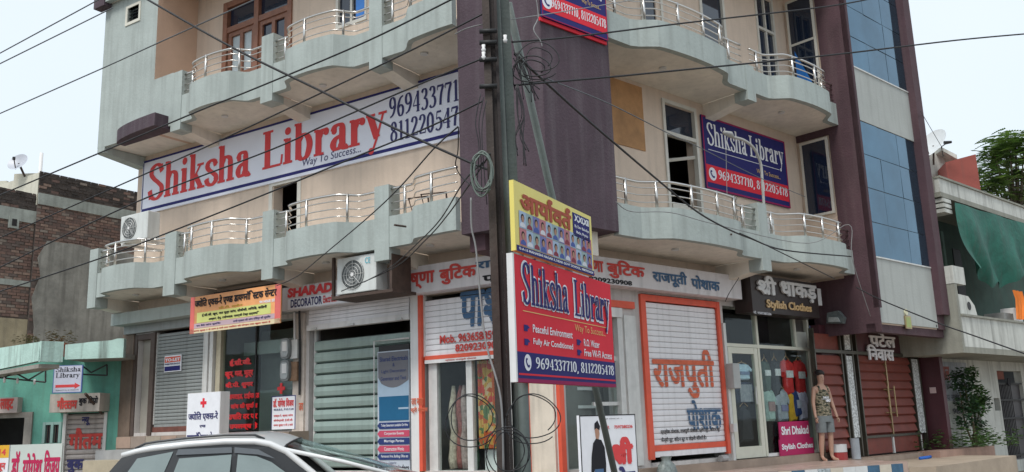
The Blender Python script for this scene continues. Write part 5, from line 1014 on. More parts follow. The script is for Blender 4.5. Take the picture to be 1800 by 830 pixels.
for j, (r_, zz) in enumerate(((.20, 0), (.21, .08), (.16, .2), (.09, .27), (.12, .34))):
    for i in range(n): q_ = 2*math.pi*i/n; rr = r_*(1+.15*math.sin(i*3.1+j)); P_.append((x_+rr*math.cos(q_), .35+rr*.6*math.sin(q_), ZP+zz))
mb.add(P_, [(j*n+i, j*n+(i+1) % n, (j+1)*n+(i+1) % n, (j+1)*n+i) for j in range(4) for i in range(n)]); tag(mb.build('plastic_bag', mat('bag_grey', (.2, .23, .22), .35, .5, 14, .4), smooth=True), 'crumpled grey plastic bag tied up at the left foot of the white shutter', 'bag')
mb = MB(B); x_, z_ = B.px(1268, 800, .1); mb.tube([(x_-.06, .12, .99), (x_+.12, .12, .99)], .06, 10); tag(mb.build('shutter_motor', mat('lock_grey', (.35, .35, .35), .4, .3, 9)), 'small grey lock housing at the right foot of the white shutter', 'lock')
mb = MB(B); x_, z_ = B.px(1630, 797, .9); mb.tube([(x_-.5, .95, .69), (x_, .92, .69), (x_+.25, .85, .69)], .035, 8); tag(mb.build('blue_pipe', flat('pipe_blue', (.03, .12, .45)), smooth=True), 'blue plastic pipe lying at the foot of the maroon pilaster', 'pipe')
# ---------------------------------------------------------------- street pole group
m_poleb = mat('rusty_pole_steel', (.055, .040, .034), .8, .3, 5, .3, 30, streak=.3); m_poled = mat('dark_pole_steel', (.028, .021, .02), .8, .3, 5, .2); m_poleg = mat('grey_green_pole_paint', (.12, .145, .135), .6, .18, 4, .2, 30, streak=.35); m_poledg = mat('dark_green_pole', (.05, .065, .06), .7, .25, 4, .2)
def xy(px, py, d): p = at(px, py, d); return (p.x, -p.y)
D0 = 7.25
p0 = at(874, 830, D0); pt = at(847, 0, D0); pw = .115
pole = empty('electric_pole', (p0.x+.06, p0.y, 0), 'rusty brown rail section electric pole, leftmost of the street poles', 'pole')
lean = (pt.x-p0.x)/(pt.z-p0.z)
def lbox(mb, x0, x1, y0, y1, z0, z1):
    mb.add([(x+lean*(z-p0.z), -y, z) for z in (z0, z1) for y in (y0, y1) for x in (x0, x1)], [(0, 1, 3, 2), (4, 6, 7, 5), (0, 4, 5, 1), (2, 3, 7, 6), (0, 2, 6, 4), (1, 5, 7, 3)])
mb = MB(); lbox(mb, p0.x, p0.x+.062, D0-.02, D0+.02, 0, 6.2); mb.build('flange', m_poleb, pole)
mb = MB(); lbox(mb, p0.x+.02, p0.x+.10, D0+.021, D0+.17, 0, 6.2); mb.build('web', m_poled, pole)
mb = MB(); lbox(mb, p0.x+.102, p0.x+.128, D0-.0, D0+.15, 0, 6.2); mb.build('flange', m_poled, pole)
for py in (55, 75, 105, 152):
    c = at(853, py, D0-.05); mb = MB(); mb.tube([(c.x-.05, -c.y, c.z), (c.x+.10, -c.y, c.z)], .022, 8); mb.build('clamp', m_black, pole, smooth=True)
for py, hh in ((85, .10), (98, .09), (68, .08)):
    c = at(850 if py > 70 else 888, py, D0-.06); mb = MB(); mb.tube([(c.x, -c.y, c.z-.04), (c.x, -c.y, c.z-.01), (c.x, -c.y, c.z), (c.x, -c.y, c.z+.03)], [.012, .02, .012, .017], 10); mb.build('insulator', m_white, pole, smooth=True)
p1 = at(893, 470, 7.35); p2 = at(872, 0, 7.35); lean = (p2.x-p1.x)/(p2.z-p1.z)
gp_ = empty('green_pole', (p1.x+.05, 7.4, 0), 'grey green painted steel pole standing between the rusty pole and the signboard', 'pole'); p0 = p1
mb = MB(); lbox(mb, p1.x-.0-.02, p1.x+.035, 7.33, 7.38, 3.0, 6.2); mb.build('channel_flange', m_poleg, gp_)
mb = MB(); lbox(mb, p1.x+.036, p1.x+.115, 7.355, 7.42, 3.0, 6.2); mb.build('channel_web', m_poledg, gp_)
mb = MB(); mb.tube([(p1.x+.035, -7.4, 0), (p1.x+.035, -7.4, 3.02)], .042, 14); mb.build('tube', m_poleg, gp_, smooth=True)
mb = MB(); mb.tube([(p1.x+.035, -7.4, 2.98), (p1.x+.035, -7.4, 3.08)], .05, 14); mb.build('collar', m_poleg, gp_, smooth=True)
c = at(920, 700, 7.15); mb = MB(); mb.tube([(c.x, -7.3, 0), (c.x, -7.3, 3.2)], .045, 14); tag(mb.build('sign_post', m_poleg, smooth=True), 'round grey post carrying the red library signboard', 'post')
a_ = at(893, 5, 7.9); b_ = at(1080, 830, 10.6); dr = (b_-a_).normalized(); b2 = a_+dr*((a_.z)/-dr.z)
mb = MB(); mb.tube([(a_.x, -a_.y, a_.z), (b2.x, -b2.y, max(0, b2.z))], .038, 12); tag(mb.build('leaning_brace', m_poleg, smooth=True), 'long grey pipe leaning from the pole top down behind the signboard', 'pipe')
# ---------------------------------------------------------------- wires
m_wire = mat('black_cable', (.012, .012, .014), .6, 0, 1, 0); m_wireg = mat('grey_cable', (.22, .22, .22), .6, 0, 1, 0); m_wiret = mat('thin_grey_wire', (.10, .11, .12), .6, 0, 1, 0)
def wire(label, pts, r=.008, m=m_wire, group='overhead wires', sag=0, name='overhead_wire'):
    P_ = [at(x, y, d) for x, y, d in pts]; out = []
    q = catmull([tuple(p) for p in P_], 6 if len(P_) > 2 else 1)
    if len(P_) == 2:
        q = [tuple(P_[0].lerp(P_[1], k/12)-Vector((0, 0, sag*4*(k/12)*(1-k/12)))) for k in range(13)]
    mb = MB(); mb.tube([(x, -y, z) for x, y, z in q], r, 6); return tag(mb.build(name, m, smooth=True), label, 'wire', group)
wire('thick black cable running from the top left of the sky down to the rusty pole', [(255, -3, 8.5), (411, 85, 8.1), (568, 162, 7.8), (680, 219, 7.6), (811, 279, 7.4), (868, 302, 7.3)], .012)
wire('upper of two thin wires in the sky at the top left corner', [(-10, 99, 13), (180, -4, 12)], .009, m_wiret)
wire('lower of two thin wires in the sky at the top left', [(-10, 117, 13), (198, 14, 12.5)], .009, m_wiret)
wire('wire crossing the grey wall block and the wooden door at top left', [(-10, 204, 12), (185, 118, 11), (275, 77, 10.5), (460, -6, 10)], .008, m_wiret)
wire('wire rising from the round dish across the second floor balconies', [(0, 343, 11), (175, 269, 10), (350, 195, 9.2), (450, 155, 8.8), (640, 75, 8.1), (800, -4, 7.6)], .0085)
wire('wire crossing the left end of the long white banner up to the pole top', [(0, 418, 10.5), (180, 339, 9.8), (365, 257, 9), (568, 162, 8.2), (720, 90, 7.6), (850, 24, 7.25)], .0075)
wire('wire crossing the first red letters of the long white banner', [(0, 470, 10), (238, 356, 9), (480, 262, 8.3), (571, 220, 8), (731, 151, 7.6), (848, 103, 7.2)], .0075)
wire('wire crossing the brick wall and the last red letter of the long white banner', [(-5, 514, 10), (177, 454, 9.2), (319, 400, 8.7), (480, 336, 8.2), (620, 278, 7.8), (750, 225, 7.5), (848, 178, 7.2)], .0075)
wire('lower wire running right from the pole into the far right sky', [(905, 150, 7.4), (1067, 136, 8), (1150, 128, 8.3), (1450, 98, 9.5), (1680, 71, 10.5), (1810, 59, 11)], .0095)
wire('upper wire to the right, from the pole to the top of the blue glass bay', [(900, 74, 7.4), (1006, 65, 7.8), (1200, 41, 8.6), (1450, 12, 9.6), (1540, -4, 10)], .0085)
wire('light grey thin wire from the rusty pole to the banner on the purple column', [(800, 60, 7.6), (848, 43, 7.3), (1006, 18, 8.5), (1125, -2, 10)], .005, m_wireg)
wire('thick black cable slanting from the pole over the purple column to the right balcony', [(905, 95, 7.4), (958, 144, 7.9), (1043, 220, 9), (1183, 339, 11.5), (1231, 376, 12.5), (1278, 402, 13.5), (1321, 420, 15), (1380, 440, 16), (1496, 451, 17.4)], .013)
wire('thin dark wire branching off to the dark clothes shop sign', [(1300, 410, 14), (1340, 428, 14.6), (1467, 490, 17)], .009)
wire('thin wire crossing the open window and the blue banner on the right', [(960, 138, 8), (1072, 183, 9.5), (1172, 233, 11), (1231, 260, 12.5), (1330, 310, 15), (1415, 346, 17)], .006, m_wiret)
wire('thin wire crossing the grey bay panel down to the right neighbour', [(1505, 505, 17), (1548, 527, 15), (1649, 568, 13.5), (1700, 586, 13), (1810, 625, 12)], .010, m_wire)
wire('drooping service cable from the pole down to the left shops', [(805, 223, 7.3), (763, 261, 7.8), (702, 330, 9), (646, 383, 10.5), (570, 447, 12.5), (522, 486, 14), (487, 502, 15)], .0075, m_wire, 'service cables')
wire('pair of service cables, left one, dropping to the air conditioner', [(850, 285, 7.2), (815, 320, 8), (776, 383, 10), (742, 420, 11.5), (688, 469, 13.3), (640, 496, 14)], .008, m_wire, 'service cables')
wire('pair of service cables, right one, dropping to the air conditioner', [(862, 270, 7.2), (825, 325, 8), (783, 383, 10), (750, 420, 11.5), (694, 470, 13.3), (600, 512, 14.6)], .008, m_wire, 'service cables')
wire('grey cable hanging from the coil past the white signboard and shutter', [(828, 348, 7.3), (829, 400, 7.3), (837, 440, 7.3), (846, 540, 7.25), (856, 610, 7.2), (880, 700, 7.1), (885, 830, 7.1)], .009, m_wireg, 'service cables')
wire('thin cable hanging beside the column edge at the balcony rail', [(806, 224, 7.3), (805, 265, 7.5), (801, 290, 7.6), (812, 312, 7.7), (835, 330, 7.5)], .005, m_wire, 'service cables')
wire('white wire looping from the banner edge down to the cable knot', [(942, -5, 7.6), (946, 30, 7.6), (938, 52, 7.5), (950, 72, 7.5), (953, 82, 7.5)], .005, m_wireg, 'service cables')
wire('thin white wire running along the right balcony edge and down the purple wall', [(1083, 355, 12.9), (1110, 372, 13.2), (1180, 374, 14), (1260, 395, 14.8), (1420, 428, 16.6), (1492, 395, 16.6), (1498, 455, 16.6), (1530, 556, 17)], .007, m_wireg, 'service cables')
wire('black cable on the right balcony dropping to the dark clothes shop sign', [(1299, 488, 15.4), (1282, 515, 15.4), (1275, 530, 15.5)], .007, m_wire, 'service cables')
random.seed(3)
def coil(label, cx, cy, rx, ry, d, n, m, r=.007, jit=.12, name='cable_coil'):
    mb = MB(); pts = []
    for k in range(n*36+1):
        q = 2*math.pi*k/36+.7; lp = k/36; f = 1+jit*math.sin(lp*2.3+1)+.05*math.sin(q*3+lp); p = at(cx+rx*f*math.cos(q)+rx*.12*math.sin(lp*1.7), cy+ry*f*math.sin(q)+ry*.1*math.cos(lp*2.1), d+.03*math.sin(k*.11)); pts.append((p.x, -p.y, p.z))
    mb.tube(pts, r, 5); return tag(mb.build(name, m, smooth=True), label, 'cable', 'loops of cable on the poles')
coil('grey green coil of cable hanging at the middle of the rusty pole', 847, 303, 17, 34, 7.12, 6, mat('grey_green_cable', (.13, .16, .14), .6, 0), .007)
coil('big black cable loops low on the poles, left', 826, 738, 42, 42, 6.95, 2, m_wire, .0045, .1)
coil('big black cable loops low on the poles, right of the grey posts', 933, 735, 45, 40, 7.0, 2, m_wire, .0045, .08)
coil('small untidy cable loop at the foot of the round grey post', 892, 796, 34, 40, 6.9, 3, m_wire, .0045, .2)
coil('black cable tangle hanging at the cable knot near the pole top', 935, 120, 28, 18, 7.35, 2, m_wire, .006, .3)
coil('long flat loops right of the pole top', 945, 105, 32, 26, 7.4, 2, m_wire, .005, .3)
for i in range(9):
    x1 = 905+random.uniform(0, 50); wire('short loose black cable end hanging from the knot at the pole top', [(902+random.uniform(0, 12), 85+random.uniform(0, 20), 7.4), ((905+x1)/2+random.uniform(-8, 12), 110+random.uniform(0, 25), 7.4), (x1, 150+random.uniform(-10, 30), 7.42)], .005, m_wire, 'loose cable ends at the pole top', name='loose_cable')
for i in range(7):
    x1 = 905+random.uniform(-6, 30); wire('short loose black cable end tangled beside the green pole', [(907+random.uniform(0, 4), 150, 7.3), (915+random.uniform(-6, 8), 200, 7.3), (912+random.uniform(-6, 8), 235+random.uniform(0, 8), 7.3), (x1, 262+random.uniform(0, 30), 7.3)], .005, m_wire, 'loose cable ends beside the green pole', name='loose_cable')
for i in range(3):
    wire('thin black cable hanging down the left side of the rusty pole', [(845+i*5, 165+i*6, 7.15), (836+i*6, 215, 7.15), (842+i*3, 260, 7.15), (838+i*9, 330+i*15, 7.15)], .0045, m_wire, 'thin cables on the rusty pole', name='loose_cable')
# ---------------------------------------------------------------- car parked at the kerb
DC = 12.0; c0 = at(215, 799, DC); CF = Fr((c0.x, c0.y), R(4)); Q = lambda px, py, o=0: CF.px(px, py, o)
car = empty('parked_car', CF.pt(1.5, -.8, 0), 'silver and white car with dark windows parked in front of the left shops', 'car')
m_silver = mat('silver_car_paint', (.50, .52, .53), .35, .03, 2, 0, metal=.2, coat=.6); m_carwhite = mat('white_car_paint', (.70, .71, .71), .3, .02, 2, 0, coat=.5); m_trim = mat('black_car_trim', (.035, .037, .04), .35, .1, 3, 0); m_carglass = mat('car_side_glass', (.24, .29, .28), .06, .12, 1.2, 0, spec=.9, metal=.25); m_wglass = glass('windscreen_glass', (.75, .85, .82), .3)
beam = [Q(*p) for p in ((214.7, 801), (240, 794), (266.7, 789), (330, 781.5), (396.7, 776.5), (448.7, 776.5), (474.7, 781), (503.6, 794), (549.8, 832), (600, 878))]
CW = 1.36
def rz(s):   # near roof edge height
    for (a, z), (b, y) in zip(beam[:-1], beam[1:]):
        if a <= s <= b: return z+(y-z)*(s-a)/(b-a)
    return beam[0][1] if s < beam[0][0] else beam[-1][1]
sA = beam[7][0]-.1
for oo, sg in ((0, 1), (-CW, -1)):
    mb = MB(CF); mb.tube([(a, oo+(0 if a < 2.6 else sg*.12*(a-2.6)), z) for a, z in beam], [.038]*2+[.046]*7+[.046], 8); mb.build('roof_side_beam', m_carwhite, car, smooth=True)
# roof with crown
ss = [beam[0][0]+(sA+.05-beam[0][0])*i/16 for i in range(17)]; nO = 13; mb = MB(CF); P_ = []
for s_ in ss:
    for j in range(nO): t = j/(nO-1); crown = (.075+.05*max(0, (s_-ss[0])/(ss[-1]-ss[0])))*math.sin(math.pi*t)**.7; bow = .12*math.sin(math.pi*t)*max(0, (s_-ss[0])/(ss[-1]-ss[0]))**3; P_.append((s_+bow, -t*CW, rz(s_)+.012+crown))
mb.add(P_, [(i*nO+j, i*nO+j+1, (i+1)*nO+j+1, (i+1)*nO+j) for i in range(16) for j in range(nO-1)]); mb.build('roof', m_silver, car, smooth=True)
for oo in (-.10, -CW+.10):
    mb = MB(CF); mb.tube([(ss[1], oo, rz(ss[1])+.05)]+[(s_, oo, rz(s_)+.085) for s_ in ss[2:14]]+[(ss[14], oo, rz(ss[14])+.05)], .017, 6); mb.build('roof_rail', m_trim, car, smooth=True)
# windscreen
wt = [(sA+.05+.12*math.sin(math.pi*t), -t*CW, rz(sA+.05)+.012+.125*math.sin(math.pi*t)**.7) for t in [j/12 for j in range(13)]]; sW = Q(690, 832, -CW)[0]+.35
wb = [(sW-.12+.22*math.sin(math.pi*t), .06-t*(CW+.12), 1.10) for t in [j/12 for j in range(13)]]
mb = MB(CF); mb.add(wt+wb, [(j, j+1, 14+j, 13+j) for j in range(12)]); mb.build('windscreen', m_wglass, car, smooth=True)
mb = MB(CF); mb.tube([(a, o, z+.004) for a, o, z in wt], .012, 5); mb.build('windscreen_seal', m_trim, car, smooth=True)
for e in (0, 12): mb = MB(CF); mb.tube([wt[e], tuple((wt[e][k]+wb[e][k])/2+(0, 0, .02)[k] for k in range(3)), wb[e]], .03, 6); mb.build('windscreen_pillar', m_carwhite, car, smooth=True)
for oo, sg in ((.0, 1), (-CW, -1)):
    o1 = oo+sg*.02; o2 = oo+sg*.13
    top = [(a, z-.03) for a, z in beam if a < 3.6]; belt = 1.02
    def lean_(a, z): return (a, o1+(o2-o1)*(rz(a)-z)/max(.2, rz(a)-belt), z)
    pts = [lean_(a, z) for a, z in top[:-1]]+[lean_(top[-1][0]+.05, belt+.02), lean_(beam[0][0]-.35, belt)]
    mb = MB(CF); mb.quad(pts); mb.build('window_surround', m_trim, car)
    def pane(pp, m, d=.008, nm='side_window'):
        q_ = [Q(x, y, .03) for x, y in pp]; q_ = [(lambda t: (t[0], t[1]+sg*d, t[2]))(lean_(a, z)) for a, z in q_]; mb = MB(CF); mb.quad(q_); mb.build(nm, m, car)
    pane([(225, 832), (242, 806), (305, 794), (290, 832)], m_carglass); pane([(307, 832), (316, 806), (408, 799), (406, 832)], m_carglass); pane([(417, 832), (419, 799), (452, 802), (478, 812), (512, 836)], m_carglass)
    pane([(310, 800), (314, 790), (408, 786), (409, 796)], mat('rain_visor', (.10, .11, .12), .15, .05, 2, 0, spec=.8), .02, 'rain_visor'); pane([(413, 796), (413, 786), (455, 790), (485, 806), (455, 799)], mat('rain_visor', (.1, .1, .1)), .02, 'rain_visor')
# lower body, bonnet, wheels
LB = [(-.45, .35), (-.5, .75), (-.42, 1.05), (0, 1.06), (1.5, 1.05), (3.0, 1.04), (sW, 1.06), (sW+.5, 1.0), (sW+.95, .88), (sW+1.05, .6), (sW+1.0, .35)]
mb = MB(CF); 
for (a, z), (b, y) in zip(LB[1:-1], LB[2:]): 
    P_ = [(a, .14-t*(CW+.28), z+.05*math.sin(math.pi*t)) for t in [j/8 for j in range(9)]]+[(b, .14-t*(CW+.28), y+.05*math.sin(math.pi*t)) for t in [j/8 for j in range(9)]]; mb.add(P_, [(j, j+1, 10+j, 9+j) for j in range(8)]) if a >= sW-.01 or a < 0 else None
for oo in (.14, -CW-.14): mb.quad([(a, oo, z) for a, z in LB])
mb.build('lower_body', m_silver, car)
for sx in (.35, sW+.35):
    for oo in (.0, -CW):
        wh = empty('wheel', CF.pt(sx, oo, .33)-car.location); wh.parent = car; MB(CF).cyl(sx, .33, .33, oo-.08, oo+.17, 24).build('tyre', m_black, wh); MB(CF).cyl(sx, .33, .2, oo+.17, oo+.18, 16).build('rim', m_steel, wh)
for t, oo in ((1.9, -.35), (1.9, -1.0), (.9, -.35), (.9, -1.0)):
    mb = MB(CF); mb.slab([(t-.12, oo-.2), (t+.0, oo-.2), (t+.0, oo+.2), (t-.12, oo+.2)], .5, 1.2); mb.slab([(t-.1, oo-.1), (t, oo-.1), (t, oo+.1), (t-.1, oo+.1)], 1.22, 1.42); mb.build('seat', m_black, car, bevel=.03)
MB(CF).box(sW-.5, sW+.2, -CW, 0, .8, 1.05).build('dashboard', m_black, car)
# ---------------------------------------------------------------- green shop at the left
G = Fr((0, 20.4), 0); gq = lambda px, py, o=0: G.px(px, py, o)
m_green = mat('turquoise_wall_paint', (.12, .34, .27), .9, .22, 1.5, .3, 20, streak=.3); m_mint = mat('mint_parapet', (.46, .64, .58), .9, .16, 2, .4, 20, streak=.7)
gs = empty('green_shop_building', G.pt(-10.5, 0, 0), 'low turquoise shop building with a mint parapet at the left edge', 'building')
GR = gq(215, 700)[0]; sh0, sh1 = gq(112, 760)[0], gq(186, 760)[0]; sz1 = gq(150, 726)[1]; wx0, wx1 = gq(75, 760)[0], gq(108, 760)[0]; wz1, wz0 = gq(90, 742)[1], gq(90, 779)[1]; dx0, dx1 = -14.6, gq(48, 750)[0]; dz1 = gq(20, 735)[1]
mb = MB(G); wall(mb, -16, GR, 0, 3.75, -.25, 0, [(sh0, sh1, .5, sz1), (wx0, wx1, wz0, wz1), (dx0, dx1, .4, dz1)]); mb.build('wall', m_green, gs)
mb = MB(G); mb.box(-16, GR, -6, -.25, 3.5, 3.7); mb.build('roof', m_concrete, gs)
MB(G).box(-16, GR, -6, -5.8, 0, 3.5).build('back_wall', m_room, gs); MB(G).box(-15.9, GR-.1, -3, -2.9, 0, 3.5).build('inner_wall', m_dark, gs)
pr0 = gq(115, 606, .9); pr1 = gq(218, 595, .9); pb0 = gq(115, 632, .9); mb = MB(G); mb.prism([(pr0[0], pb0[1]), (pr1[0], pb0[1]), (pr1[0], pr1[1])]+[(pr1[0]+(pr0[0]-pr1[0])*k/9, pr1[1]+(pr0[1]-pr1[1])*k/9+random.uniform(-.03, .02)) for k in range(1, 9)]+[(pr0[0], pr0[1])], .78, .9); mb.build('parapet', m_mint, gs)
MB(G).box(pr0[0], pr1[0], 0, .78, pb0[1], pb0[1]+.1).build('canopy_slab', m_concrete, gs); MB(G).box(pr0[0], pr0[0]+.1, .0, .78, pb0[1]+.1, pr0[1]-.03).build('parapet', m_mint, gs)
g2o = at(72, 620, 17.6); G2 = Fr((g2o.x, g2o.y), R(-42)); k2 = lambda px, py: G2.px(px, py, 0)
c_ = [k2(-30, 616), k2(70, 601), k2(70, 634), k2(-30, 655)]; mb = MB(G2); mb.prism(c_, -.12, 0); mb.build('side_parapet', m_mint, gs)
mb = MB(G2); e0 = c_[1][0]; mb.box(e0, e0+.1, -.42, .0, c_[2][1]-.02, c_[1][1]+.01); mb.build('side_parapet', m_mint, gs)
mb = MB(G2); mb.slab([(c_[0][0], -.01), (e0, -.01), (e0, -.4), (c_[0][0], -.4)], c_[2][1]-.14, c_[2][1]-.06); mb.build('canopy_slab', m_concrete, gs)
m_truss = mat('dark_truss', (.03, .03, .03), .7, .2)
def tline(pl, r=.018, o=.5, nm='truss_bar'):
    for (x0_, y0_), (x1_, y1_) in zip(pl[:-1], pl[1:]): a, b = gq(x0_, y0_, o), gq(x1_, y1_, o); mb = MB(G); mb.tube([(a[0], o, a[1]), (b[0], o, b[1])], r, 5); mb.build(nm, m_truss, gs)
tline([(140, 658), (188, 660), (188, 641), (160, 655), (143, 642)]); tline([(0, 664), (80, 672), (80, 650), (50, 668), (25, 655), (5, 665)], o=1.2)
for i, (bx, by) in enumerate(((8, 668), (31, 669), (61, 671))): c = G.px(bx, by, 1.2); mb = MB(G); mb.tube([(c[0], 1.2, c[1]+.06), (c[0], 1.2, c[1]+.02), (c[0], 1.2, c[1]-.06)], [.015, .03, .02], 8); tag(mb.build('light_bulb', m_white, smooth=True), ['leftmost', 'middle', 'rightmost'][i]+' of three small white bulbs hanging under the green shop truss', 'bulb', 'bulbs under the truss')
# its shutter, window, door
def gshut():
    r = empty('rolling_shutter', G.pt((sh0+sh1)/2, -.05, .5)-gs.location); r.parent = gs; pitch = .11; n = int((sz1-.5)/pitch); me = bpy.data.meshes.new('slat'); W_ = (sh1-sh0)/2
    me.from_pydata([(x, y, z*pitch) for x in (-W_, W_) for y, z in ((0, 0), (-.02, .2), (-.025, .6), (0, .93))], [], [(0, 1, 5, 4), (1, 2, 6, 5), (2, 3, 7, 6)]); me.materials.append(mat('pale_brown_shutter', (.42, .38, .36), .6, .12, 3, .1, streak=.35))
    for i in range(n): put(me, 'slat', G, (sh0+sh1)/2, -.05, .5+i*pitch, r)
    MB(G).rect(sh0, sh1, .5, sz1, -.055).build('backing', m_black, r)
    for a in (sh0-.02, sh1-.05): MB(G).box(a, a+.07, -.1, .03, .5, sz1).build('guide_rail', m_alu, r)
gshut()
ob = letters('गौतम', G, gq(120, 770)[0], gq(180, 770)[0], gq(150, 790)[1], gq(150, 752)[1], -.02, m_handred, gs, bold=.05); letters('न~यू', G, gq(143, 735)[0], gq(158, 735)[0], gq(150, 748)[1], gq(150, 733)[1], -.02, m_navytext, gs, bold=.04)
letters('बुक', G, gq(116, 820)[0], gq(146, 820)[0], gq(130, 832)[1], gq(130, 808)[1], -.02, m_navytext, gs, bold=.05)
b0, b1 = gq(88, 700, .5), gq(176, 690, .5); gb = empty('book_shop_board', G.pt((b0[0]+b1[0])/2, .5, b1[1]-.5), 'weathered white board with red and black Hindi letters above the book shop shutter', 'sign')
MB(G).box(b0[0], b1[0], .0, .5, gq(130, 724, .5)[1], gq(130, 692, .5)[1]).build('board', mat('weathered_board', (.5, .45, .4), .8, .2, 3, .1, streak=.4), gb)
letters('गौत~तम', G, gq(101, 700, .5)[0], gq(137, 700, .5)[0], gq(100, 720, .5)[1], gq(100, 699, .5)[1], .51, m_handred, gb, bold=.06); letters('बुक िडपो', G, gq(139, 700, .5)[0], gq(173, 700, .5)[0], gq(160, 713, .5)[1], gq(160, 696, .5)[1], .51, m_blacktext, gb, bold=.05)
wn = empty('window', G.pt(wx0, 0, wz0)-gs.location); wn.parent = gs; mb = MB(G)
for a in (wx0, (wx0+wx1)/2-.03, wx1-.06): mb.box(a, a+.06, -.12, .02, wz0, wz1)
mb.box(wx0+.06, wx1-.06, -.12, .015, wz1-.06, wz1); mb.build('frame', mat('green_frame', (.25, .4, .36), .6), wn); MB(G).box(wx0+.06, wx1-.06, -.08, -.07, wz0, wz1-.06).build('pane', m_darkglass, wn)
for k in range(6): a = wx0+.1+k*(wx1-wx0-.2)/5; mb = MB(G); mb.tube([(a, -.02, wz0), (a, -.02, wz1-.05)], .01, 5); mb.build('window_bar', m_rust, wn)
mb = MB(G); mb.box(dx1-.05, dx1+.12, -.2, .05, .4, dz1+.12); mb.box(dx0, dx1-.05, -.2, .045, dz1, dz1+.12); mb.build('door_frame', m_concrete, gs)
mb = MB(G); mb.box(dx0, gq(30, 720, .2)[0], .0, .2, gq(10, 726, .2)[1], gq(10, 699, .2)[1]); o_ = tag(mb.build('faded_shop_board', mat('faded_pink_board', (.45, .38, .35), .8, .2)), 'faded board with red Hindi letters over the dark doorway at the left edge', 'sign'); letters('लाइट', G, gq(0, 710, .2)[0], gq(24, 710, .2)[0], gq(10, 722, .2)[1], gq(10, 701, .2)[1], .205, m_handred, o_, bold=.06)
# small library arrow sign hanging under the truss
o = .95; (x0, z1), (x1, z0) = G.px(95, 643, o), G.px(143, 690, o); r_ = sroot('arrow_sign', G, (x0+x1)/2, o, z0, 'small white hanging sign with two black words above a red arrow'); W_, H_ = x1-x0, z1-z0
MB(G).box(x0, x1, o-.03, o, z0, z1).build('board', flat('sign_blue_edge', (.10, .16, .4)), r_); MB(G).rect(x0+.03*W_, x1-.03*W_, z0+.03*H_, z1-.02*H_, o+.003).build('face', flat('sign_pale', (.55, .57, .68)), r_)
letters('Shiksha', G, x0+.07*W_, x1-.06*W_, z0+.76*H_, z0+.94*H_, o+.005, m_blacktext, r_, 'serif', a=.085); letters('Library', G, x0+.09*W_, x1-.09*W_, z0+.5*H_, z0+.73*H_, o+.005, m_blacktext, r_, 'serif', a=.085)
mb = MB(G); mb.prism([(x0+.1*W_, z0+.2*H_), (x0+.76*W_, z0+.2*H_), (x0+.76*W_, z0+.14*H_), (x0+.95*W_, z0+.25*H_), (x0+.76*W_, z0+.36*H_), (x0+.76*W_, z0+.3*H_), (x0+.1*W_, z0+.3*H_)], o+.003, o+.006); mb.build('arrow', m_redtext, r_); letters('9694337710, 8112205478', G, x0+.12*W_, x1-.1*W_, z0+.07*H_, z0+.12*H_, o+.005, m_blacktext, r_)
a, b = gq(150, 692, .9), gq(179, 727, .1); mb = MB(G); mb.tube([(a[0], .9, a[1]), (b[0], .1, b[1])], .03, 6); tag(mb.build('awning_arm', m_rust), 'rusty iron arm slanting down in front of the book shop board', 'iron arm')
# doctor hoarding and yellow board in front of the green shop
H1 = Fr((at(60, 800, 15).x, 15), 0)
(x0, z1), (x1, _) = H1.px(19, 784), H1.px(110, 778); r_ = sroot('doctor_hoarding', H1, (x0+x1)/2, 0, .3, 'pale hoarding with large crimson Hindi letters at the lower left'); zt = (H1.px(60, 781))[1]
MB(H1).box(x0, x1, -.04, 0, .3, zt).build('board', mat('pale_green_board', (.55, .6, .56), .5, .08, 2, .1), r_); letters('डॉ.', H1, H1.px(20, 0)[0]+0*x0, H1.px(37, 0)[0], zt-.42, zt-.05, .004, flat('crimson_letters', (.5, .03, .1)), r_, bold=.05) if 0 else None
W_ = x1-x0; letters('डॉ.', H1, x0+.04*W_, x0+.22*W_, zt-.52, zt-.1, .004, flat('crimson_letters', (.5, .03, .1)), r_, bold=.05); letters('योगेश', H1, x0+.26*W_, x0+.64*W_, zt-.52, zt-.14, .004, MATS['crimson_letters'], r_, bold=.05); letters('िवजय', H1, x0+.67*W_, x0+.98*W_, zt-.52, zt-.1, .004, MATS['crimson_letters'], r_, bold=.05)
(x0b, z1b), _ = H1.px(-12, 785), 0; r_ = sroot('yellow_board', H1, x0b+.1, 0, .3, 'yellow topped small board at the far lower left edge'); x1b = x0-.02
MB(H1).box(x0b, x1b, -.04, 0, .3, zt).build('board', m_whiteprint, r_); MB(H1).rect(x0b, x1b, zt-.2, zt, .003).build('print_field', mat('amber_print', (.75, .42, .03), .5), r_); letters('14', H1, x1b-.16, x1b-.05, zt-.16, zt-.06, .005, m_redtext, r_, bold=.04); letters('जून', H1, x1b-.18, x1b-.04, zt-.42, zt-.28, .005, m_redtext, r_, bold=.05)
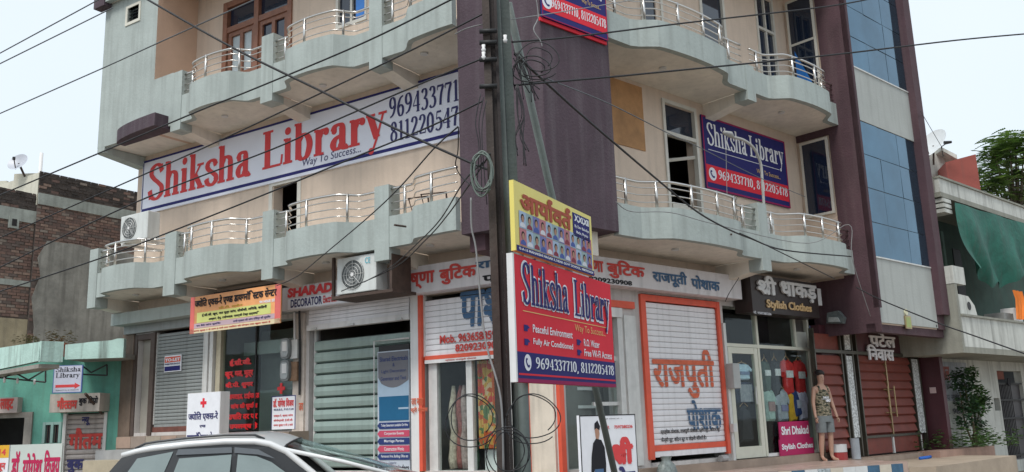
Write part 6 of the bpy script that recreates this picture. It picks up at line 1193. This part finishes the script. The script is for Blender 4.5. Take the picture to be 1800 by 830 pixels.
# flower pot and weeds on the canopy
def weeds(label, org, spread, h, n, m, seed, name='weed_plant', cat='plant', leaf=.05, wide=1.):
    random.seed(seed); mb = MB()
    for i in range(n):
        bx, by = org.x+random.uniform(-spread, spread)*wide, org.y+random.uniform(-.5, .5)*spread; hh = h*random.uniform(.4, 1); lx, ly = random.uniform(-.3, .3)*hh, random.uniform(-.2, .2)*hh
        for k in range(5):
            t = (k+1)/5; px_, py_, pz_ = bx+lx*t*t, by+ly*t*t, org.z+hh*t; a = random.uniform(0, 6.28); l = leaf*random.uniform(.6, 1.3); dx_, dy_ = math.cos(a)*l, math.sin(a)*l
            mb.add([(px_, -py_, pz_), (px_+dx_-dy_*.35, -(py_+dy_+dx_*.35), pz_+l*.3), (px_+dx_*2, -(py_+dy_*2), pz_-l*.1), (px_+dx_+dy_*.35, -(py_+dy_-dx_*.35), pz_+l*.3)], [(0, 1, 2, 3)])
    return tag(mb.build(name, m), label, cat, kind='stuff')
m_leaf = mat('leaf_green', (.06, .13, .03), .6, .5, 3, 0); m_leafd = mat('leaf_dark_green', (.035, .085, .03), .6, .45, 3, 0); m_dry = mat('dry_weed', (.16, .13, .06), .8, .4, 4, 0)
m_terra = mat('terracotta', (.38, .12, .08), .8, .15, 5, .2)
for i, bx in enumerate((92, 104)):
    c = at(bx, 627, 20.0); mb = MB(); mb.tube([(c.x, -c.y, c.z), (c.x, -c.y, c.z+.22), (c.x, -c.y, c.z+.24), (c.x, -c.y, c.z+.28)], [.12, .16, .19, .19], 14); tag(mb.build('flower_pot', m_terra, smooth=False), ['left one of two terracotta pots on the green shop canopy', 'right one of two terracotta pots on the green shop canopy'][i], 'flower pot', 'terracotta pots on the canopy')
weeds('dry weeds growing behind the terracotta pots', at(104, 610, 20.2), .25, .42, 35, m_dry, 5); weeds('tuft of green and brown weeds on the parapet at the wall corner', at(50, 604, 20.6), .3, .2, 20, m_dry, 6)
# ---------------------------------------------------------------- brick building behind
BW0 = at(63, 400, 24.0); yaw = math.atan2(A.n.y*-1, A.n.x*-1); Wk = Fr((BW0.x, BW0.y), yaw)   # s runs away from the street
kq = lambda px, py, o=0: Wk.px(px, py, o)
bb = empty('brick_building', Wk.pt(0, 0, 0), 'unplastered red brown brick building with grey cement patches behind the green shop', 'building')
L1 = kq(240, 400)[0]+1.0; zt1 = kq(63, 301)[1]; L0 = kq(-20, 400)[0]; zt0 = kq(60, 340)[1]
m_brickback = mat('dark_mortar', (.10, .08, .07), .95, .3, 2, .3); m_br = [mat('brick_%d' % i, c, .9, .25, 12, .3, 60) for i, c in enumerate(((.20, .125, .10), (.155, .10, .085), (.25, .175, .14), (.13, .10, .088), (.24, .20, .17)))]; m_brtop = mat('blackened_brick', (.06, .05, .045), .95, .5, 5, .4)
m_cem = mat('grey_cement_patch', (.26, .255, .23), .95, .38, 1.3, .5, 10, streak=.5); m_cemp = mat('pale_cement_band', (.34, .37, .34), .95, .2, 2, .3, 14, streak=.35)
MB(Wk).box(0, L1, -.4, 0, 0, zt1-.02).build('wall', m_brickback, bb); MB(Wk).box(L0-.5, 0, -.4, -.06, 0, zt0-.02).build('wall', m_brickback, bb)
MB(Wk).box(0, L1, -9, -8.8, 0, zt1-.1).build('rear_wall', m_brickback, bb)
def bricks(s0, s1, z0, z1, o, skip, seed):
    random.seed(seed); mb = MB(Wk); z = z0; r = 0
    while z < z1-.03:
        x = s0-(.115 if r % 2 else 0)
        while x < s1:
            a, b = max(x, s0), min(x+.225, s1)
            if b-a > .03 and not skip((a+b)/2, z): mb.box(a, b-.012, o-.02, o+random.uniform(.0, .022), z, z+.068, 5 if z > z1-.55 and random.random() < .75 else random.choice((0, 0, 1, 1, 2, 3, 4)))
            x += .235
        z += .082; r += 1
    return tag(mb.build('brick', m_br+[m_brtop], bb), kind='stuff')
zb1, zb0 = kq(63, 338)[1], kq(63, 358)[1]
pl0 = lambda x, z: (zb0-.02 < z < zb1) or (z < 6.0-.9*min(1, x/1.0)*0 and x > .15+.1*math.sin(z*5) and z < kq(110, 432)[1]+.08*math.sin(x*7)) or z < 3.4
bricks(0, L1, 3.3, zt1, .0, pl0, 1)
zc1, zc0 = kq(55, 370)[1], kq(55, 392)[1]; bricks(L0-.4, -.02, 3.3, zt0, -.06, lambda x, z: (zc0-.02 < z < zc1) or z < kq(30, 560)[1] or kq(30, 502)[1] < z < kq(30, 492)[1], 2)
MB(Wk).box(0, L1, -.02, .035, zb0, zb1).build('cement_band', m_cemp, bb); MB(Wk).box(L0-.4, -.0, -.08, -.02, zc0, zc1).build('cement_band', m_cemp, bb)
zp = kq(110, 428)[1]; mb = MB(Wk); mb.prism([(.12, 2), (L1, 2), (L1, zp+.0)]+[(L1-(L1-.4)*k/8, zp+.05*math.sin(k*2.2)) for k in range(1, 8)]+[(.34, zp), (.1, zp-.5), (.22, zp-1.0), (.02, zp-1.6), (.15, zp-2.4)], -.01, .028); mb.build('cement_patch', m_cem, bb)
MB(Wk).box(L0-.4, -.01, -.08, -.03, 2, kq(30, 560)[1]).build('cement_patch', mat('ochre_plaster', (.36, .31, .21), .95, .25, 1.8, .3, streak=.3), bb); MB(Wk).box(L0-.4, -.01, -.08, -.035, kq(30, 502)[1], kq(30, 492)[1]).build('cement_band', m_cemp, bb)
vx, vz = kq(21, 391, -.05); MB(Wk).box(vx-.1, vx+.16, -.06, .01, vz-.16, vz+.14).build('vent_frame', m_cemp, bb); MB(Wk).box(vx-.03, vx+.1, .01, .015, vz-.1, vz+.09).build('vent_hole', m_black, bb)
cbx = at(44, 330, 26.5); cb2 = at(-5, 330, 27); m_crm = mat('cream_roof_room', (.62, .60, .50), .9, .1, 2, .2, streak=.2)
zr0 = at(63, 300, 24.2); mb = MB(Wk); x_a = kq(63, 320)[0]; mb.box(-.02, .1, -2.2, -.02, zt0-.3, zt1-.01); mb.build('cream_end_wall', m_crm, bb)
p = at(24, 318, 24.6); mb = MB(); mb.box(p.x, at(63, 318, 24.6).x+.2, -26.5, -24.6, 6.5, at(45, 305, 24.6).z); mb.build('roof_room', m_crm, bb)
p = at(-20, 318, 26); mb = MB(); mb.box(p.x, at(12, 318, 26).x, -28, -26, 6.5, at(5, 318, 26).z); mb.build('roof_room', m_crm, bb)
p = at(72, 285, 25.2); mb = MB(); mb.tube([(p.x, -p.y, 7.5), (p.x, -p.y, at(72, 269, 25.2).z)], .05, 10); tag(mb.build('roof_pipe', m_white, smooth=True), 'white pipe standing up behind the brick parapet', 'pipe')
def dish(label, c, r, nrm, m, arm):
    rt = empty('satellite_dish', c-Vector((0, 0, r)), label, 'satellite dish'); nrm = nrm.normalized(); u = nrm.cross(Vector((0, 0, 1))).normalized(); v = u.cross(nrm); mb = MB(); P_ = []; n = 24
    for j in range(5):
        for i in range(n): q_ = 2*math.pi*i/n; rr = r*(j+.3)/4.3; p = c+u*rr*math.cos(q_)+v*rr*math.sin(q_)+nrm*(.22*(rr*rr)/r); P_.append((p.x, -p.y, p.z))
    mb.add(P_, [(j*n+i, j*n+(i+1) % n, (j+1)*n+(i+1) % n, (j+1)*n+i) for j in range(4) for i in range(n)]+[tuple(range(n))]); mb.build('reflector', m, rt, smooth=True)
    e = c+nrm*r*.75-v*r*.1; b = c-v*r*.8; MB().tube([(b.x, -b.y, b.z), (e.x, -e.y, e.z)], .015, 6).build('feed_arm', m_rust, rt); MB().tube([(e.x, -e.y, e.z-.03), (e.x, -e.y, e.z+.05)], .04, 8).build('feed_horn', m_black, rt); MB().tube([(c.x, -c.y, c.z), (arm.x, -arm.y, arm.z)], .03, 6).build('mast', m_rust, rt)
dish('round pale satellite dish on the roof behind the brick parapet', at(33, 287, 24.3), .29, Vector((-.15, -1, .5)), mat('dish_grey', (.45, .47, .52), .4, .1, 3, 0), at(49, 322, 24.5))
# ---------------------------------------------------------------- right neighbour
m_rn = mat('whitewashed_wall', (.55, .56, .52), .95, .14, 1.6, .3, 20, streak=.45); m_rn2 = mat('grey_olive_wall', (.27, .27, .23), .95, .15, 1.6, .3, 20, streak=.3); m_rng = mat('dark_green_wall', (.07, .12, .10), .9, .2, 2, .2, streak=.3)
RO = 1.75; rs0 = B.px(1695, 600, RO)[0]; zt_, zb_ = B.px(1695, 556, RO)[1], B.px(1698, 620, RO)[1]
rn = empty('white_neighbour_building', B.pt(rs0+4, .4, 0), 'stained whitewashed neighbouring house with a long balcony wall at the right edge', 'building')
def rp(mb, nm, m): return mb.build(nm, m, rn)
RW = .45
ws0, ws1 = B.px(1764, 740, RW)[0], B.px(1800, 740, RW)[0]+.3; zd1 = B.px(1770, 652, RW)[1]
v0, v1 = B.px(1748, 710, RW)[0], B.px(1758, 710, RW)[0]; vz1, vz0 = B.px(1752, 700, RW)[1], B.px(1752, 722, RW)[1]; n0, n1 = B.px(1712, 740, RW)[0], B.px(1726, 740, RW)[0]; nz1, nz0 = B.px(1718, 702, RW)[1], B.px(1730, 790, RW)[1]
mb = MB(B); wall(mb, xR+.13, 24, 0, zb_+.1, RW-.2, RW, [(ws0, ws1, .3, zd1), (v0, v1, vz0, vz1), (n0, n1, nz0, nz1)]); rp(mb, 'wall', m_rn)
MB(B).box(xR+.13, 24, RW-1.5, RW-1.4, 0, zb_).build('inner_wall', m_dark, rn)
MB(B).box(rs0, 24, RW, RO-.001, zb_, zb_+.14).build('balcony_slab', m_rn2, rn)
MB(B).box(rs0, 24, RO-.14, RO, zb_+.14, zt_).build('balcony_parapet', m_rn, rn); MB(B).box(rs0-.001, 24, RO-.16, RO+.04, zt_, zt_+.05).build('coping', m_rn2, rn)
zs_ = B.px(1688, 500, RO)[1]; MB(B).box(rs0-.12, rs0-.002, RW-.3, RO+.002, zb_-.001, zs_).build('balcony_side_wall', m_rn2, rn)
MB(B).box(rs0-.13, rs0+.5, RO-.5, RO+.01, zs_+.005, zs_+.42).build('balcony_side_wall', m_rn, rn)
mb = MB(B); mb.prism([(rs0, zt_+.05), (rs0+1.05, zt_+.05), (rs0+.95, zt_+.3), (rs0+.65, zt_+.5), (rs0+.0, zt_+.52)], RO-.12, RO-.03); rp(mb, 'curved_parapet_end', m_rn); mb = MB(B); mb.cyl(rs0+.62, zt_+.27, .1, RO-.029, RO-.02, 16); rp(mb, 'round_hole', m_black)
UW = .2; zu1, zu0 = B.px(1665, 318, 1.5)[1], B.px(1678, 353, 1.5)[1]; us = B.px(1652, 330, 1.5)[0]
MB(B).box(xR, 24, UW-.2, UW, zt_-.5, zu0).build('upper_wall', m_rng, rn)
MB(B).box(us, 24, UW, 1.5, zu0, zu0+.12).build('roof_slab', m_rn2, rn); MB(B).box(us, 24, 1.38, 1.5, zu0+.12, zu1).build('roof_parapet', m_rn, rn); MB(B).box(us-.02, 24, 1.36, 1.54, zu1, zu1+.05).build('coping', m_rn2, rn)
MB(B).box(us-.25, us-.03, UW, 1.3, zu0-.5, zu1+.3).build('side_wall', m_rn2, rn)
for k in range(3): MB(B).box(us+.05, us+.5, 1.0, 1.52-.0, zu0-.12-k*.13, zu0-.03-k*.13).build('corbel', m_rn, rn)
for a in (13.2, 14.0, 15.4): MB(B).box(a, a+.5, UW, UW+.02, zt_+.2, zu0-.7).build('dark_shutter', m_black, rn)
for a in (13.78, 14.7): MB(B).box(a, a+.14, UW, UW+.05, zt_, zu0-.3).build('green_column', mat('green_column_paint', (.18, .28, .24), .8, .15), rn)
MB(B).box(v0, v1, RW-.15, RW-.14, vz0, vz1).build('dark_opening', m_black, rn); MB(B).box(n0, n1, RW-.15, RW-.14, nz0, nz1).build('dark_opening', m_black, rn)
# iron gate door
ig = empty('iron_gate', B.pt(ws0, RW, .3), 'black iron grille gate in the white wall at the right edge', 'gate')
for k in range(9): a = ws0+.05+k*.11; mb = MB(B); mb.tube([(a, RW-.03, .35), (a, RW-.03, 2.35)], .012, 5); mb.build('bar', m_black, ig)
for z in (.4, .9, 1.4, 1.9, 2.35): mb = MB(B); mb.box(ws0, ws1, RW-.05, RW-.02, z, z+.05); mb.build('rail', m_black, ig)
MB(B).box(ws0-.02, ws1, RW-.12, RW-.1, .3, 2.4).build('back_plate', mat('gate_dark', (.05, .045, .05), .5, .3), ig); MB(B).box(ws0, ws0+.9, RW-.16, RW-.15, 2.5, zd1).build('transom_panel', mat('rust_red_panel', (.2, .05, .03), .7, .3), ig)
# painted advertisement on the wall
a0, a1 = B.px(1641, 660, RW)[0]+.02, B.px(1700, 660, RW)[0]; az1, az0 = B.px(1660, 636, RW)[1], B.px(1660, 705, RW)[1]
MB(B).box(a0, a1, RW, RW+.012, az0, az1).build('painted_notice', mat('faded_grey_blue', (.38, .40, .43), .9, .25, 4, .1, streak=.5), rn)
letters('हर्बल', B, a0+.1, a0+.9, az1-.6, az1-.12, RW+.016, mat('faded_red_paint', (.36, .12, .10), .9, .4, 8), rn, bold=.05)
for k, t in enumerate(('दवाखाना व जांच', 'सभी रोगों का इलाज', 'समय सुबह शाम', 'मो. 98290')): letters(t, B, a0+(1.0 if k < 1 else .15), a1-.1, az1-.4-.3*k, az1-.22-.3*k, RW+.016, mat('faded_black_paint', (.14, .14, .16), .9, .4, 8), rn, bold=.03, res=2)
mb = MB(B); c = B.px(1788, 678, RW); mb.cyl(c[0]-.6, c[1]+.1, .12, RW, RW+.02, 16); rp(mb, 'house_number_plate', m_blacktext)
# things on the neighbour's balcony: green tarp, orange cloth, box
m_tarp = mat('green_tarpaulin', (.010, .105, .075), .7, .35, 2.2, .6, 9, streak=.2); nx_, ny_ = 40, 22; mb = MB(B); P_ = []
TO = 1.62
t00, t10 = B.px(1678, 356, TO), B.px(1830, 402, TO); b00, b10 = B.px(1712, 484, TO), B.px(1830, 512, TO); bm_ = B.px(1690, 425, TO)
for j in range(ny_+1):
    v = j/ny_
    for i in range(nx_+1):
        u = i/nx_; top = (t00[0]+(t10[0]-t00[0])*u, t00[1]+(t10[1]-t00[1])*u); bot = (b00[0]+(b10[0]-b00[0])*u, b00[1]+(b10[1]-b00[1])*u+.14*math.sin(u*9+2)+.08*math.sin(u*23)+.05*math.sin(u*41))
        bulge = -.32*math.sin(math.pi*v)*(1-u); P_.append((top[0]+(bot[0]-top[0])*v+bulge, TO+.10*math.sin(u*9+v*2)*v+.08*math.sin(u*19-v*4)*(.3+v)+.03*math.sin(u*37+v*7)*v+.06*math.sin(math.pi*v), top[1]+(bot[1]-top[1])*v))
mb.add(P_, [(j*(nx_+1)+i, j*(nx_+1)+i+1, (j+1)*(nx_+1)+i+1, (j+1)*(nx_+1)+i) for j in range(ny_) for i in range(nx_)]); tag(mb.build('tarpaulin', m_tarp, smooth=True), 'big dark green tarpaulin hung across the upper balcony of the right neighbour', 'tarpaulin')
c = B.px(1787, 540, RO-.1); mb = MB(B); P_ = [(c[0]+(u-.5)*.55*(1-.3*v)+.1*math.sin(v*5), RO-.05+.05*math.sin(u*14), c[1]+.42-v*.75) for v in (0, .3, .6, 1) for u in [k/8 for k in range(9)]]; mb.add(P_, [(j*9+i, j*9+i+1, (j+1)*9+i+1, (j+1)*9+i) for j in range(3) for i in range(8)]); tag(mb.build('orange_cloth', mat('bright_orange_cloth', (.75, .2, .03), .9, .15), smooth=True), 'bright orange cloth drying over the right neighbour balcony wall', 'cloth')
c = B.px(1745, 530, 1.2); mb = MB(B); mb.box(c[0]-.2, c[0]+.9, 1.0, 1.5, zt_-.2, zt_+.3); tag(mb.build('grey_crate', mat('crate_grey', (.25, .25, .24), .8, .3), bevel=.01), 'grey crate standing on the balcony of the right neighbour', 'crate')
c = B.px(1770, 527, 1.3); mb = MB(B); mb.box(c[0]-.3, c[0]+.2, 1.2, 1.55, zt_-.2, zt_+.45); tag(mb.build('white_carton', m_white, bevel=.01), 'white carton beside the orange cloth on the neighbour balcony', 'carton')
# roof things of the neighbour
p = at(1645, 290, 22); mb = MB(); mb.box(at(1629, 290, 28).x, at(1662, 290, 28).x, -31, -28, 6.5, at(1645, 262, 28).z); tag(mb.build('roof_cabin', m_rn), 'small grey white stair cabin on the roof of the right neighbour', 'cabin')
zc = at(1660, 258, 27.6).z; mb = MB(); a_ = at(1655, 262, 27.6).x; b_ = at(1683, 280, 27.6).x; mb.add([(a_, -27.6, zc), (b_, -27.6, zc-.28), (b_, -27.6, zc-.42), (a_, -27.6, zc-.12), (a_, -30, zc), (b_, -30, zc-.28), (b_, -30, zc-.42), (a_, -30, zc-.12)], [(0, 1, 2, 3), (4, 5, 6, 7), (0, 1, 5, 4), (2, 3, 7, 6), (1, 2, 6, 5), (0, 3, 7, 4)]); tag(mb.build('sloping_slab', m_rn), 'pale sloping stair roof slab beside the red brown box', 'roof slab')
m_redbox = mat('red_oxide_paint', (.27, .07, .055), .85, .15, 2, .2, streak=.15); F3 = Fr((at(1664, 300, 27).x, 27), R(-12)); x1_ = F3.px(1719, 300)[0]; zz0, zz1 = F3.px(1664, 330)[1], F3.px(1666, 285)[1]; zz2 = F3.px(1717, 271)[1]
mb = MB(F3); mb.prism([(0, zz0-1), (x1_, zz0-1), (x1_, zz2), (0, zz1)], -1.2, 0); tag(mb.build('red_roof_wall', m_redbox), 'red brown painted parapet box on the roof right of the glass bay', 'parapet')
dish('large pale mesh satellite dish on the right neighbour roof', at(1641, 256, 27.3), .55, Vector((-.9, -.4, .6)), mat('dish_pale', (.62, .65, .66), .5, .1, 3, 0), at(1641, 290, 27.4))
p, q_ = at(1658, 275, 26.5), at(1655, 258, 26.5); mb = MB(); mb.tube([(p.x, -p.y, p.z), (q_.x, -q_.y, q_.z), (q_.x+.16, -q_.y, q_.z+.1)], .02, 6); e_ = Vector((q_.x+.2, q_.y, q_.z+.12)); mb.tube([(e_.x-.1, -e_.y, e_.z), (e_.x+.12, -e_.y, e_.z+.02)], [.06, .04], 8); tag(mb.build('roof_lamp', m_black), 'small black roof lamp on a thin bracket above the red brown box', 'lamp')
wire('thin stay wire in the sky right of the glass bay', [(1618, 195, 20), (1655, 258, 26.5)], .008, m_wiret)
# planter and climbing plant
c = B.px(1705, 812, 1.1); mb = MB(B); xa, xb = B.px(1655, 815, 1.0)[0], B.px(1752, 815, 1.0)[0]; mb.box(xa, xb, RW+.05, 1.0, 0, .80); tag(mb.build('planter', mat('pinkish_planter', (.36, .23, .18), .85, .15, 3, .2, streak=.2)), 'pinkish plastered planter against the white neighbour wall', 'planter')
def leafblob(mb, c, r, n, leaf, mi=0):
    for i in range(n):
        while True:
            d = Vector((random.uniform(-1, 1), random.uniform(-1, 1), random.uniform(-1, 1)))
            if .25 < d.length < 1: break
        p = c+Vector((d.x*r[0], d.y*r[1], d.z*r[2])); a, b_ = random.uniform(0, 6.28), random.uniform(-.9, .5); l = leaf*random.uniform(.6, 1.3)
        u = Vector((math.cos(a)*math.cos(b_), math.sin(a)*math.cos(b_), math.sin(b_))); v = u.cross(Vector((random.uniform(-.4, .4), random.uniform(-.4, .4), 1))).normalized()*.38
        q = [p, p+u*l*.5+v*l, p+u*l, p+u*l*.5-v*l]; mb.add([(k.x, -k.y, k.z) for k in q], [(0, 1, 2, 3)], mi)
random.seed(11); pr_t = empty('climbing_shrub', B.pt(c[0], .8, .8), 'tall leafy climbing shrub growing in the pinkish planter', 'shrub')
mb = MB(B)
for k, (px_, py_) in enumerate(((1695, 660), (1710, 690), (1688, 690), (1720, 720))): e_ = B.px(px_, py_, .8); b0_ = B.px(1712, 795, .8); pts = [(b0_[0]+(e_[0]-b0_[0])*t+.05*math.sin(t*7+k), .8+.05*math.sin(t*4+k), b0_[1]+(e_[1]-b0_[1])*t) for t in [j/8 for j in range(9)]]; mb.tube(pts, [.03-.0025*j for j in range(9)], 6)
mb.build('stem', mat('plant_stem', (.14, .10, .06), .9, .3), pr_t); mb = MB()
for px_, py_, rr, n in ((1690, 668, .34, 230), (1712, 690, .34, 220), (1700, 710, .3, 150), (1695, 740, .25, 110), (1718, 715, .28, 140), (1726, 705, .25, 90), (1706, 655, .2, 60), (1722, 745, .18, 60)): leafblob(mb, B.pt(*(lambda t: (t[0], .85, t[1]))(B.px(px_, py_, .85))), (rr, rr*.6, rr*.9), int(n*1.9), .10, random.choice((0, 0, 1)))
mb.build('foliage', [m_leafd, m_leaf], pr_t)
weeds('low green plants growing in the pinkish planter', B.pt((xa+xb)/2, .75, .8), (xb-xa)*.42, .5, 130, m_leaf, 9, 'planter_plants', 'plants', .07)
# tree behind the right neighbour
random.seed(21); tr = empty('tree', at(1780, 600, 34).xy.to_3d(), 'feathery green tree rising behind the right neighbour roof', 'tree'); tc0 = tr.location
mb = MB(); top = at(1775, 330, 34); mb.tube([(tc0.x, -34, 0), (tc0.x+.1, -34, 4), (top.x, -34, 8)], [.28, .22, .14], 10)
clumps = []
for px_, py_, rr in ((1775, 262, .75), (1752, 285, .8), (1790, 290, .9), (1738, 305, .6), (1770, 310, 1.0), (1755, 330, .9), (1795, 330, 1.0), (1740, 345, .8), (1775, 350, 1.1), (1725, 360, .6), (1800, 255, .6), (1760, 375, 1.0), (1800, 370, 1.0), (1815, 300, 1.0), (1765, 248, .4), (1748, 268, .45), (1785, 245, .45), (1735, 325, .5), (1830, 340, 1.2), (1850, 290, 1.1)):
    c = at(px_, py_, 34+random.uniform(-1.2, 1.2)); clumps.append((c, rr)); mb.tube([(top.x, -34, 7.2), ((top.x+c.x)/2, -(34+c.y)/2, (7.2+c.z)/2+.3), (c.x, -c.y, c.z)], [.1, .06, .02], 6)
mb.build('trunk', mat('bark', (.13, .10, .075), .9, .3, 5, .4), tr); mb = MB()
for c, rr in clumps:
    for k in range(42):
        d = Vector((random.gauss(0, .55), random.gauss(0, .55), random.gauss(0, .40)))*rr; p = c+d; a = random.uniform(0, 6.28); u = Vector((math.cos(a), math.sin(a), random.uniform(-.35, .15))); L_ = random.uniform(.4, .7); sd_ = u.cross(Vector((0, 0, 1))).normalized(); mi = random.choice((0, 0, 1))
        for j in range(7):
            t = (j+1)/7; q0 = p+u*L_*t-Vector((0, 0, .12*t*t))
            for sg in (-1, 1): e = q0+sd_*sg*.24*(1-.5*t)+u*.07; w_ = u*.055; mb.add([(k2_.x, -k2_.y, k2_.z) for k2_ in (q0-w_, e, q0+w_)], [(0, 1, 2)], mi)
mb.build('crown', [mat('tree_leaf', (.15, .25, .07), .6, .4, 1.2, 0), mat('tree_leaf_light', (.25, .36, .10), .6, .35, 1.2, 0)], tr)
# far houses and trees that close the gaps between the buildings
for i, (px_, w_, h_, d_, c_) in enumerate(((-120, 9, 7, 40, (.5, .45, .38)), (1900, 14, 6, 48, (.5, .5, .46)))):
    p = at(px_, 700, d_); fb = empty('far_house', (p.x, p.y, 0), ['plain beige house far behind the brick building', 'plain grey white house far behind the right neighbour'][i], 'house'); mb = MB(); wall(mb, p.x-w_/2, p.x+w_/2, 0, h_, -d_-.2, -d_, [(p.x-w_/2+1.5+2.6*k, p.x-w_/2+2.7+2.6*k, 1+3*j, 2.4+3*j) for k in range(int(w_/2.6)-1) for j in range(2)]); mb.build('wall', mat('far_wall_%d' % i, c_, .9, .1), fb); MB().box(p.x-w_/2, p.x+w_/2, -d_-6, -d_-.2, h_-.2, h_).build('roof', m_concrete, fb); MB().box(p.x-w_/2, p.x+w_/2, -d_-6, -d_-5.8, 0, h_-.2).build('rear_wall', m_dark, fb)

# ---------------------------------------------------------------- street lamp on the right balcony post
o = 1.0; lr = empty('street_lamp', B.pt(B.px(1343, 362, o)[0], o, B.px(1343, 362, o)[1]), 'curved pipe street lamp rising from the right balcony post before the blue banner', 'street lamp')
lp = [(lambda t: (t[0], o+k*.03, t[1]))(B.px(x, y, o+k*.03)) for k, (x, y) in enumerate(((1343, 364), (1340, 320), (1337, 288), (1326, 262), (1308, 247), (1288, 241)))]
mb = MB(B); mb.tube(catmull(lp, 5), .028, 8); mb.build('pipe', mat('lamp_pipe_grey', (.42, .42, .40), .4, .15, 6), lr, smooth=True)
e_ = lp[-1]; mb = MB(B); mb.tube([(e_[0]+.02, e_[1], e_[2]), (e_[0]-.12, e_[1]+.03, e_[2]+.02), (e_[0]-.35, e_[1]+.06, e_[2]+.0)], [.03, .06, .04], 8); mb.build('lamp_head', mat('lamp_head_grey', (.35, .35, .34), .4, .15, 6), lr, smooth=True)
a, b = B.px(1276, 262, 1.15), B.px(1278, 345, 1.1); mb = MB(B); mb.tube([(a[0], 1.15, a[1]), (b[0], 1.1, b[1])], .006, 5); mb.build('wire', m_wireg, lr)
# wet stains and small fittings under the balconies
for i, (fr, a, o, z) in enumerate(((A, -3.3, .95, 4.98), (B, 3.05, 1.33, 4.85), (A, -2.0, 1.42, 4.95))):
    mb = MB(fr); mb.tube([(a, o-.2, z), (a, o+.08, z-.02)], .018, 6); tag(mb.build('drain_spout', m_rust), ['rusty drain spout stub on the left balcony above the air conditioner', 'rusty drain spout stub on the right balcony above the white shutter', 'rusty drain spout stub on the balcony next to the purple column'][i], 'drain pipe', 'drain stubs in the balcony fronts')
